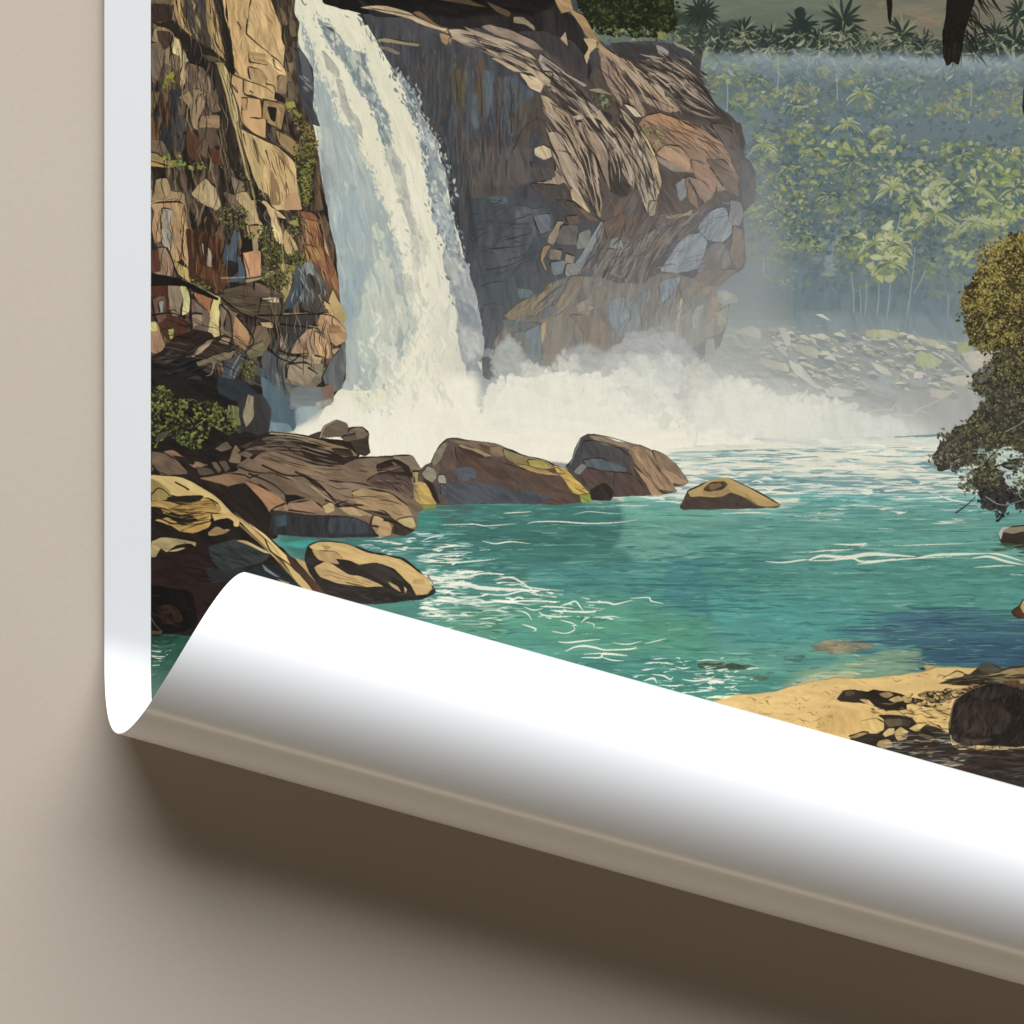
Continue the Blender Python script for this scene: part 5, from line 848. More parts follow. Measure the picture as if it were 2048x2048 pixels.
def paint_left_bank():
    # bottom of the cliff and the big bush
    p('D', '38,760 300,780 560,800 700,820 760,960 745,1090 600,1150 560,1160 300,1260 38,1260', '#211d18', tx=.15, ang=20, sc=8, w=4)
    p('D', '440,760 600,800 680,860 640,980 540,900 440,860', '#27323a', tx=.1, ang=30, w=3); p('D', '700,760 860,900 880,960 920,960 900,1080 740,1085 720,940', '#4a6674', tx=.07, ang=80, w=4); p('D', '740,1030 860,1040 890,1085 740,1088', '#668994', w=3, tx=.06)
    p('D', '880,830 1080,830 1100,920 1000,960 880,940', '#717a79', tx=.06, w=4, ang=10); p('D', '1060,830 1120,800 1130,880 1070,890', '#7a6151', w=3); p('D', '1030,910 1120,900 1120,930 1030,940', '#9a9884', w=3)
    p('D', '900,950 1060,940 1000,1000 920,1060', '#8fa3a3', tx=.05, w=4, soft=2)
    p('D', '560,900 700,860 760,960 740,1090 640,1120 560,1100', '#3a3835', tx=.1, ang=85, w=3)
    p('D', '615,865 650,880 652,1000 610,1062 585,1000 600,930', '#8c8264', ln=2.5, ang=85, sc=5); p('D', '500,930 560,945 570,1050 490,1025', '#6b6a3f', tx=.2, ang=80, sc=4, w=3)
    leaves('D', '38,850 130,825 200,890 320,890 480,950 565,1050 500,1110 400,1060 360,1160 290,1215 200,1150 120,1120 60,1205 38,1205', 900, (2, 6), ['#15160f', '#1e2012', '#2c2f16', '#3d421c', '#505722', '#656d2b', '#787f38'], 301)
    for s in ['38,970 90,900 130,840', '60,990 110,940 170,900', '200,980 240,920 300,900 340,960', '300,1060 380,1010 440,1040 480,1100', '440,1080 520,1050 560,1090', '60,1180 100,1120 140,1090']: line('D', s, '#7d8040', 2, .8, .85)
    p('D', '60,1150 80,1100 150,1085 120,1130', '#4f4a38', ln=2)
    p('D', '38,1190 300,1200 600,1090 760,1180 800,1640 740,1690 640,1620 480,1480 330,1370 38,1400', '#241e19', tx=.15, ang=20, sc=6, w=3)
    p('D', '230,1350 350,1350 600,1440 770,1600 800,1720 730,1735 560,1640 400,1500', '#2a211b', tx=.15, ang=40, sc=6, w=2)
    # dark tumble of stones below it
    for s, c in [('38,1210 120,1220 200,1270 255,1330 250,1345 150,1350 38,1330', '#6b5744'), ('38,1290 80,1330 130,1345 38,1345', '#7a6048'), ('110,1210 170,1200 260,1250 380,1290 300,1310 240,1270 200,1260', '#846549'), ('170,1235 250,1250 300,1270 290,1290 220,1270', '#2b231c'),
                 ('310,1300 390,1310 420,1340 330,1350', '#54483c'), ('400,1275 430,1275 460,1320 440,1340', '#5f5245'), ('440,1270 480,1260 510,1310 480,1330', '#57493c'), ('420,1190 490,1150 520,1190 460,1210', '#6a5946'), ('540,1170 575,1210 570,1280 500,1270', '#75624c'),
                 ('550,1300 620,1240 690,1290 600,1350', '#6d5946'), ('560,1220 640,1190 680,1200 620,1250', '#6b5a48'), ('570,1180 700,1120 760,1100 720,1160 640,1190', '#4a3d31')]:
        p('D', s, c, ln=3, tx=.1, ang=25, sc=6)
    # ridge with round boulders
    p('D', '600,1200 690,1110 760,1088 900,1100 1050,1125 1240,1150 1290,1230 1240,1300 1000,1300 700,1240', '#30261f', tx=.15, ang=15, sc=6, st=6)
    for s, c in [('980,1115 1050,1090 1070,1125 1050,1135', '#3e352b'), ('1050,1122 1075,1055 1150,1018 1210,1040 1226,1080 1200,1115 1100,1128', '#695b49'), ('1226,1072 1300,1060 1346,1100 1340,1150 1352,1215 1320,1236 1270,1220 1230,1150', '#3d332b'),
                 ('1226,1075 1300,1062 1344,1098 1320,1130 1260,1140 1225,1120', '#736350'), ('1180,1120 1260,1100 1270,1140 1200,1150', '#5f5142'), ('740,1098 860,1100 1000,1130 1130,1160 1230,1190 1275,1232 1190,1240 1060,1180 900,1130 800,1115', '#86704f'),
                 ('700,1130 820,1130 900,1160 1000,1240 900,1220 760,1190', '#5f4f3f'), ('600,1200 720,1165 830,1170 900,1220 1010,1270 900,1250 740,1205', '#6a5744'), ('900,1160 1040,1180 1180,1240 1160,1280 1040,1270 950,1230', '#2f251f'), ('1120,1190 1230,1200 1250,1240 1160,1230', '#3d3128')]:
        p('D', s, c, ln=3, tx=.09, ang=18, sc=6, st=6)
    ribs('D', '720,1100 900,1105 1200,1180', '620,1210 900,1220 1160,1280', 44, ['#231c17', '#4a3c30', '#83705a', '#1d1713'], 302, w=(1, 5))
    # main brown slab
    p('D', '690,1220 760,1200 900,1240 1060,1280 1190,1290 1300,1240 1500,1238 1600,1232 1650,1300 1665,1340 1600,1400 1640,1480 1690,1545 1640,1580 1625,1680 1560,1710 1460,1720 1100,1730 760,1700 740,1600 640,1500 500,1420 330,1370 400,1350 540,1330 640,1260', '#77604b', tx=.08, ang=25, sc=9, st=6, w=2)
    for s, c in [('700,1230 760,1205 880,1240 1040,1290 1190,1300 1120,1340 980,1350 800,1300', '#7f674e'), ('1190,1290 1300,1245 1500,1240 1600,1235 1660,1330 1600,1320 1480,1290 1300,1300', '#6f5c4b'), ('1480,1240 1600,1232 1655,1310 1640,1350 1580,1300', '#7f6e5b'),
                 ('1330,1380 1480,1300 1560,1330 1620,1410 1600,1500 1500,1440 1400,1430', '#5a463c'), ('1390,1290 1500,1260 1580,1300 1600,1360 1540,1350 1460,1340 1400,1350', '#2e2520'), ('1420,1310 1520,1290 1560,1330 1480,1330', '#4f3f35'),
                 ('1470,1390 1540,1400 1600,1470 1560,1490', '#6d5849'), ('1600,1330 1650,1330 1665,1400 1640,1440 1605,1400', '#a38c5a'), ('1605,1420 1660,1410 1700,1480 1745,1550 1690,1550 1620,1500', '#a4854f'), ('1660,1530 1745,1530 1740,1555 1680,1556', '#81913f'),
                 ('980,1360 1150,1390 1300,1400 1420,1440 1330,1480 1240,1520 1150,1500 1060,1440', '#7f6954'), ('1240,1450 1330,1430 1480,1460 1580,1540 1620,1640 1600,1680 1500,1640 1400,1560 1280,1530', '#a0825a'), ('1510,1620 1600,1600 1625,1660 1560,1680', '#b3a06a'),
                 ('1160,1540 1310,1530 1440,1570 1500,1630 1380,1600 1230,1590', '#a5875f'), ('1060,1540 1120,1510 1140,1560 1090,1580', '#b59b6a'), ('820,1530 1000,1500 1080,1560 1010,1580 860,1570', '#937257'), ('330,1370 480,1340 600,1350 720,1430 840,1520 740,1600 640,1500 520,1420 400,1390', '#846447'),
                 ('600,1380 720,1430 840,1510 750,1590 660,1490', '#9a714e'), ('620,1370 760,1330 900,1400 1060,1480 860,1480 720,1420', '#6a5645'), ('780,1340 960,1360 1140,1520 1060,1500 900,1430', '#745f4b'), ('1370,1590 1440,1600 1480,1660 1470,1710 1400,1720 1350,1660', '#b08f62'), ('1340,1650 1400,1660 1390,1690', '#8d7350')]:
        p('D', s, c, ln=3, tx=.08, ang=28, sc=8, st=5)
    p('D', '760,1560 860,1570 1010,1590 1090,1590 1240,1600 1340,1640 1390,1700 1400,1720 1100,1728 760,1705 740,1640', '#2e2d2d', tx=.15, ang=88, sc=5, st=4); p('D', '1110,1610 1240,1605 1340,1650 1350,1700 1110,1700', '#343a40', tx=.12, ang=88, sc=5); p('D', '780,1600 850,1590 850,1650 790,1660', '#33444e', tx=.12, ang=88)
    p('D', '500,1420 600,1400 700,1500 760,1600 740,1690 660,1620 540,1500', '#241e19', tx=.12, ang=50); p('D', '1500,1640 1620,1680 1560,1715 1480,1700', '#3a2f26', tx=.1)
    p('D', '1140,1530 1300,1525 1310,1535 1160,1545', '#2a211b', w=1); p('D', '1300,1560 1420,1570 1560,1660 1540,1690 1480,1640 1380,1590', '#3a2d23', w=1.5); p('D', '840,1470 900,1470 960,1490 870,1510 850,1530', '#231c17', w=1.5)
    ribs('D', '720,1220 960,1290 1200,1320 1560,1250', '640,1300 900,1400 1150,1520 1600,1660', 50, ['#3b2d24', '#4b3a2e', '#93785a', '#2a211b', '#8a7259'], 303, w=(1, 4), part=(.1, .3))
    ribs('D', '1340,1400 1480,1430 1620,1520', '1480,1270 1600,1330 1640,1440', 30, ['#261f1a', '#3a2d26', '#7d6757', '#57463b'], 304, w=(1.5, 5))
    for s in ['700,1290 840,1350 960,1360 1060,1420 1150,1530', '620,1340 760,1400 860,1480', '900,1330 1040,1400 1150,1530', '1140,1530 1220,1500', '840,1520 760,1560 740,1620', '560,1300 640,1330 760,1340', '860,1560 940,1570 1020,1580', '1430,1620 1520,1640 1600,1690', '1080,1500 1130,1520', '960,1360 1100,1460 1160,1530']:
        line('D', s, '#231b15', 4, 1.5, .9)
    for s in ['1000,1420 1080,1480 1150,1525', '750,1100 900,1112 1080,1150', '1050,1128 1080,1060 1150,1022']: line('D', s, '#b39a6c', 3, 1, .8)

def paint_near_rocks():
    # sunlit rock at lower left (tile L)
    p('L', '38,470 120,478 240,490 330,540 460,600 560,680 680,790 800,880 900,970 1000,1040 1100,1150 1200,1250 1260,1330 900,1400 620,1500 300,1492 120,1478 38,1466', '#231d18', tx=.16, ang=35, sc=8, w=3)
    p('L', '38,960 200,900 420,960 440,1100 620,1200 380,1400 200,1470 38,1462', '#2b1d1a', tx=.1, ang=10, sc=8, w=4); p('L', '38,1180 160,1190 300,1220 330,1400 240,1470 38,1464', '#15110f', tx=.12, w=3)
    p('L', '80,1300 200,1310 240,1400 120,1420', '#2c1c13', tx=.3, ang=60, sc=3, w=4)
    p('L', '400,930 560,880 680,910 800,970 740,1030 620,1060 500,1090 420,1010', '#303937', tx=.12, ang=20, sc=6, ln=3); p('L', '390,1060 500,1080 620,1060 640,1130 420,1160', '#2b302f', tx=.1, ang=25); p('L', '640,1090 760,1040 900,1080 1000,1200 820,1250 700,1200', '#20252a', tx=.14, ang=35)
    p('L', '740,1040 790,1080 850,1120 830,1120 760,1080', '#6c7478', w=1); p('L', '840,1130 920,1160 890,1170', '#9c8250', w=1)
    p('L', '38,478 130,480 240,492 330,540 420,590 480,640 560,720 660,790 760,850 870,960 960,1050 1040,1170 1110,1250 1060,1250 960,1150 870,1010 760,930 660,830 600,770 540,720 400,740 300,640 160,600 38,580', '#cbab68', tx=.05, ang=38, sc=9, st=6)
    p('L', '38,500 90,520 150,570 170,620 100,640 60,650 38,650', '#9a8448', ln=3, tx=.08); p('L', '200,490 300,530 420,600 480,660 560,740 480,700 380,620 250,560', '#d2b470', tx=.03)
    for s, c in [('38,640 130,640 240,660 300,620 400,620 470,660 480,700 420,740 340,760 240,700 120,720 38,680', '#b08a4c'), ('60,760 140,740 240,790 400,740 430,720 400,780 300,840 220,830 150,790', '#b8914c'), ('150,690 300,650 420,640 460,690 380,700 250,740', '#a8813f'),
                 ('140,620 250,605 370,610 340,640 240,660 170,650', '#2c2217'), ('38,680 100,690 130,740 60,730', '#1f1a14'), ('60,790 120,800 200,840 90,830', '#1f1a14'), ('400,840 450,800 540,820 500,850 410,860', '#96794a'), ('420,720 540,720 600,760 590,805 560,800 540,760 440,770', '#c4a25e'),
                 ('230,830 330,790 420,770 400,810 300,845', '#b98f4a'), ('38,900 100,870 200,875 290,895 325,905 320,930 290,910 200,920 140,965 100,940 70,990 38,990', '#a28d60'), ('150,960 240,930 260,935 200,960', '#b3a06a'), ('440,770 520,750 560,780 500,820', '#1e1915')]:
        p('L', s, c, ln=2.5, tx=.08, ang=15, sc=6, st=5)
    ribs('L', '60,600 240,650 460,650', '60,760 200,800 420,780', 40, ['#3b2d1a', '#6f5630', '#c9a35c', '#2a2117', '#8f6f38'], 311, w=(1, 4))
    ribs('L', '560,700 800,900 1060,1200', '480,700 760,940 980,1200', 22, ['#8d6f3e', '#d8bb78', '#a9874c', '#6b5232'], 312, w=(1, 4))
    p('L', '880,950 930,1000 990,1060 1060,1120 1130,1210 1190,1260 1140,1260 1060,1200 980,1110 930,1060', '#4b3324', tx=.1, ang=45, w=1.5); p('L', '950,1000 1040,1040 1100,1100 1180,1230 1120,1190 1040,1110', '#b3905a', tx=.06, ang=45, w=1.5)
    p('L', '580,890 640,890 720,930 800,975 760,970 660,920', '#b39a62', w=1); line('L', '190,520 240,545 280,570', '#2b2116', 3, 3.5); line('L', '40,600 80,560 120,570 170,620', '#2b2417', 3, 1.5); line('L', '760,880 800,960 900,1030 1000,1120 1090,1240', '#3a2a1c', 3, 2)
    inks('L', '60,940 400,960 600,1180 300,1400 60,1400', 50, (15, 70), 15, ['#120e0c', '#3a2a24', '#171310'], 313, w=(1, 3), spread=.4)
    inks('L', '420,930 760,960 640,1040 480,1070', 14, (15, 60), 28, '#1b2020', 314, w=(1, 2.4))
    line('L', '40,1380 70,1430 110,1465', '#5c5138', 2.5, 1); p('L', '38,1462 110,1465 95,1485 38,1482', '#4d472d', w=1)
    # flat rock in the water
    p('L', '1010,1010 1030,920 1100,890 1250,900 1440,960 1640,1000 1740,1080 1830,1190 1840,1220 1760,1260 1500,1290 1340,1290 1180,1250 1090,1160 1040,1090', '#2a241f', tx=.14, ang=12, sc=6)
    p('L', '1040,925 1110,897 1250,905 1430,965 1620,1005 1700,1060 1790,1130 1820,1190 1790,1230 1720,1238 1680,1170 1640,1130 1580,1070 1480,1035 1360,1045 1300,1020 1210,1000 1080,990 1060,950', '#c3a064', ln=3, tx=.05, ang=15, sc=9, st=5)
    p('L', '1070,1060 1150,1020 1220,1060 1290,1100 1420,1130 1510,1180 1420,1185 1290,1170 1220,1160 1110,1120', '#b2905c', ln=2.5, tx=.07, ang=15); p('L', '1120,920 1180,930 1150,950', '#94794c', w=2, a=.7); p('L', '1060,950 1200,960 1260,1010 1220,1040 1100,1010', '#a98756', ln=2, tx=.08)
    p('L', '1340,1050 1470,1030 1560,1080 1640,1140 1600,1140 1560,1110 1560,1180 1480,1140', '#38302a', tx=.1, ang=20); p('L', '1210,1010 1300,1020 1340,1060 1440,1110 1500,1165 1400,1130 1280,1080', '#2b241e', w=1.5); p('L', '1540,1150 1600,1180 1620,1220 1560,1180', '#a5875a', w=1); p('L', '1640,1180 1660,1200 1650,1225', '#b3945f', w=.8)
    p('L', '1700,1140 1760,1130 1770,1170 1700,1160', '#ab8a56', w=2, a=.7); line('L', '1790,1110 1830,1180 1790,1220', '#7a6036', 2.5, 1)
    ribs('L', '1120,1040 1300,1110 1500,1170', '1110,1120 1280,1160 1420,1190', 14, ['#6f5634', '#c9a76c', '#4a3924'], 315, w=(1, 3)); inks('L', '1150,1170 1500,1200 1760,1240 1500,1280 1250,1270', 30, (8, 40), 5, ['#191512', '#463b31'], 316, w=(1, 2.6))
    inks('L', '1280,940 1560,1000 1700,1080 1560,1050', 10, (8, 30), 20, '#a5844f', 317, w=(.7, 1.4))

def paint_mid_rocks():
    # two boulders across the pool mouth (tile E)
    ln = 3
    p('E', '-30,1330 10,1290 45,1275 70,1220 100,1170 140,1135 200,1128 300,1145 430,1160 500,1190 620,1235 740,1265 800,1300 860,1330 930,1390 1000,1460 1012,1500 960,1515 780,1530 500,1520 60,1530 20,1500 -30,1420', '#594840', tx=.10, ang=85, sc=8, st=3, ln=2)
    for s, c in [('45,1275 75,1210 110,1165 150,1150 130,1200 90,1270 60,1300', '#7d705c'), ('190,1160 300,1190 400,1250 520,1290 680,1340 810,1365 930,1470 900,1520 500,1500 300,1350 200,1260', '#574439'), ('150,1140 260,1140 430,1160 490,1190 480,1240 400,1230 300,1185 200,1165', '#7a6451'),
                 ('210,1160 270,1180 330,1190 420,1240 360,1240 240,1200', '#a28a63'), ('410,1180 460,1180 485,1230 440,1240 400,1210', '#8a7154'), ('480,1190 600,1240 740,1270 780,1310 690,1320 560,1290 490,1245', '#937f52'), ('620,1260 720,1265 760,1310 650,1300', '#a8984f'),
                 ('780,1290 850,1310 930,1390 1000,1460 1010,1480 900,1460 840,1370 800,1330', '#c09d4d'), ('560,1280 700,1310 810,1350 740,1350 620,1320', '#a3844f'), ('940,1465 1010,1465 1010,1510 950,1515', '#84923f'), ('120,1400 240,1390 400,1400 520,1440 640,1440 760,1490 700,1520 300,1520 140,1520', '#464b52'),
                 ('200,1310 290,1300 320,1360 220,1390', '#4b535c'), ('-10,1340 20,1300 60,1310 90,1350 60,1390 20,1380', '#867d68'), ('80,1350 120,1345 135,1395 90,1395', '#9a917b'), ('100,1400 145,1420 140,1470 100,1460', '#4d535c'), ('-30,1390 30,1410 75,1500 70,1530 10,1530 -30,1480', '#b3914f'),
                 ('0,1380 60,1400 100,1520 75,1510 40,1440', '#2f2822')]:
        p('E', s, c, ln=1.6 if c not in ('#464b52', '#4b535c') else 0, tx=.09, ang=30, sc=7, st=4, w=2.5)
    p('E', '200,1180 290,1200 370,1240 350,1250 260,1220', '#42332a', w=1.5); p('E', '330,1160 400,1180 400,1215 350,1190', '#5d4938', w=1.5)
    ribs('E', '60,1290 60,1400 60,1520', '700,1360 760,1440 800,1520', 40, ['#4a3a33', '#63524a', '#3e434a', '#6a574c'], 321, w=(2, 8), a=.5, part=(.1, .3))
    inks('E', '780,1300 900,1360 1000,1470 930,1460', 12, (6, 24), 15, '#4f3d20', 322, w=(1, 2)); line('E', '860,1275 740,1265 600,1240 480,1195', '#c8b98a', 2, 1, .7)
    p('E', '850,1300 890,1260 910,1190 940,1130 985,1104 1060,1110 1160,1150 1300,1170 1360,1205 1440,1225 1520,1290 1590,1390 1560,1415 1500,1420 1520,1450 1450,1465 1380,1470 1200,1475 1010,1500 1000,1460 930,1390', '#4f423c', tx=.12, ang=80, sc=8, st=3, ln=2)
    for s, c in [('990,1108 1060,1112 1170,1150 1300,1170 1360,1205 1300,1210 1240,1200 1180,1180 1080,1160 1020,1140', '#84705a'), ('1230,1190 1310,1175 1380,1215 1420,1290 1480,1380 1520,1450 1440,1440 1370,1430 1330,1360 1270,1280', '#93775a'), ('1370,1205 1450,1230 1530,1300 1590,1390 1550,1415 1490,1380 1420,1300', '#866d57'),
                 ('1430,1300 1500,1340 1580,1390 1540,1410 1480,1390', '#aa8a65'), ('1250,1290 1340,1360 1400,1430 1440,1465 1370,1470 1330,1400', '#a5855f'), ('860,1300 900,1240 930,1150 965,1130 960,1200 930,1280 900,1330', '#45474b'), ('960,1150 1020,1140 1180,1190 1240,1250 1220,1330 1100,1320 1000,1260 950,1240', '#4b4846'),
                 ('960,1260 1060,1250 1200,1300 1210,1330 1080,1320 980,1300', '#4f5c66'), ('940,1340 980,1300 1100,1330 1240,1340 1330,1430 1360,1470 1150,1480 1020,1440', '#54443c'), ('900,1330 950,1280 980,1300 940,1350', '#7a7871'), ('1000,1440 1080,1400 1140,1450 1120,1500 1010,1500', '#332b27')]:
        p('E', s, c, ln=1.6, tx=.09, ang=60, sc=7, st=4, w=2)
    ribs('E', '1240,1200 1330,1330 1440,1460', '1370,1210 1450,1330 1520,1440', 26, ['#5f4a38', '#b0916a', '#725b46', '#4a3a2f'], 323, w=(1, 3.5)); ribs('E', '1000,1115 1160,1155 1340,1200', '1060,1160 1200,1190 1300,1215', 12, ['#5f4f42', '#a18a6e'], 324, w=(1, 3))
    line('E', '985,1106 1100,1120 1280,1170', '#3a302a', 2.5, 1); line('E', '1150,1330 1140,1400 1150,1480', '#3a302a', 2, 1); line('E', '940,1130 915,1200 880,1290', '#b9b7a6', 2.5, 1, .7)
    # small flat rock
    p('F', '-110,1500 -90,1460 0,1410 60,1380 145,1365 200,1385 330,1450 420,1500 470,1530 450,1545 320,1552 -100,1558 -130,1540', '#4a3e35', tx=.10, ang=10, sc=7, ln=1.5)
    p('F', '-90,1450 0,1405 60,1378 150,1366 240,1405 340,1455 430,1505 470,1530 400,1540 320,1530 240,1480 175,1455 120,1480 60,1485 -20,1478 -70,1480', '#b0915a', tx=.05, ang=20, sc=9, ln=2.2); p('F', '10,1430 60,1395 130,1390 155,1410 120,1440 60,1450 10,1450', '#54432f', tx=.2, ang=0, sc=4, ln=2)
    p('F', '40,1405 100,1395 120,1415 60,1440', '#7d6442', w=2); p('F', '0,1440 80,1455 150,1430 170,1450 110,1475 0,1470', '#9a8050', tx=.05, w=1.5); line('F', '260,1460 300,1500', '#7a6038', 1.5, .8); p('F', '240,1480 340,1535 300,1545 -90,1550 -90,1500', '#453b33', tx=.1, a=.6)
def paint_water():
    # pool: base tones
    ys = pt('F', '0,1130')[0, 1]
    p('T', '690,1000 900,960 1250,960 1420,905 1700,880 2400,876 2400,1720 302,1720 302,1240 500,1120 560,1060', '#5f9990', tx=.06, ang=2, sc=12, st=6, w=2)
    p('F', '-700,1400 -100,1180 700,1165 1450,1120 3000,1120 3000,1500 1700,1480 800,1480 480,1560 -300,1560 -700,1560', '#d9d5bf', tx=.03, ang=2, sc=8, st=8, w=4)
    p('F', '300,1130 900,1125 1460,1120 3000,1120 3000,1200 1300,1190 500,1180', '#cfd0c2', tx=.04, ang=1, sc=5, st=9, w=3)
    for s, c in [('-560,1560 -100,1520 300,1560 900,1480 1700,1480 3000,1500 3000,1900 -560,1900', '#6aa198'), ('E', 0)][:1]:
        p('F', s, c, tx=.07, ang=2, sc=8, st=8, w=5, soft=6)
    T_ = lambda s, c, a=.9, sf=5: p('T', s, c, tx=.07, ang=2, sc=8, st=8, w=5, soft=sf, a=a)
    T_('560,1070 800,1030 980,1010 1240,1000 1240,1100 1180,1150 960,1170 800,1100 600,1120', '#44786f')
    T_('850,1010 1150,1005 1210,1040 1180,1100 1060,1130 900,1110', '#467a71'); T_('1250,990 1420,1010 1500,1060 1480,1130 1330,1160 1220,1120 1250,1050', '#74aa98'); T_('1000,1100 1240,1100 1280,1140 1200,1150 1060,1140', '#487d72')
    T_('1050,1130 1300,1130 1420,1110 1600,1110 1600,1230 1300,1260 1100,1220', '#53928a'); T_('1340,1120 1520,1130 1530,1210 1420,1240 1330,1190', '#4c898c', .8); T_('1404,1130 1900,1090 2048,1130 2400,1130 2400,1240 1800,1230 1500,1200', '#5a9a8c')
    T_('950,1200 1200,1180 1420,1240 1430,1330 1200,1330 1000,1280', '#599a83'); T_('1000,1240 1250,1210 1380,1250 1400,1320 1200,1310', '#5ea083', .8); T_('1420,1180 1700,1200 1800,1240 1700,1280 1500,1290 1430,1250', '#58a198'); T_('1404,1060 1800,1030 2060,1060 2400,1060 2400,1110 1404,1110', '#68a597')
    T_('1750,1240 1900,1222 2048,1232 2400,1230 2400,1330 1900,1330 1780,1300', '#3f6679', .85, 14); T_('1840,1290 2048,1280 2400,1280 2400,1350 1860,1330', '#38566e', .85, 10); T_('1780,1230 1900,1225 1900,1260 1780,1260', '#4a6e82', .8)
    T_('1150,1320 1400,1310 1600,1330 1560,1390 1400,1410 1150,1400', '#468a7c'); T_('1560,1350 1760,1300 1840,1300 1830,1340 1700,1360', '#9aa882', .8, 4); T_('1560,1370 1640,1345 1720,1350 1600,1380', '#b3aa80', .7)
    T_('1400,1300 1650,1290 1780,1300 1600,1350 1420,1345', '#66a291', .8); T_('302,1240 420,1150 420,1330 302,1420', '#2f5b48', .98, 1); T_('302,1258 360,1262 340,1290 302,1290', '#24443a', .9, 2)
    T_('560,1085 640,1080 600,1100', '#3fa093', .9, 1); T_('840,1030 880,1035 870,1060 840,1060', '#459c8c', .8, 2); T_('860,1015 960,1010 900,1040', '#4b5f58', .6, 3)
    T_('640,1120 900,1140 1000,1200 860,1240 740,1230', '#4f877a', .8); T_('860,1210 1000,1225 1000,1290 880,1250', '#5a8f72', .8)
    p('T', '1620,1290 1660,1280 1720,1280 1750,1292 1700,1308 1640,1305', '#86765a', tx=.15, ang=3, sc=4, w=3, soft=2, a=.9); p('T', '1395,1327 1420,1322 1490,1330 1520,1335 1460,1340 1400,1336', '#44553f', tx=.1, w=2); p('T', '1570,1312 1610,1310 1600,1324 1570,1320', '#4d7a6c', w=2)
    p('T', '1480,1350 1540,1354 1520,1362', '#5f6a4c', w=2, a=.7); p('T', '1140,1235 1220,1238 1180,1246', '#477a66', w=2, a=.6)
    # ripples
    ripples('T', '880,1010 2100,1000 2100,1300 1000,1300', 900, (14, 70), (1, 2.6), ['#35695f', '#3d7268', '#8dbcae', '#a3c8ba', '#47807a'], 399, a=.6)
    dk = ['#3f776e', '#467f78', '#4b8880', '#3a6c66']; lt = ['#7fb5a6', '#8fbdae', '#74ab9f', '#9cc4b6']; md = ['#559389', '#619e93', '#4f8d86', '#6ba99c']
    fo = ['#e0dac4', '#d9d5bf', '#e6e0cc', '#cdd0be']; bl = ['#5b8fa0', '#4e8290', '#6d9ea6']
    ripples('T', '880,1000 2100,960 2100,1240 900,1200', 560, (24, 150), (1.5, 5), dk + md + lt, 401, a=.6)
    ripples('T', '1330,1000 2100,980 2100,1120 1380,1130', 260, (30, 170), (1.5, 5), lt + md, 402, a=.6)
    ripples('T', '860,1010 1240,1010 1220,1140 900,1140', 90, (24, 110), (1.5, 4), dk + ['#558e86', '#35655f'], 403, a=.7)
    ripples('T', '1000,1130 2100,1110 2100,1330 1100,1320', 520, (20, 120), (1.5, 5), dk + md + bl[:2] + ['#66a390'], 404, a=.55)
    ripples('T', '1260,1100 1560,1110 1560,1220 1300,1220', 130, (30, 110), (1.5, 4.5), ['#3d7470', '#437f86', '#3a6d66'], 405, a=.6)
    ripples('T', '1700,1225 2100,1225 2100,1340 1760,1330', 150, (40, 170), (1.5, 5.5), ['#2f4662', '#43657f', '#4d7488', '#324f6c', '#6f8f8e', '#3c5a78'], 406, a=.65)
    ripples('T', '1150,1300 1640,1320 1600,1390 1400,1420 1150,1400', 220, (16, 90), (1.5, 5), dk + md + lt + ['#a9c4ae'], 407, a=.65)
    ripples('T', '560,1040 960,1020 1000,1200 800,1170 700,1090', 200, (14, 80), (1.5, 5), dk + md + ['#4d8f95'], 408, a=.65)
    ripples('T', '860,1110 1010,1130 1020,1280 880,1250', 120, (16, 70), (1.5, 5), md + lt + dk, 409, a=.7)
    ripples('T', '1600,1330 1840,1300 1860,1345 1640,1372', 50, (16, 70), (1.5, 4.5), ['#a9ad85', '#7d9c85', '#8fa486', '#c0b284'], 410, a=.7)
    # white water towards the fall
    ripples('F', '-140,1200 600,1180 1560,1180 2100,1200 2100,1480 1560,1500 600,1500 150,1390 -120,1420', 300, (30, 170), (1.5, 6), ['#5f9d9d', '#6ba6a3', '#86b3ab', '#9dbfb2', '#4f9199', '#b5c9ba'], 411, a=.85)
    ripples('F', '160,1330 700,1320 1560,1400 1560,1490 700,1500 420,1480', 110, (30, 150), (3, 9), ['#5d9a97', '#68a39c', '#4f9097', '#76aba2'], 412, a=.9)
    ripples('F', '-120,1200 600,1160 2100,1180 2100,1470 700,1490 300,1420', 170, (24, 150), (1.2, 5), fo, 413, a=.9)
    ripples('F', '-380,1490 -120,1380 -60,1300 120,1330 60,1380 -80,1440 -140,1520', 60, (20, 80), (1.5, 5), ['#5f9d9d', '#dcd8c4', '#86b3ab', '#d4d3c0'], 414, a=.85)
    ripples('F', '400,1480 1700,1470 2000,1600 1400,1640 600,1620', 70, (20, 110), (1.2, 3.6), ['#b7cbb8', '#c9d2c0', '#a5c2b3', '#dcd8c4'], 415, a=.85)
    # drawn foam lines: far right, centre, by the flat rock
    W = '#ddd8c2'
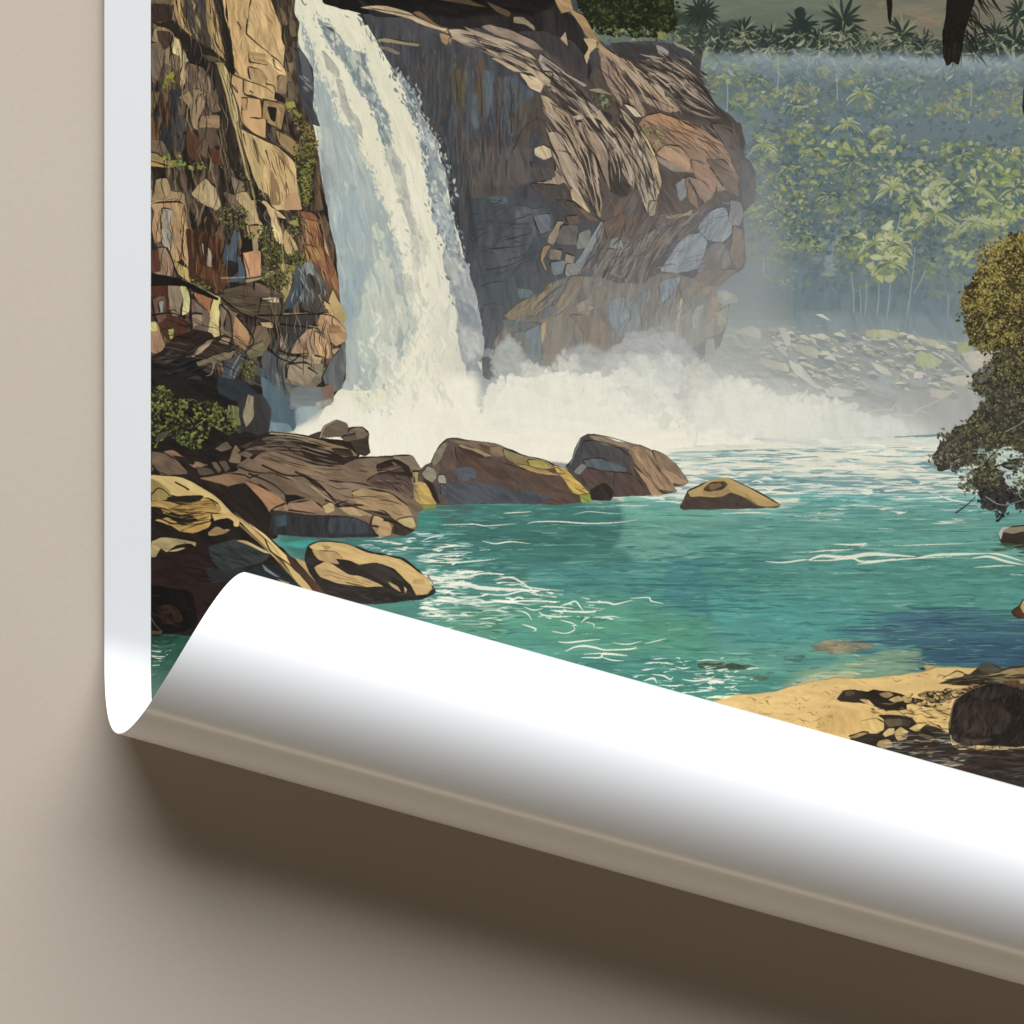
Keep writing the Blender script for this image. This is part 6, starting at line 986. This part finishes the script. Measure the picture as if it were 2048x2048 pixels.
    for s, w in [('380,1868 480,1875 600,1860 640,1858', 4), ('640,1860 720,1835 860,1845 1000,1825 1140,1830 1280,1840', 9), ('640,1862 760,1862 900,1850 960,1870 1100,1862 1280,1850 1500,1840', 5), ('1280,1850 1400,1830 1560,1825 1720,1820', 6), ('1720,1820 1800,1830 1932,1870', 5), ('1620,1850 1720,1840 1830,1870 1932,1890', 6),
                 ('930,1885 1060,1870 1160,1850', 4), ('790,1765 900,1768 990,1765 950,1780', 5), ('640,1815 720,1805 830,1800 910,1795', 3.5), ('540,1815 660,1812', 3.5), ('1000,1770 1090,1772', 2.5), ('1150,1775 1340,1768 1620,1760', 2.5), ('780,1940 980,1936', 2), ('1850,1945 1932,1950', 4), ('1630,1905 1780,1895 1880,1895', 3), ('1300,1900 1420,1895', 2.5),
                 ('1060,1670 1150,1675', 4), ('690,1580 810,1583', 4), ('1090,1555 1180,1553', 2.5), ('1570,1555 1610,1558', 3), ('480,1545 540,1550', 2.5), ('120,1583 300,1575 420,1580', 3), ('1420,1470 1500,1500 1640,1520', 4)]:
        line('F', s, W, w * .3, w * .2, .92, mid=w * .85)
    for s, w in [('100,150 300,145 380,155 560,140', 3.5), ('200,160 255,158', 3), ('620,142 680,130 820,130 980,140 1160,135 1280,118', 4), ('480,80 560,75 650,70', 3), ('890,90 980,70 1060,75 1200,85', 2.2), ('1130,30 1280,35 1360,30', 2.5), ('800,165 850,172', 2.5), ('710,198 800,198', 2.5), ('350,245 430,262 520,250 645,262', 4), ('700,260 745,260', 2.5),
                 ('335,302 400,298', 4), ('470,298 530,297', 3), ('565,297 660,296', 4), ('50,298 140,280 300,268', 5), ('0,240 60,220 125,215', 4), ('0,330 120,325 265,318', 3.5), ('0,370 160,375 330,365 430,355', 4), ('40,455 140,470 260,460 360,440 480,445', 6), ('0,450 60,470 140,490 250,505 320,510', 9), ('100,520 230,500 330,525 460,535 600,535', 11),
                 ('420,480 520,465 590,495 690,570', 5), ('590,470 690,472', 3.5), ('560,500 640,525 840,545', 4), ('340,560 480,570 600,545 690,570', 5), ('0,620 120,605 260,620 460,610 640,630', 7), ('470,610 640,605 820,610', 5), ('600,560 680,570', 3), ('550,660 620,680 650,720', 4), ('600,640 660,660 720,650', 4), ('700,640 780,640 900,650', 5), ('690,670 720,690 800,700 890,697', 5),
                 ('820,635 860,625 910,608 940,640 960,665', 5), ('760,660 900,670 1020,670 1030,660', 6), ('960,640 1090,655', 5), ('820,720 880,735 915,750', 4), ('900,755 905,780 850,800 770,785', 3.5), ('945,735 975,710 1000,703', 4.5), ('990,735 1020,745 1025,770', 3), ('1035,705 1130,698 1180,708', 3), ('970,612 1100,615 1150,625 1255,600', 5.5),
                 ('1240,590 1350,585 1365,605 1440,622', 4.5), ('590,745 640,760 675,775 660,790', 5), ('330,715 380,710 450,705', 3.5), ('430,695 500,692', 5), ('770,790 840,800', 4), ('805,850 870,855 960,845 1060,835', 5), ('940,805 1020,800', 3), ('850,910 900,885 960,875 1030,885 1100,900 1280,890', 6), ('1110,900 1240,895 1280,880', 4),
                 ('940,945 1060,945 1080,925 1220,935', 5), ('960,925 1100,920 1225,932', 4), ('1060,940 1130,960 1200,965', 4), ('1130,855 1200,865 1250,862 1310,845', 3.5), ('1325,862 1400,845 1455,830', 3), ('1200,955 1300,955', 2.5), ('1465,783 1560,770', 3), ('1510,1000 1560,1010 1600,1005', 4), ('1370,1045 1440,1055 1480,1075 1500,1060', 5),
                 ('1320,1085 1380,1070 1400,1100', 6), ('1420,1110 1500,1115 1560,1105', 4), ('1550,1075 1620,1085 1700,1075 1750,1055', 5), ('1630,1050 1700,1065', 4), ('1640,1110 1700,1085', 4), ('1520,1160 1640,1150 1740,1145', 3), ('1690,1190 1760,1180 1850,1185', 5), ('1720,1110 1730,1125', 4), ('1800,1125 1850,1130', 4), ('1640,965 1700,960 1780,965', 3), ('1450,1030 1500,1025', 3)]:
        line('H', s, W, w * .25, w * .2, .92, mid=w * .72)
    ripples('H', '0,430 480,440 700,560 640,620 260,610 0,560', 46, (16, 70), (1.5, 6), fo, 416, a=.9)
    ripples('H', '0,590 260,600 640,660 480,720 260,790 0,720', 50, (16, 80), (1.5, 6), ['#b9cdb9', '#cdd3be', '#a2c0ad', '#d9d6c0'], 417, a=.75)
    ripples('G', '1320,230 1800,180 1932,300 1932,560 1740,440 1640,360 1400,310', 70, (14, 60), (1.5, 4.5), fo + ['#8fc0c0', '#6aa8aa'], 418, a=.8)
    ripples('G', '1650,330 1760,300 1932,330 1932,700 1760,700 1600,620 1740,560', 60, (14, 70), (2, 6), fo + ['#a9c8ba'], 419, a=.8)
    ripples('H', '640,560 1100,600 1160,720 960,800 760,760', 34, (8, 34), (1.2, 3.6), fo, 420, a=.85); ripples('H', '1280,960 1932,960 1900,1160 1560,1170 1300,1080', 60, (8, 44), (1.2, 4), fo + ['#86b9a4', '#2f6f66'], 421, a=.8)
    ripples('I', '0,1000 160,1020 200,1140 0,1190', 30, (8, 40), (1.5, 5), fo, 422, a=.85)
    for s, w in [('38,870 100,880 185,865', 4), ('38,905 110,908 160,900', 5), ('38,935 90,945 140,925', 6), ('38,968 100,965', 6), ('38,995 90,990', 5), ('60,925 150,915', 3)]: line('G', s, '#c9cbb2' if w > 4 else '#7fa38a', w * .4, w * .3, .9, mid=w)
    ripples('G', '38,820 220,820 120,1000 38,1080', 40, (10, 50), (1.5, 5), ['#24493c', '#35674f', '#4a7d62', '#1f3f35'], 423, a=.8)
    # the inks of the pool are a little deeper and greyer
    y0 = int(960 - PY0); w = CV[y0:]; k = np.clip((np.arange(y0, PH) + PY0 - 985) / 60, 0, 1)[:, None, None]
    g = w.mean(axis=2, keepdims=True); teal = ((w[..., 1] - w[..., 0]) > .06)[..., None]
    CV[y0:] = np.where(teal, w + ((g + (w - g) * .92) * np.array([.85, .875, .86], np.float32) - w) * k, w)
    # right-hand boulders in the water
    p('F', '1785,1700 1800,1668 1860,1656 1960,1650 2400,1650 2400,1800 1960,1795 1880,1790 1810,1775 1788,1740', '#3d332b', tx=.12, ang=10, ln=2); p('F', '1795,1690 1830,1662 1960,1655 2400,1655 2400,1700 1940,1690 1870,1702 1830,1695', '#877a62', tx=.08, ln=2); p('F', '1780,1700 1800,1665 1860,1655 1810,1680 1792,1740', '#a3a394', w=1)
    ripples('I', '1760,260 1960,280 1960,330 1800,330', 16, (20, 60), (2, 5), ['#3f5a3f', '#4b6b4c', '#2f4d40'], 424)
    p('I', '1855,670 1880,650 1910,630 1932,600 2100,600 2100,720 1932,710 1900,710 1870,695', '#4a3220', tx=.15, ang=30, ln=2); p('I', '1905,640 1932,600 2100,600 2100,640 1932,680', '#b08a55', ln=2)

def paint_beach():
    p('I', '-200,1260 20,1215 200,1172 400,1155 500,1130 600,1100 790,1068 1000,1070 1200,1045 1330,1030 1400,1005 1500,1003 1700,1010 1932,1000 3000,980 3000,2200 -200,2200', '#cda968', tx=.04, ang=8, sc=12, st=5, w=2, ln=1.6, lc='#8a6a35')
    p('I', '-200,1290 100,1205 400,1165 600,1130 560,1190 300,1250 -100,1320', '#d4b06e', tx=.04, ang=8, w=4, soft=3); p('I', '700,1290 900,1260 1300,1260 1420,1330 1200,1360 900,1400 700,1390', '#c39e5c', tx=.06, w=4, soft=3)
    p('I', '30,1185 80,1175 200,1172 120,1195', '#cfd0a8', w=2)
    # cracks in the sandstone
    inks('I', '100,1220 480,1160 800,1090 1400,1040 1500,1090 1000,1130 800,1260 700,1380 300,1280', 80, (5, 26), 5, ['#8a6a38', '#a5844a', '#6b5230'], 431, w=(.8, 2), spread=.7, curl=.7)
    # boulders and rubble at right
    p('I', '1650,1010 1680,980 1740,985 1800,1010 1932,990 3000,980 3000,1180 1932,1140 1700,1130 1560,1110 1420,1100 1460,1085 1560,1070 1530,1030 1600,1045', '#3b3428', tx=.14, ang=5, sc=6)
    for s, c in [('1655,1010 1680,980 1740,985 1800,1015 1760,1040 1700,1040', '#4b4637'), ('1790,1030 1932,1000 3000,1000 3000,1050 1932,1045 1830,1055', '#8a744a'), ('1690,1075 1800,1060 1880,1080 1800,1095 1700,1095', '#6b6650'), ('1530,1025 1570,1040 1560,1075 1480,1080 1440,1070', '#caa868'), ('1460,1080 1560,1085 1640,1060 1600,1050', '#4a3f2c'),
                 ('1330,995 1385,985 1385,1005 1330,1015', '#b08d52'), ('1295,1010 1340,1005 1330,1022', '#3f3524'), ('1840,1080 1932,1070 1932,1100 1860,1105', '#94794a')]:
        p('I', s, c, ln=2.5, ang=8, sc=5)
    ribs('I', '1440,1080 1600,1060 1932,1020', '1480,1110 1640,1110 1932,1130', 30, ['#1e1914', '#6f5f40', '#2b241b', '#9c8050'], 432, w=(1.5, 5))
    p('I', '810,1190 850,1145 900,1135 990,1150 1030,1135 1120,1150 1190,1160 1230,1180 1300,1190 1330,1210 1230,1225 1230,1255 1120,1262 1040,1240 990,1220 900,1215 830,1205', '#2a221a', tx=.15, ang=20, w=1.5)
    for s, c in [('850,1150 900,1142 920,1165 860,1175', '#4d3f2e'), ('945,1195 1000,1195 1040,1235 990,1225', '#c2a066'), ('1060,1160 1120,1150 1150,1170 1110,1190 1080,1180', '#8f724a'), ('1120,1200 1180,1170 1220,1200 1160,1215', '#a88a58'), ('1200,1180 1250,1170 1260,1215 1215,1215', '#b8965c')]:
        p('I', s, c, ln=2.5)
    p('I', '1290,1170 1340,1145 1420,1150 1560,1130 1640,1120 1600,1150 1500,1190 1440,1220 1360,1215', '#6a5737', tx=.2, ang=10, sc=4, w=2)
    rs = RS(33)
    for x, y in inside(pt('I', '1230,1160 1400,1140 1640,1110 1560,1180 1480,1240 1380,1240 1240,1220'), 46, rs):
        leaf(x, y + 1.5, rs.uniform(4, 10), rs.uniform(-.5, .4), .5, '#2a2219'); leaf(x, y, rs.uniform(3, 8), rs.uniform(-.5, .4), .4, ['#c4a264', '#a98953', '#8a7048'][rs.randint(3)])
    p('I', '1200,1290 1330,1250 1480,1230 1490,1330 1400,1370 1250,1330', '#c2a05e', tx=.1, ang=12, sc=4)
    inks('I', '1040,1230 1500,1200 1480,1370 1200,1370 1040,1300', 60, (8, 40), 12, ['#4a3a22', '#7d6238', '#2f2619'], 433, w=(1, 3.4), spread=.35)
    p('I', '880,1440 960,1400 1060,1400 1090,1320 1060,1290 1180,1290 1260,1310 1300,1350 1400,1360 1480,1400 1500,1470 1560,1500 1932,1500 3000,1500 3000,2300 1932,2300 1500,1700 1100,1500', '#2c231b', tx=.18, ang=10, sc=6, w=2)
    for s, c in [('940,1330 1040,1310 1090,1335 1090,1380 1050,1395 980,1370', '#c6a562'), ('1090,1320 1190,1310 1210,1350 1120,1360', '#574a35'), ('1200,1310 1260,1320 1240,1360 1200,1350', '#3f3424'), ('1085,1400 1120,1370 1155,1370 1150,1405 1100,1420', '#c0a066'), ('1155,1390 1190,1360 1235,1385 1230,1430 1180,1445 1160,1425', '#b8985c'),
                 ('1045,1470 1060,1440 1110,1430 1150,1450 1140,1485 1080,1490', '#937950'), ('1240,1370 1290,1340 1350,1340 1290,1390', '#c0a45f'), ('1130,1440 1160,1440 1155,1480', '#2a2219'), ('1300,1400 1390,1420 1380,1445 1310,1420', '#5d5238'), ('880,1420 960,1390 1000,1395 920,1430', '#8f7647')]:
        p('I', s, c, ln=2.5, tx=.07)
    ripples('I', '1150,1400 1500,1380 1600,1560 1400,1600 1160,1500', 90, (12, 60), (1.5, 5), ['#8f8568', '#5c6266', '#3a3a38', '#b3a98a', '#26221e', '#6f6a5a'], 434, a=.8); ripples('I', '1500,1480 1932,1480 1932,1720 1600,1640', 90, (16, 90), (2, 6), ['#251d19', '#3a2a22', '#3d4650', '#1d1714', '#4b3a2f'], 435, a=.7)
    p('I', '1480,1380 1490,1280 1520,1200 1600,1140 1700,1105 1800,1100 1932,1130 3000,1100 3000,1500 1932,1480 1700,1470 1560,1460 1490,1430', '#221c18', tx=.2, ang=100, sc=6, st=3, w=2.5, ln=2)
    for s, c in [('1600,1160 1700,1120 1800,1115 1900,1140 1800,1180 1680,1200', '#2b2420'), ('1530,1240 1640,1200 1760,1220 1860,1300 1800,1400 1640,1420 1540,1360', '#312821'), ('1800,1090 1900,1080 1932,1140 1860,1120', '#4f3a28'), ('1500,1400 1600,1430 1760,1440 1600,1470 1500,1450', '#3a3029')]:
        p('I', s, c, tx=.2, ang=105, sc=5, st=3, w=3, soft=1)
    inks('I', '1500,1300 1600,1150 1932,1130 1932,1460 1560,1450', 70, (8, 50), 105, ['#15110e', '#3d3229', '#46362a'], 436, w=(1, 3), spread=.6, curl=.6); line('I', '1485,1370 1495,1280 1525,1200 1610,1140 1700,1106', '#8a6f44', 2, 1.5, .8)
    line('I', '1490,1410 1500,1440 1540,1465', '#b9a27a', 2.5, 1)

def paint_right_tree():
    gold = ['#2f2a16', '#403a1c', '#565024', '#6f662c', '#857736', '#9a8a48']
    olive = ['#221f18', '#2b281d', '#3b3520', '#4d4424', '#5f532a', '#786a36']
    dark = ['#2e2f22', '#3a3b2a', '#484833', '#57563b', '#66643f', '#757147']
    p('F', '1932,-90 1870,-80 1760,-20 1690,60 1660,140 1600,220 1560,300 1590,360 1570,450 1610,540 1660,600 1740,600 1830,560 1960,560 3000,560 3000,-90', '#40351e', tx=.2, ang=20, sc=5, w=30)
    p('F', '1830,560 1760,660 1650,740 1620,820 1690,880 1650,960 1600,1000 1530,1080 1450,1100 1470,1160 1390,1240 1420,1290 1540,1300 1640,1290 1560,1380 1580,1440 1700,1440 1680,1520 1790,1590 1820,1540 1932,1540 3000,1500 3000,560', '#3a362f', tx=.2, ang=20, sc=5, w=26)
    # water and sky showing between the branches
    for s in ['1700,1215 1800,1195 1932,1190 1932,1260 1880,1250 1780,1290 1700,1280', '1740,1320 1830,1310 1932,1300 1932,1340 1840,1350', '1800,1350 1932,1340 1932,1440 1860,1430 1820,1390', '1660,1210 1720,1195 1690,1180', '1600,1340 1570,1390 1540,1340 1600,1310']:
        p('F', s, '#b3bfb2', tx=.1, ang=2, sc=4, w=14)
    ripples('F', '1660,1190 1932,1190 1932,1450 1800,1440 1690,1300', 26, (20, 60), (2, 5), ['#7fb0ac', '#d9d5c0', '#9cc0b6', '#5d9a9c'], 449, a=.8)
    p('F', '1890,900 1940,870 2000,900 1960,930', '#8a7466', w=2, a=.9); p('F', '1640,740 1740,680 1740,760 1660,800', '#6f7476', w=5, a=.7)
    for i, (s, n, r, pl) in enumerate([('1932,-80 1870,-90 1740,-20 1680,70 1650,150 1680,260 1600,300 1560,430 1640,560 1740,590 1932,540 2040,400 2040,-80', 900, (2, 6), gold), ('1660,0 1780,-60 1932,-80 1932,120 1760,200 1660,160', 260, (2, 6), ['#7d6a2e', '#8f7a35', '#a08943', '#ad9850', '#5c4d24']),
                                       ('1560,260 1700,240 1760,380 1640,420 1570,360', 150, (2, 5.5), ['#7d6829', '#8c7632', '#9e873f', '#4f4320']), ('1560,380 1700,340 1932,300 1932,540 1760,600 1640,590', 330, (2, 6), olive + ['#8a7d40']), ('1820,580 2040,560 2040,760 1860,760 1750,690', 170, (2, 6), olive + ['#6f6a30', '#85803c']),
                                       ('1650,740 1830,620 2040,740 2040,1100 1700,1120 1650,980 1700,880 1620,830', 500, (2, 6.5), dark), ('1440,1100 1560,1070 1660,1000 1760,1100 1932,1120 1932,1200 1700,1210 1640,1290 1540,1300 1460,1180', 330, (2, 6), dark + ['#6b6040', '#5d5233']),
                                       ('1385,1250 1430,1215 1520,1200 1540,1290 1420,1290', 70, (2, 6), ['#4a4436', '#6b6350', '#857b64', '#332f28']), ('1560,1380 1650,1310 1760,1300 1780,1440 1680,1440 1580,1450', 170, (2, 7), dark), ('1660,1500 1700,1420 1932,1430 1932,1540 1820,1520 1800,1590 1770,1580', 170, (2, 7), ['#232427', '#2f3033', '#3d3e40', '#1b1b1c']),
                                       ('1860,1120 2040,1100 2040,1200 1880,1200', 80, (2, 6), olive + ['#7d783a']), ('1880,1240 2040,1240 2040,1420 1900,1400', 90, (2, 7), dark), ('1700,1210 1760,1240 1740,1310 1690,1300', 30, (2, 6), dark)]):
        leaves('F', s, int(n * 1.7), (1.4, 4.6), pl, 450 + i)
        q = smooth(pt('F', s), 6); rs = RS(480 + i)          # ragged rim of single leaves
        for x, y in q[::2]:
            for j in range(3): leaf(x + rs.randn() * 6, y + rs.randn() * 6, rs.uniform(2, 5.5), rs.rand() * 6, rs.uniform(.3, .6), pl[rs.randint(len(pl))], .95)
    leaves('F', '1640,1290 1800,1260 1932,1280 1932,1420 1760,1430', 50, (2, 7), dark, 470)
    for s in ['1820,1090 1880,1060 1932,1030', '1700,1480 1800,1530 1932,1500', '1890,1420 1910,1480 1932,1500', '1690,1300 1730,1240 1780,1200', '1760,1300 1820,1280 1900,1290', '1520,1580 1600,1520 1640,1480']: line('F', s, '#85817a' if '1932' in s else '#2a2724', 3, 1.5, .9)
    leaves('F', '1570,420 1760,470 1932,440 2040,480 2040,800 1760,780 1650,720 1760,640 1640,590', 620, (1.4, 4.6), olive + ['#6f6634', '#7f7840'], 473)
    leaves('F', '1640,720 1800,640 2040,760 2040,980 1720,960 1650,860', 260, (1.4, 4.6), olive[:4] + ['#5c5838', '#6d6842'], 474)
    dabs('F', '1932,-60 1870,-70 1760,-20 1700,60 1670,150 1640,230 1580,300 1580,440 1650,560 1760,600 2040,600 2040,-60', 1500, (1.4, 4.4), 475, ['#2a271a', '#363220', '#423c25', '#343020'], ['#736a34', '#857a3c', '#9a8c48', '#b39f58', '#7f7f40'], 20, .9, asp=(.35, .6), an=(0, 6.2), cut=.5)
    # sun flecks through the leaves
    leaves('F', '1640,60 1932,0 1932,560 1640,560 1580,400', 220, (1, 2.6), ['#c9a850', '#b5944a', '#d0b468', '#7d8890'], 471); leaves('F', '1660,760 1932,660 1932,1180 1500,1280 1480,1120', 120, (1, 2.4), ['#8d8a80', '#6f6c64', '#a3a092', '#756a45'], 472)

def finish():
    # woven tooth of the print and slight unevenness of the inks
    X, Y = grid(0, PH, 0, PW)
    n = (noise(X / 1.6, Y / 9, 91) - .5) * .022 + (noise(X / 11, Y / 1.6, 92) - .5) * .016 + (fbm(X / 40, Y / 40, 93, 3) - .5) * .02 + (noise(X / 1.3, Y / 1.3, 94) - .5) * .018
    g = CV.mean(axis=2, keepdims=True)                  # inks a little greyed, blues most
    teal = (CV[..., 1] - CV[..., 0] > .07) & (CV[..., 1] - CV[..., 2] > -.02) & (Y > 985); blue = (CV[..., 2] > CV[..., 0]) & ~teal
    k = np.where(teal, .97, np.where(blue, np.where((X > 1290) & (Y < 860), .80, np.where((X > 900) & (Y > 1150), .95, .54)), .87)).astype(np.float32)[..., None]
    k = np.where(((X < 660) & (Y < 900) & (g[..., 0] < .33))[..., None], k * .84, k)
    CV[:] = g + (CV - g) * k
    CV[:] = np.clip(CV * (1 + n[..., None]) + n[..., None] * .02, 0, 1)

def paint_all():
    paint_far(); paint_far_bank(); paint_right_cliff(); paint_fall(); paint_left_cliff()
    paint_spray(); paint_water(); paint_left_bank(); paint_near_rocks(); paint_mid_rocks(); paint_beach(); paint_right_tree(); finish()

# ---------------------------------------------------------------- materials
def mat(name):
    m = bpy.data.materials.new(name); m.use_nodes = True
    return m, m.node_tree.nodes, m.node_tree.links, m.node_tree.nodes['Principled BSDF']

def wall_material():
    m, N, L, B = mat('beige_plaster')
    tc = N.new('ShaderNodeTexCoord')
    big = N.new('ShaderNodeTexNoise'); big.inputs['Scale'].default_value = 5.0; big.inputs['Detail'].default_value = 4
    fine = N.new('ShaderNodeTexNoise'); fine.inputs['Scale'].default_value = 320.0; fine.inputs['Detail'].default_value = 3
    L.new(tc.outputs['Object'], big.inputs['Vector']); L.new(tc.outputs['Object'], fine.inputs['Vector'])
    mx = N.new('ShaderNodeMix'); mx.data_type = 'RGBA'
    mx.inputs[6].default_value = (0.562, 0.485, 0.405, 1); mx.inputs[7].default_value = (0.606, 0.534, 0.452, 1)
    L.new(big.outputs['Fac'], mx.inputs[0]); 
    mf = N.new('ShaderNodeMix'); mf.data_type = 'RGBA'; mf.blend_type = 'MULTIPLY'; mf.inputs[0].default_value = 1.0
    rp = N.new('ShaderNodeMapRange'); rp.inputs['To Min'].default_value = .965; rp.inputs['To Max'].default_value = 1.035
    L.new(fine.outputs['Fac'], rp.inputs['Value'])
    L.new(mx.outputs[2], mf.inputs[6]); L.new(rp.outputs['Result'], mf.inputs[7])
    L.new(mf.outputs[2], B.inputs['Base Color'])
    B.inputs['Roughness'].default_value = 0.85; B.inputs['Specular IOR Level'].default_value = 0.2
    bp = N.new('ShaderNodeBump'); bp.inputs['Strength'].default_value = 0.1; bp.inputs['Distance'].default_value = 0.0006
    L.new(fine.outputs['Fac'], bp.inputs['Height']); L.new(bp.outputs['Normal'], B.inputs['Normal'])
    return m

def paper_material():
    m, N, L, B = mat('white_photo_paper')
    tc = N.new('ShaderNodeTexCoord')
    nz = N.new('ShaderNodeTexNoise'); nz.inputs['Scale'].default_value = 900.0; nz.inputs['Detail'].default_value = 2
    L.new(tc.outputs['Object'], nz.inputs['Vector'])
    mx = N.new('ShaderNodeMix'); mx.data_type = 'RGBA'
    mx.inputs[6].default_value = (0.785, 0.795, 0.81, 1); mx.inputs[7].default_value = (0.815, 0.825, 0.84, 1)
    L.new(nz.outputs['Fac'], mx.inputs[0]); L.new(mx.outputs[2], B.inputs['Base Color'])
    B.inputs['Roughness'].default_value = 0.21; B.inputs['Specular IOR Level'].default_value = 0.45
    bp = N.new('ShaderNodeBump'); bp.inputs['Strength'].default_value = 0.05; bp.inputs['Distance'].default_value = 0.0001
    L.new(nz.outputs['Fac'], bp.inputs['Height']); L.new(bp.outputs['Normal'], B.inputs['Normal'])
    return m

def print_material():
    paint_all()
    lin = np.where(CV <= .04045, CV / 12.92, ((np.clip(CV, 0, 1) + .055) / 1.055) ** 2.4)
    lin = np.clip((lin - .004) * PRINT_GAIN, 0.0, .86)
    rgba = np.ones((PH, PW, 4), np.float32)
    s = np.where(lin <= .0031308, lin * 12.92, 1.055 * np.power(np.maximum(lin, 1e-6), 1 / 2.4) - .055)
    rgba[..., :3] = s[::-1]
    img = bpy.data.images.new('painted_print', PW, PH, alpha=False)
    img.colorspace_settings.name = 'sRGB'
    img.pixels.foreach_set(rgba.ravel()); img.update(); img.pack()
    m, N, L, B = mat('printed_inks')
    t = N.new('ShaderNodeTexImage'); t.image = img; t.extension = 'EXTEND'; t.interpolation = 'Linear'
    uv = N.new('ShaderNodeUVMap'); uv.uv_map = 'print'
    L.new(uv.outputs['UV'], t.inputs['Vector']); L.new(t.outputs['Color'], B.inputs['Base Color'])
    B.inputs['Roughness'].default_value = 0.48; B.inputs['Specular IOR Level'].default_value = 0.25
    return m
PRINT_GAIN = 1.08

# ---------------------------------------------------------------- the sheet: flat, then rolled up over itself
TAN = 0.2773; AL = math.atan(TAN); DX, DY = math.cos(AL), math.sin(AL)      # the roll's axis runs down to the right
P0X, P0Y, RR = 209.0, 1261.0, 188.0                                         # where the left edge leaves the table; roll radius
X_L, X_R, Y_T, Y_B = 209.0, 2600.0, -420.0, 2900.0
GAP = 14.0; MARGIN = 93.0

def sheet(u, v, off=0.0):
    """poster coordinates -> position (poster units), lifted by off on the printed side"""
    u = np.asarray(u, float); v = np.asarray(v, float)
    s = (u - P0X) * -DY + (v - P0Y) * DX
    sp = np.maximum(s, 0); ph = sp / RR
    fx = u + sp * DY; fy = v - sp * DX                       # foot on the tangent line
    r = RR * (1 - .03 * np.maximum(0, ph - 4.95)) - off
    q = r * np.sin(ph); z = RR - r * np.cos(ph)
    x = np.where(s > 0, fx - DY * q, u); y = np.where(s > 0, fy + DX * q, v); z = np.where(s > 0, z, off)
    return x, y, z + GAP

def grid_mesh(name, us, vfun, nt, off, thick=0.0, rims=()):
    """vfun(u) -> (v0, v1); a quad grid over that strip, with a back face and edge strips when it has thickness"""
    uu, tt = np.meshgrid(us, np.linspace(0, 1, nt), indexing='ij')
    v0, v1 = vfun(uu); vv = v0 + (v1 - v0) * tt
    n, k = uu.shape
    def layer(o):
        x, y, z = sheet(uu, vv, o)
        return np.stack([(x - 1024) * U, (1024 - y) * U, z * U], -1).reshape(-1, 3)
    i = np.arange((n - 1) * (k - 1)); c = (i // (k - 1)) * k + i % (k - 1)
    fc = np.stack([c, c + 1, c + k + 1, c + k], 1)
    co = [layer(off)]; faces = [fc]; ids = [np.arange(n * k)]; tot = n * k
    if thick:
        co.append(layer(off - thick)); faces.append(fc[:, ::-1] + tot); ids.append(np.arange(n * k)); tot *= 2
        g = np.arange(n * k).reshape(n, k)
        for r in rims:                                  # the cut edge of the paper
            e = {'left': g[0], 'right': g[-1][::-1], 'top': g[:, 0][::-1], 'bottom': g[:, -1]}[r]
            m = len(e); co += [co[0][e], co[1][e]]; ids += [e, e]
            q = np.arange(m - 1)
            faces.append(np.stack([tot + q, tot + m + q, tot + m + q + 1, tot + q + 1], 1)); tot += 2 * m
    co = np.vstack(co); fc = np.vstack(faces); ids = np.concatenate(ids)
    me = bpy.data.meshes.new(name)
    me.from_pydata(co.tolist(), [], fc.tolist())
    uvl = me.uv_layers.new(name='print')
    uvs = np.stack([(uu.ravel() - PX0) / PW, 1 - (vv.ravel() - PY0) / PH], 1)[ids[fc.ravel()]]
    uvl.data.foreach_set('uv', uvs.astype(np.float32).ravel())
    me.polygons.foreach_set('use_smooth', np.ones(len(fc), bool))
    me.update()
    return me

def tangent_v(u): return P0Y + (u - P0X) * TAN

def link(name, me, m, parent=None):
    o = bpy.data.objects.new(name, me); COL.objects.link(o); me.materials.append(m)
    if parent: o.parent = parent
    return o

# ---------------------------------------------------------------- build
wall_me = bpy.data.meshes.new('wall')
h = 3.0
wall_me.from_pydata([(-h, -h, 0), (h, -h, 0), (h, h, 0), (-h, h, 0)], [], [(0, 1, 2, 3)])
wall = link('wall', wall_me, wall_material())
wall['kind'] = 'structure'; wall['label'] = 'plain matte beige surface behind the poster'

poster = bpy.data.objects.new('poster', None); COL.objects.link(poster)
poster.empty_display_size = 0.02
poster['label'] = 'glossy waterfall art print with white border and its lower edge rolled up'
poster['category'] = 'poster'

paper = paper_material()
us = np.linspace(X_L, X_R, 160)
flat = link('paper_sheet', grid_mesh('paper_sheet', us, lambda u: (np.full_like(u, Y_T), tangent_v(u)), 60, 0.0, 1.3, ('left', 'right', 'top')), paper, poster)
flat['label'] = 'white unprinted border of the sheet lying flat'
roll = link('rolled_edge', grid_mesh('rolled_edge', us, lambda u: (tangent_v(u), np.full_like(u, Y_B)), 500, 0.0, 1.3, ('left', 'right', 'bottom')), paper, poster)
roll['label'] = 'white blank back of the sheet curled over the picture'
up = np.linspace(302.0, X_R - MARGIN, 150)
ink_o = link('printed_picture', grid_mesh('printed_picture', up, lambda u: (np.full_like(u, Y_T + MARGIN), np.full_like(u, Y_B - MARGIN)), 520, 0.35), print_material(), flat)
ink_o['label'] = 'printed tropical waterfall landscape with turquoise pool and boulders'
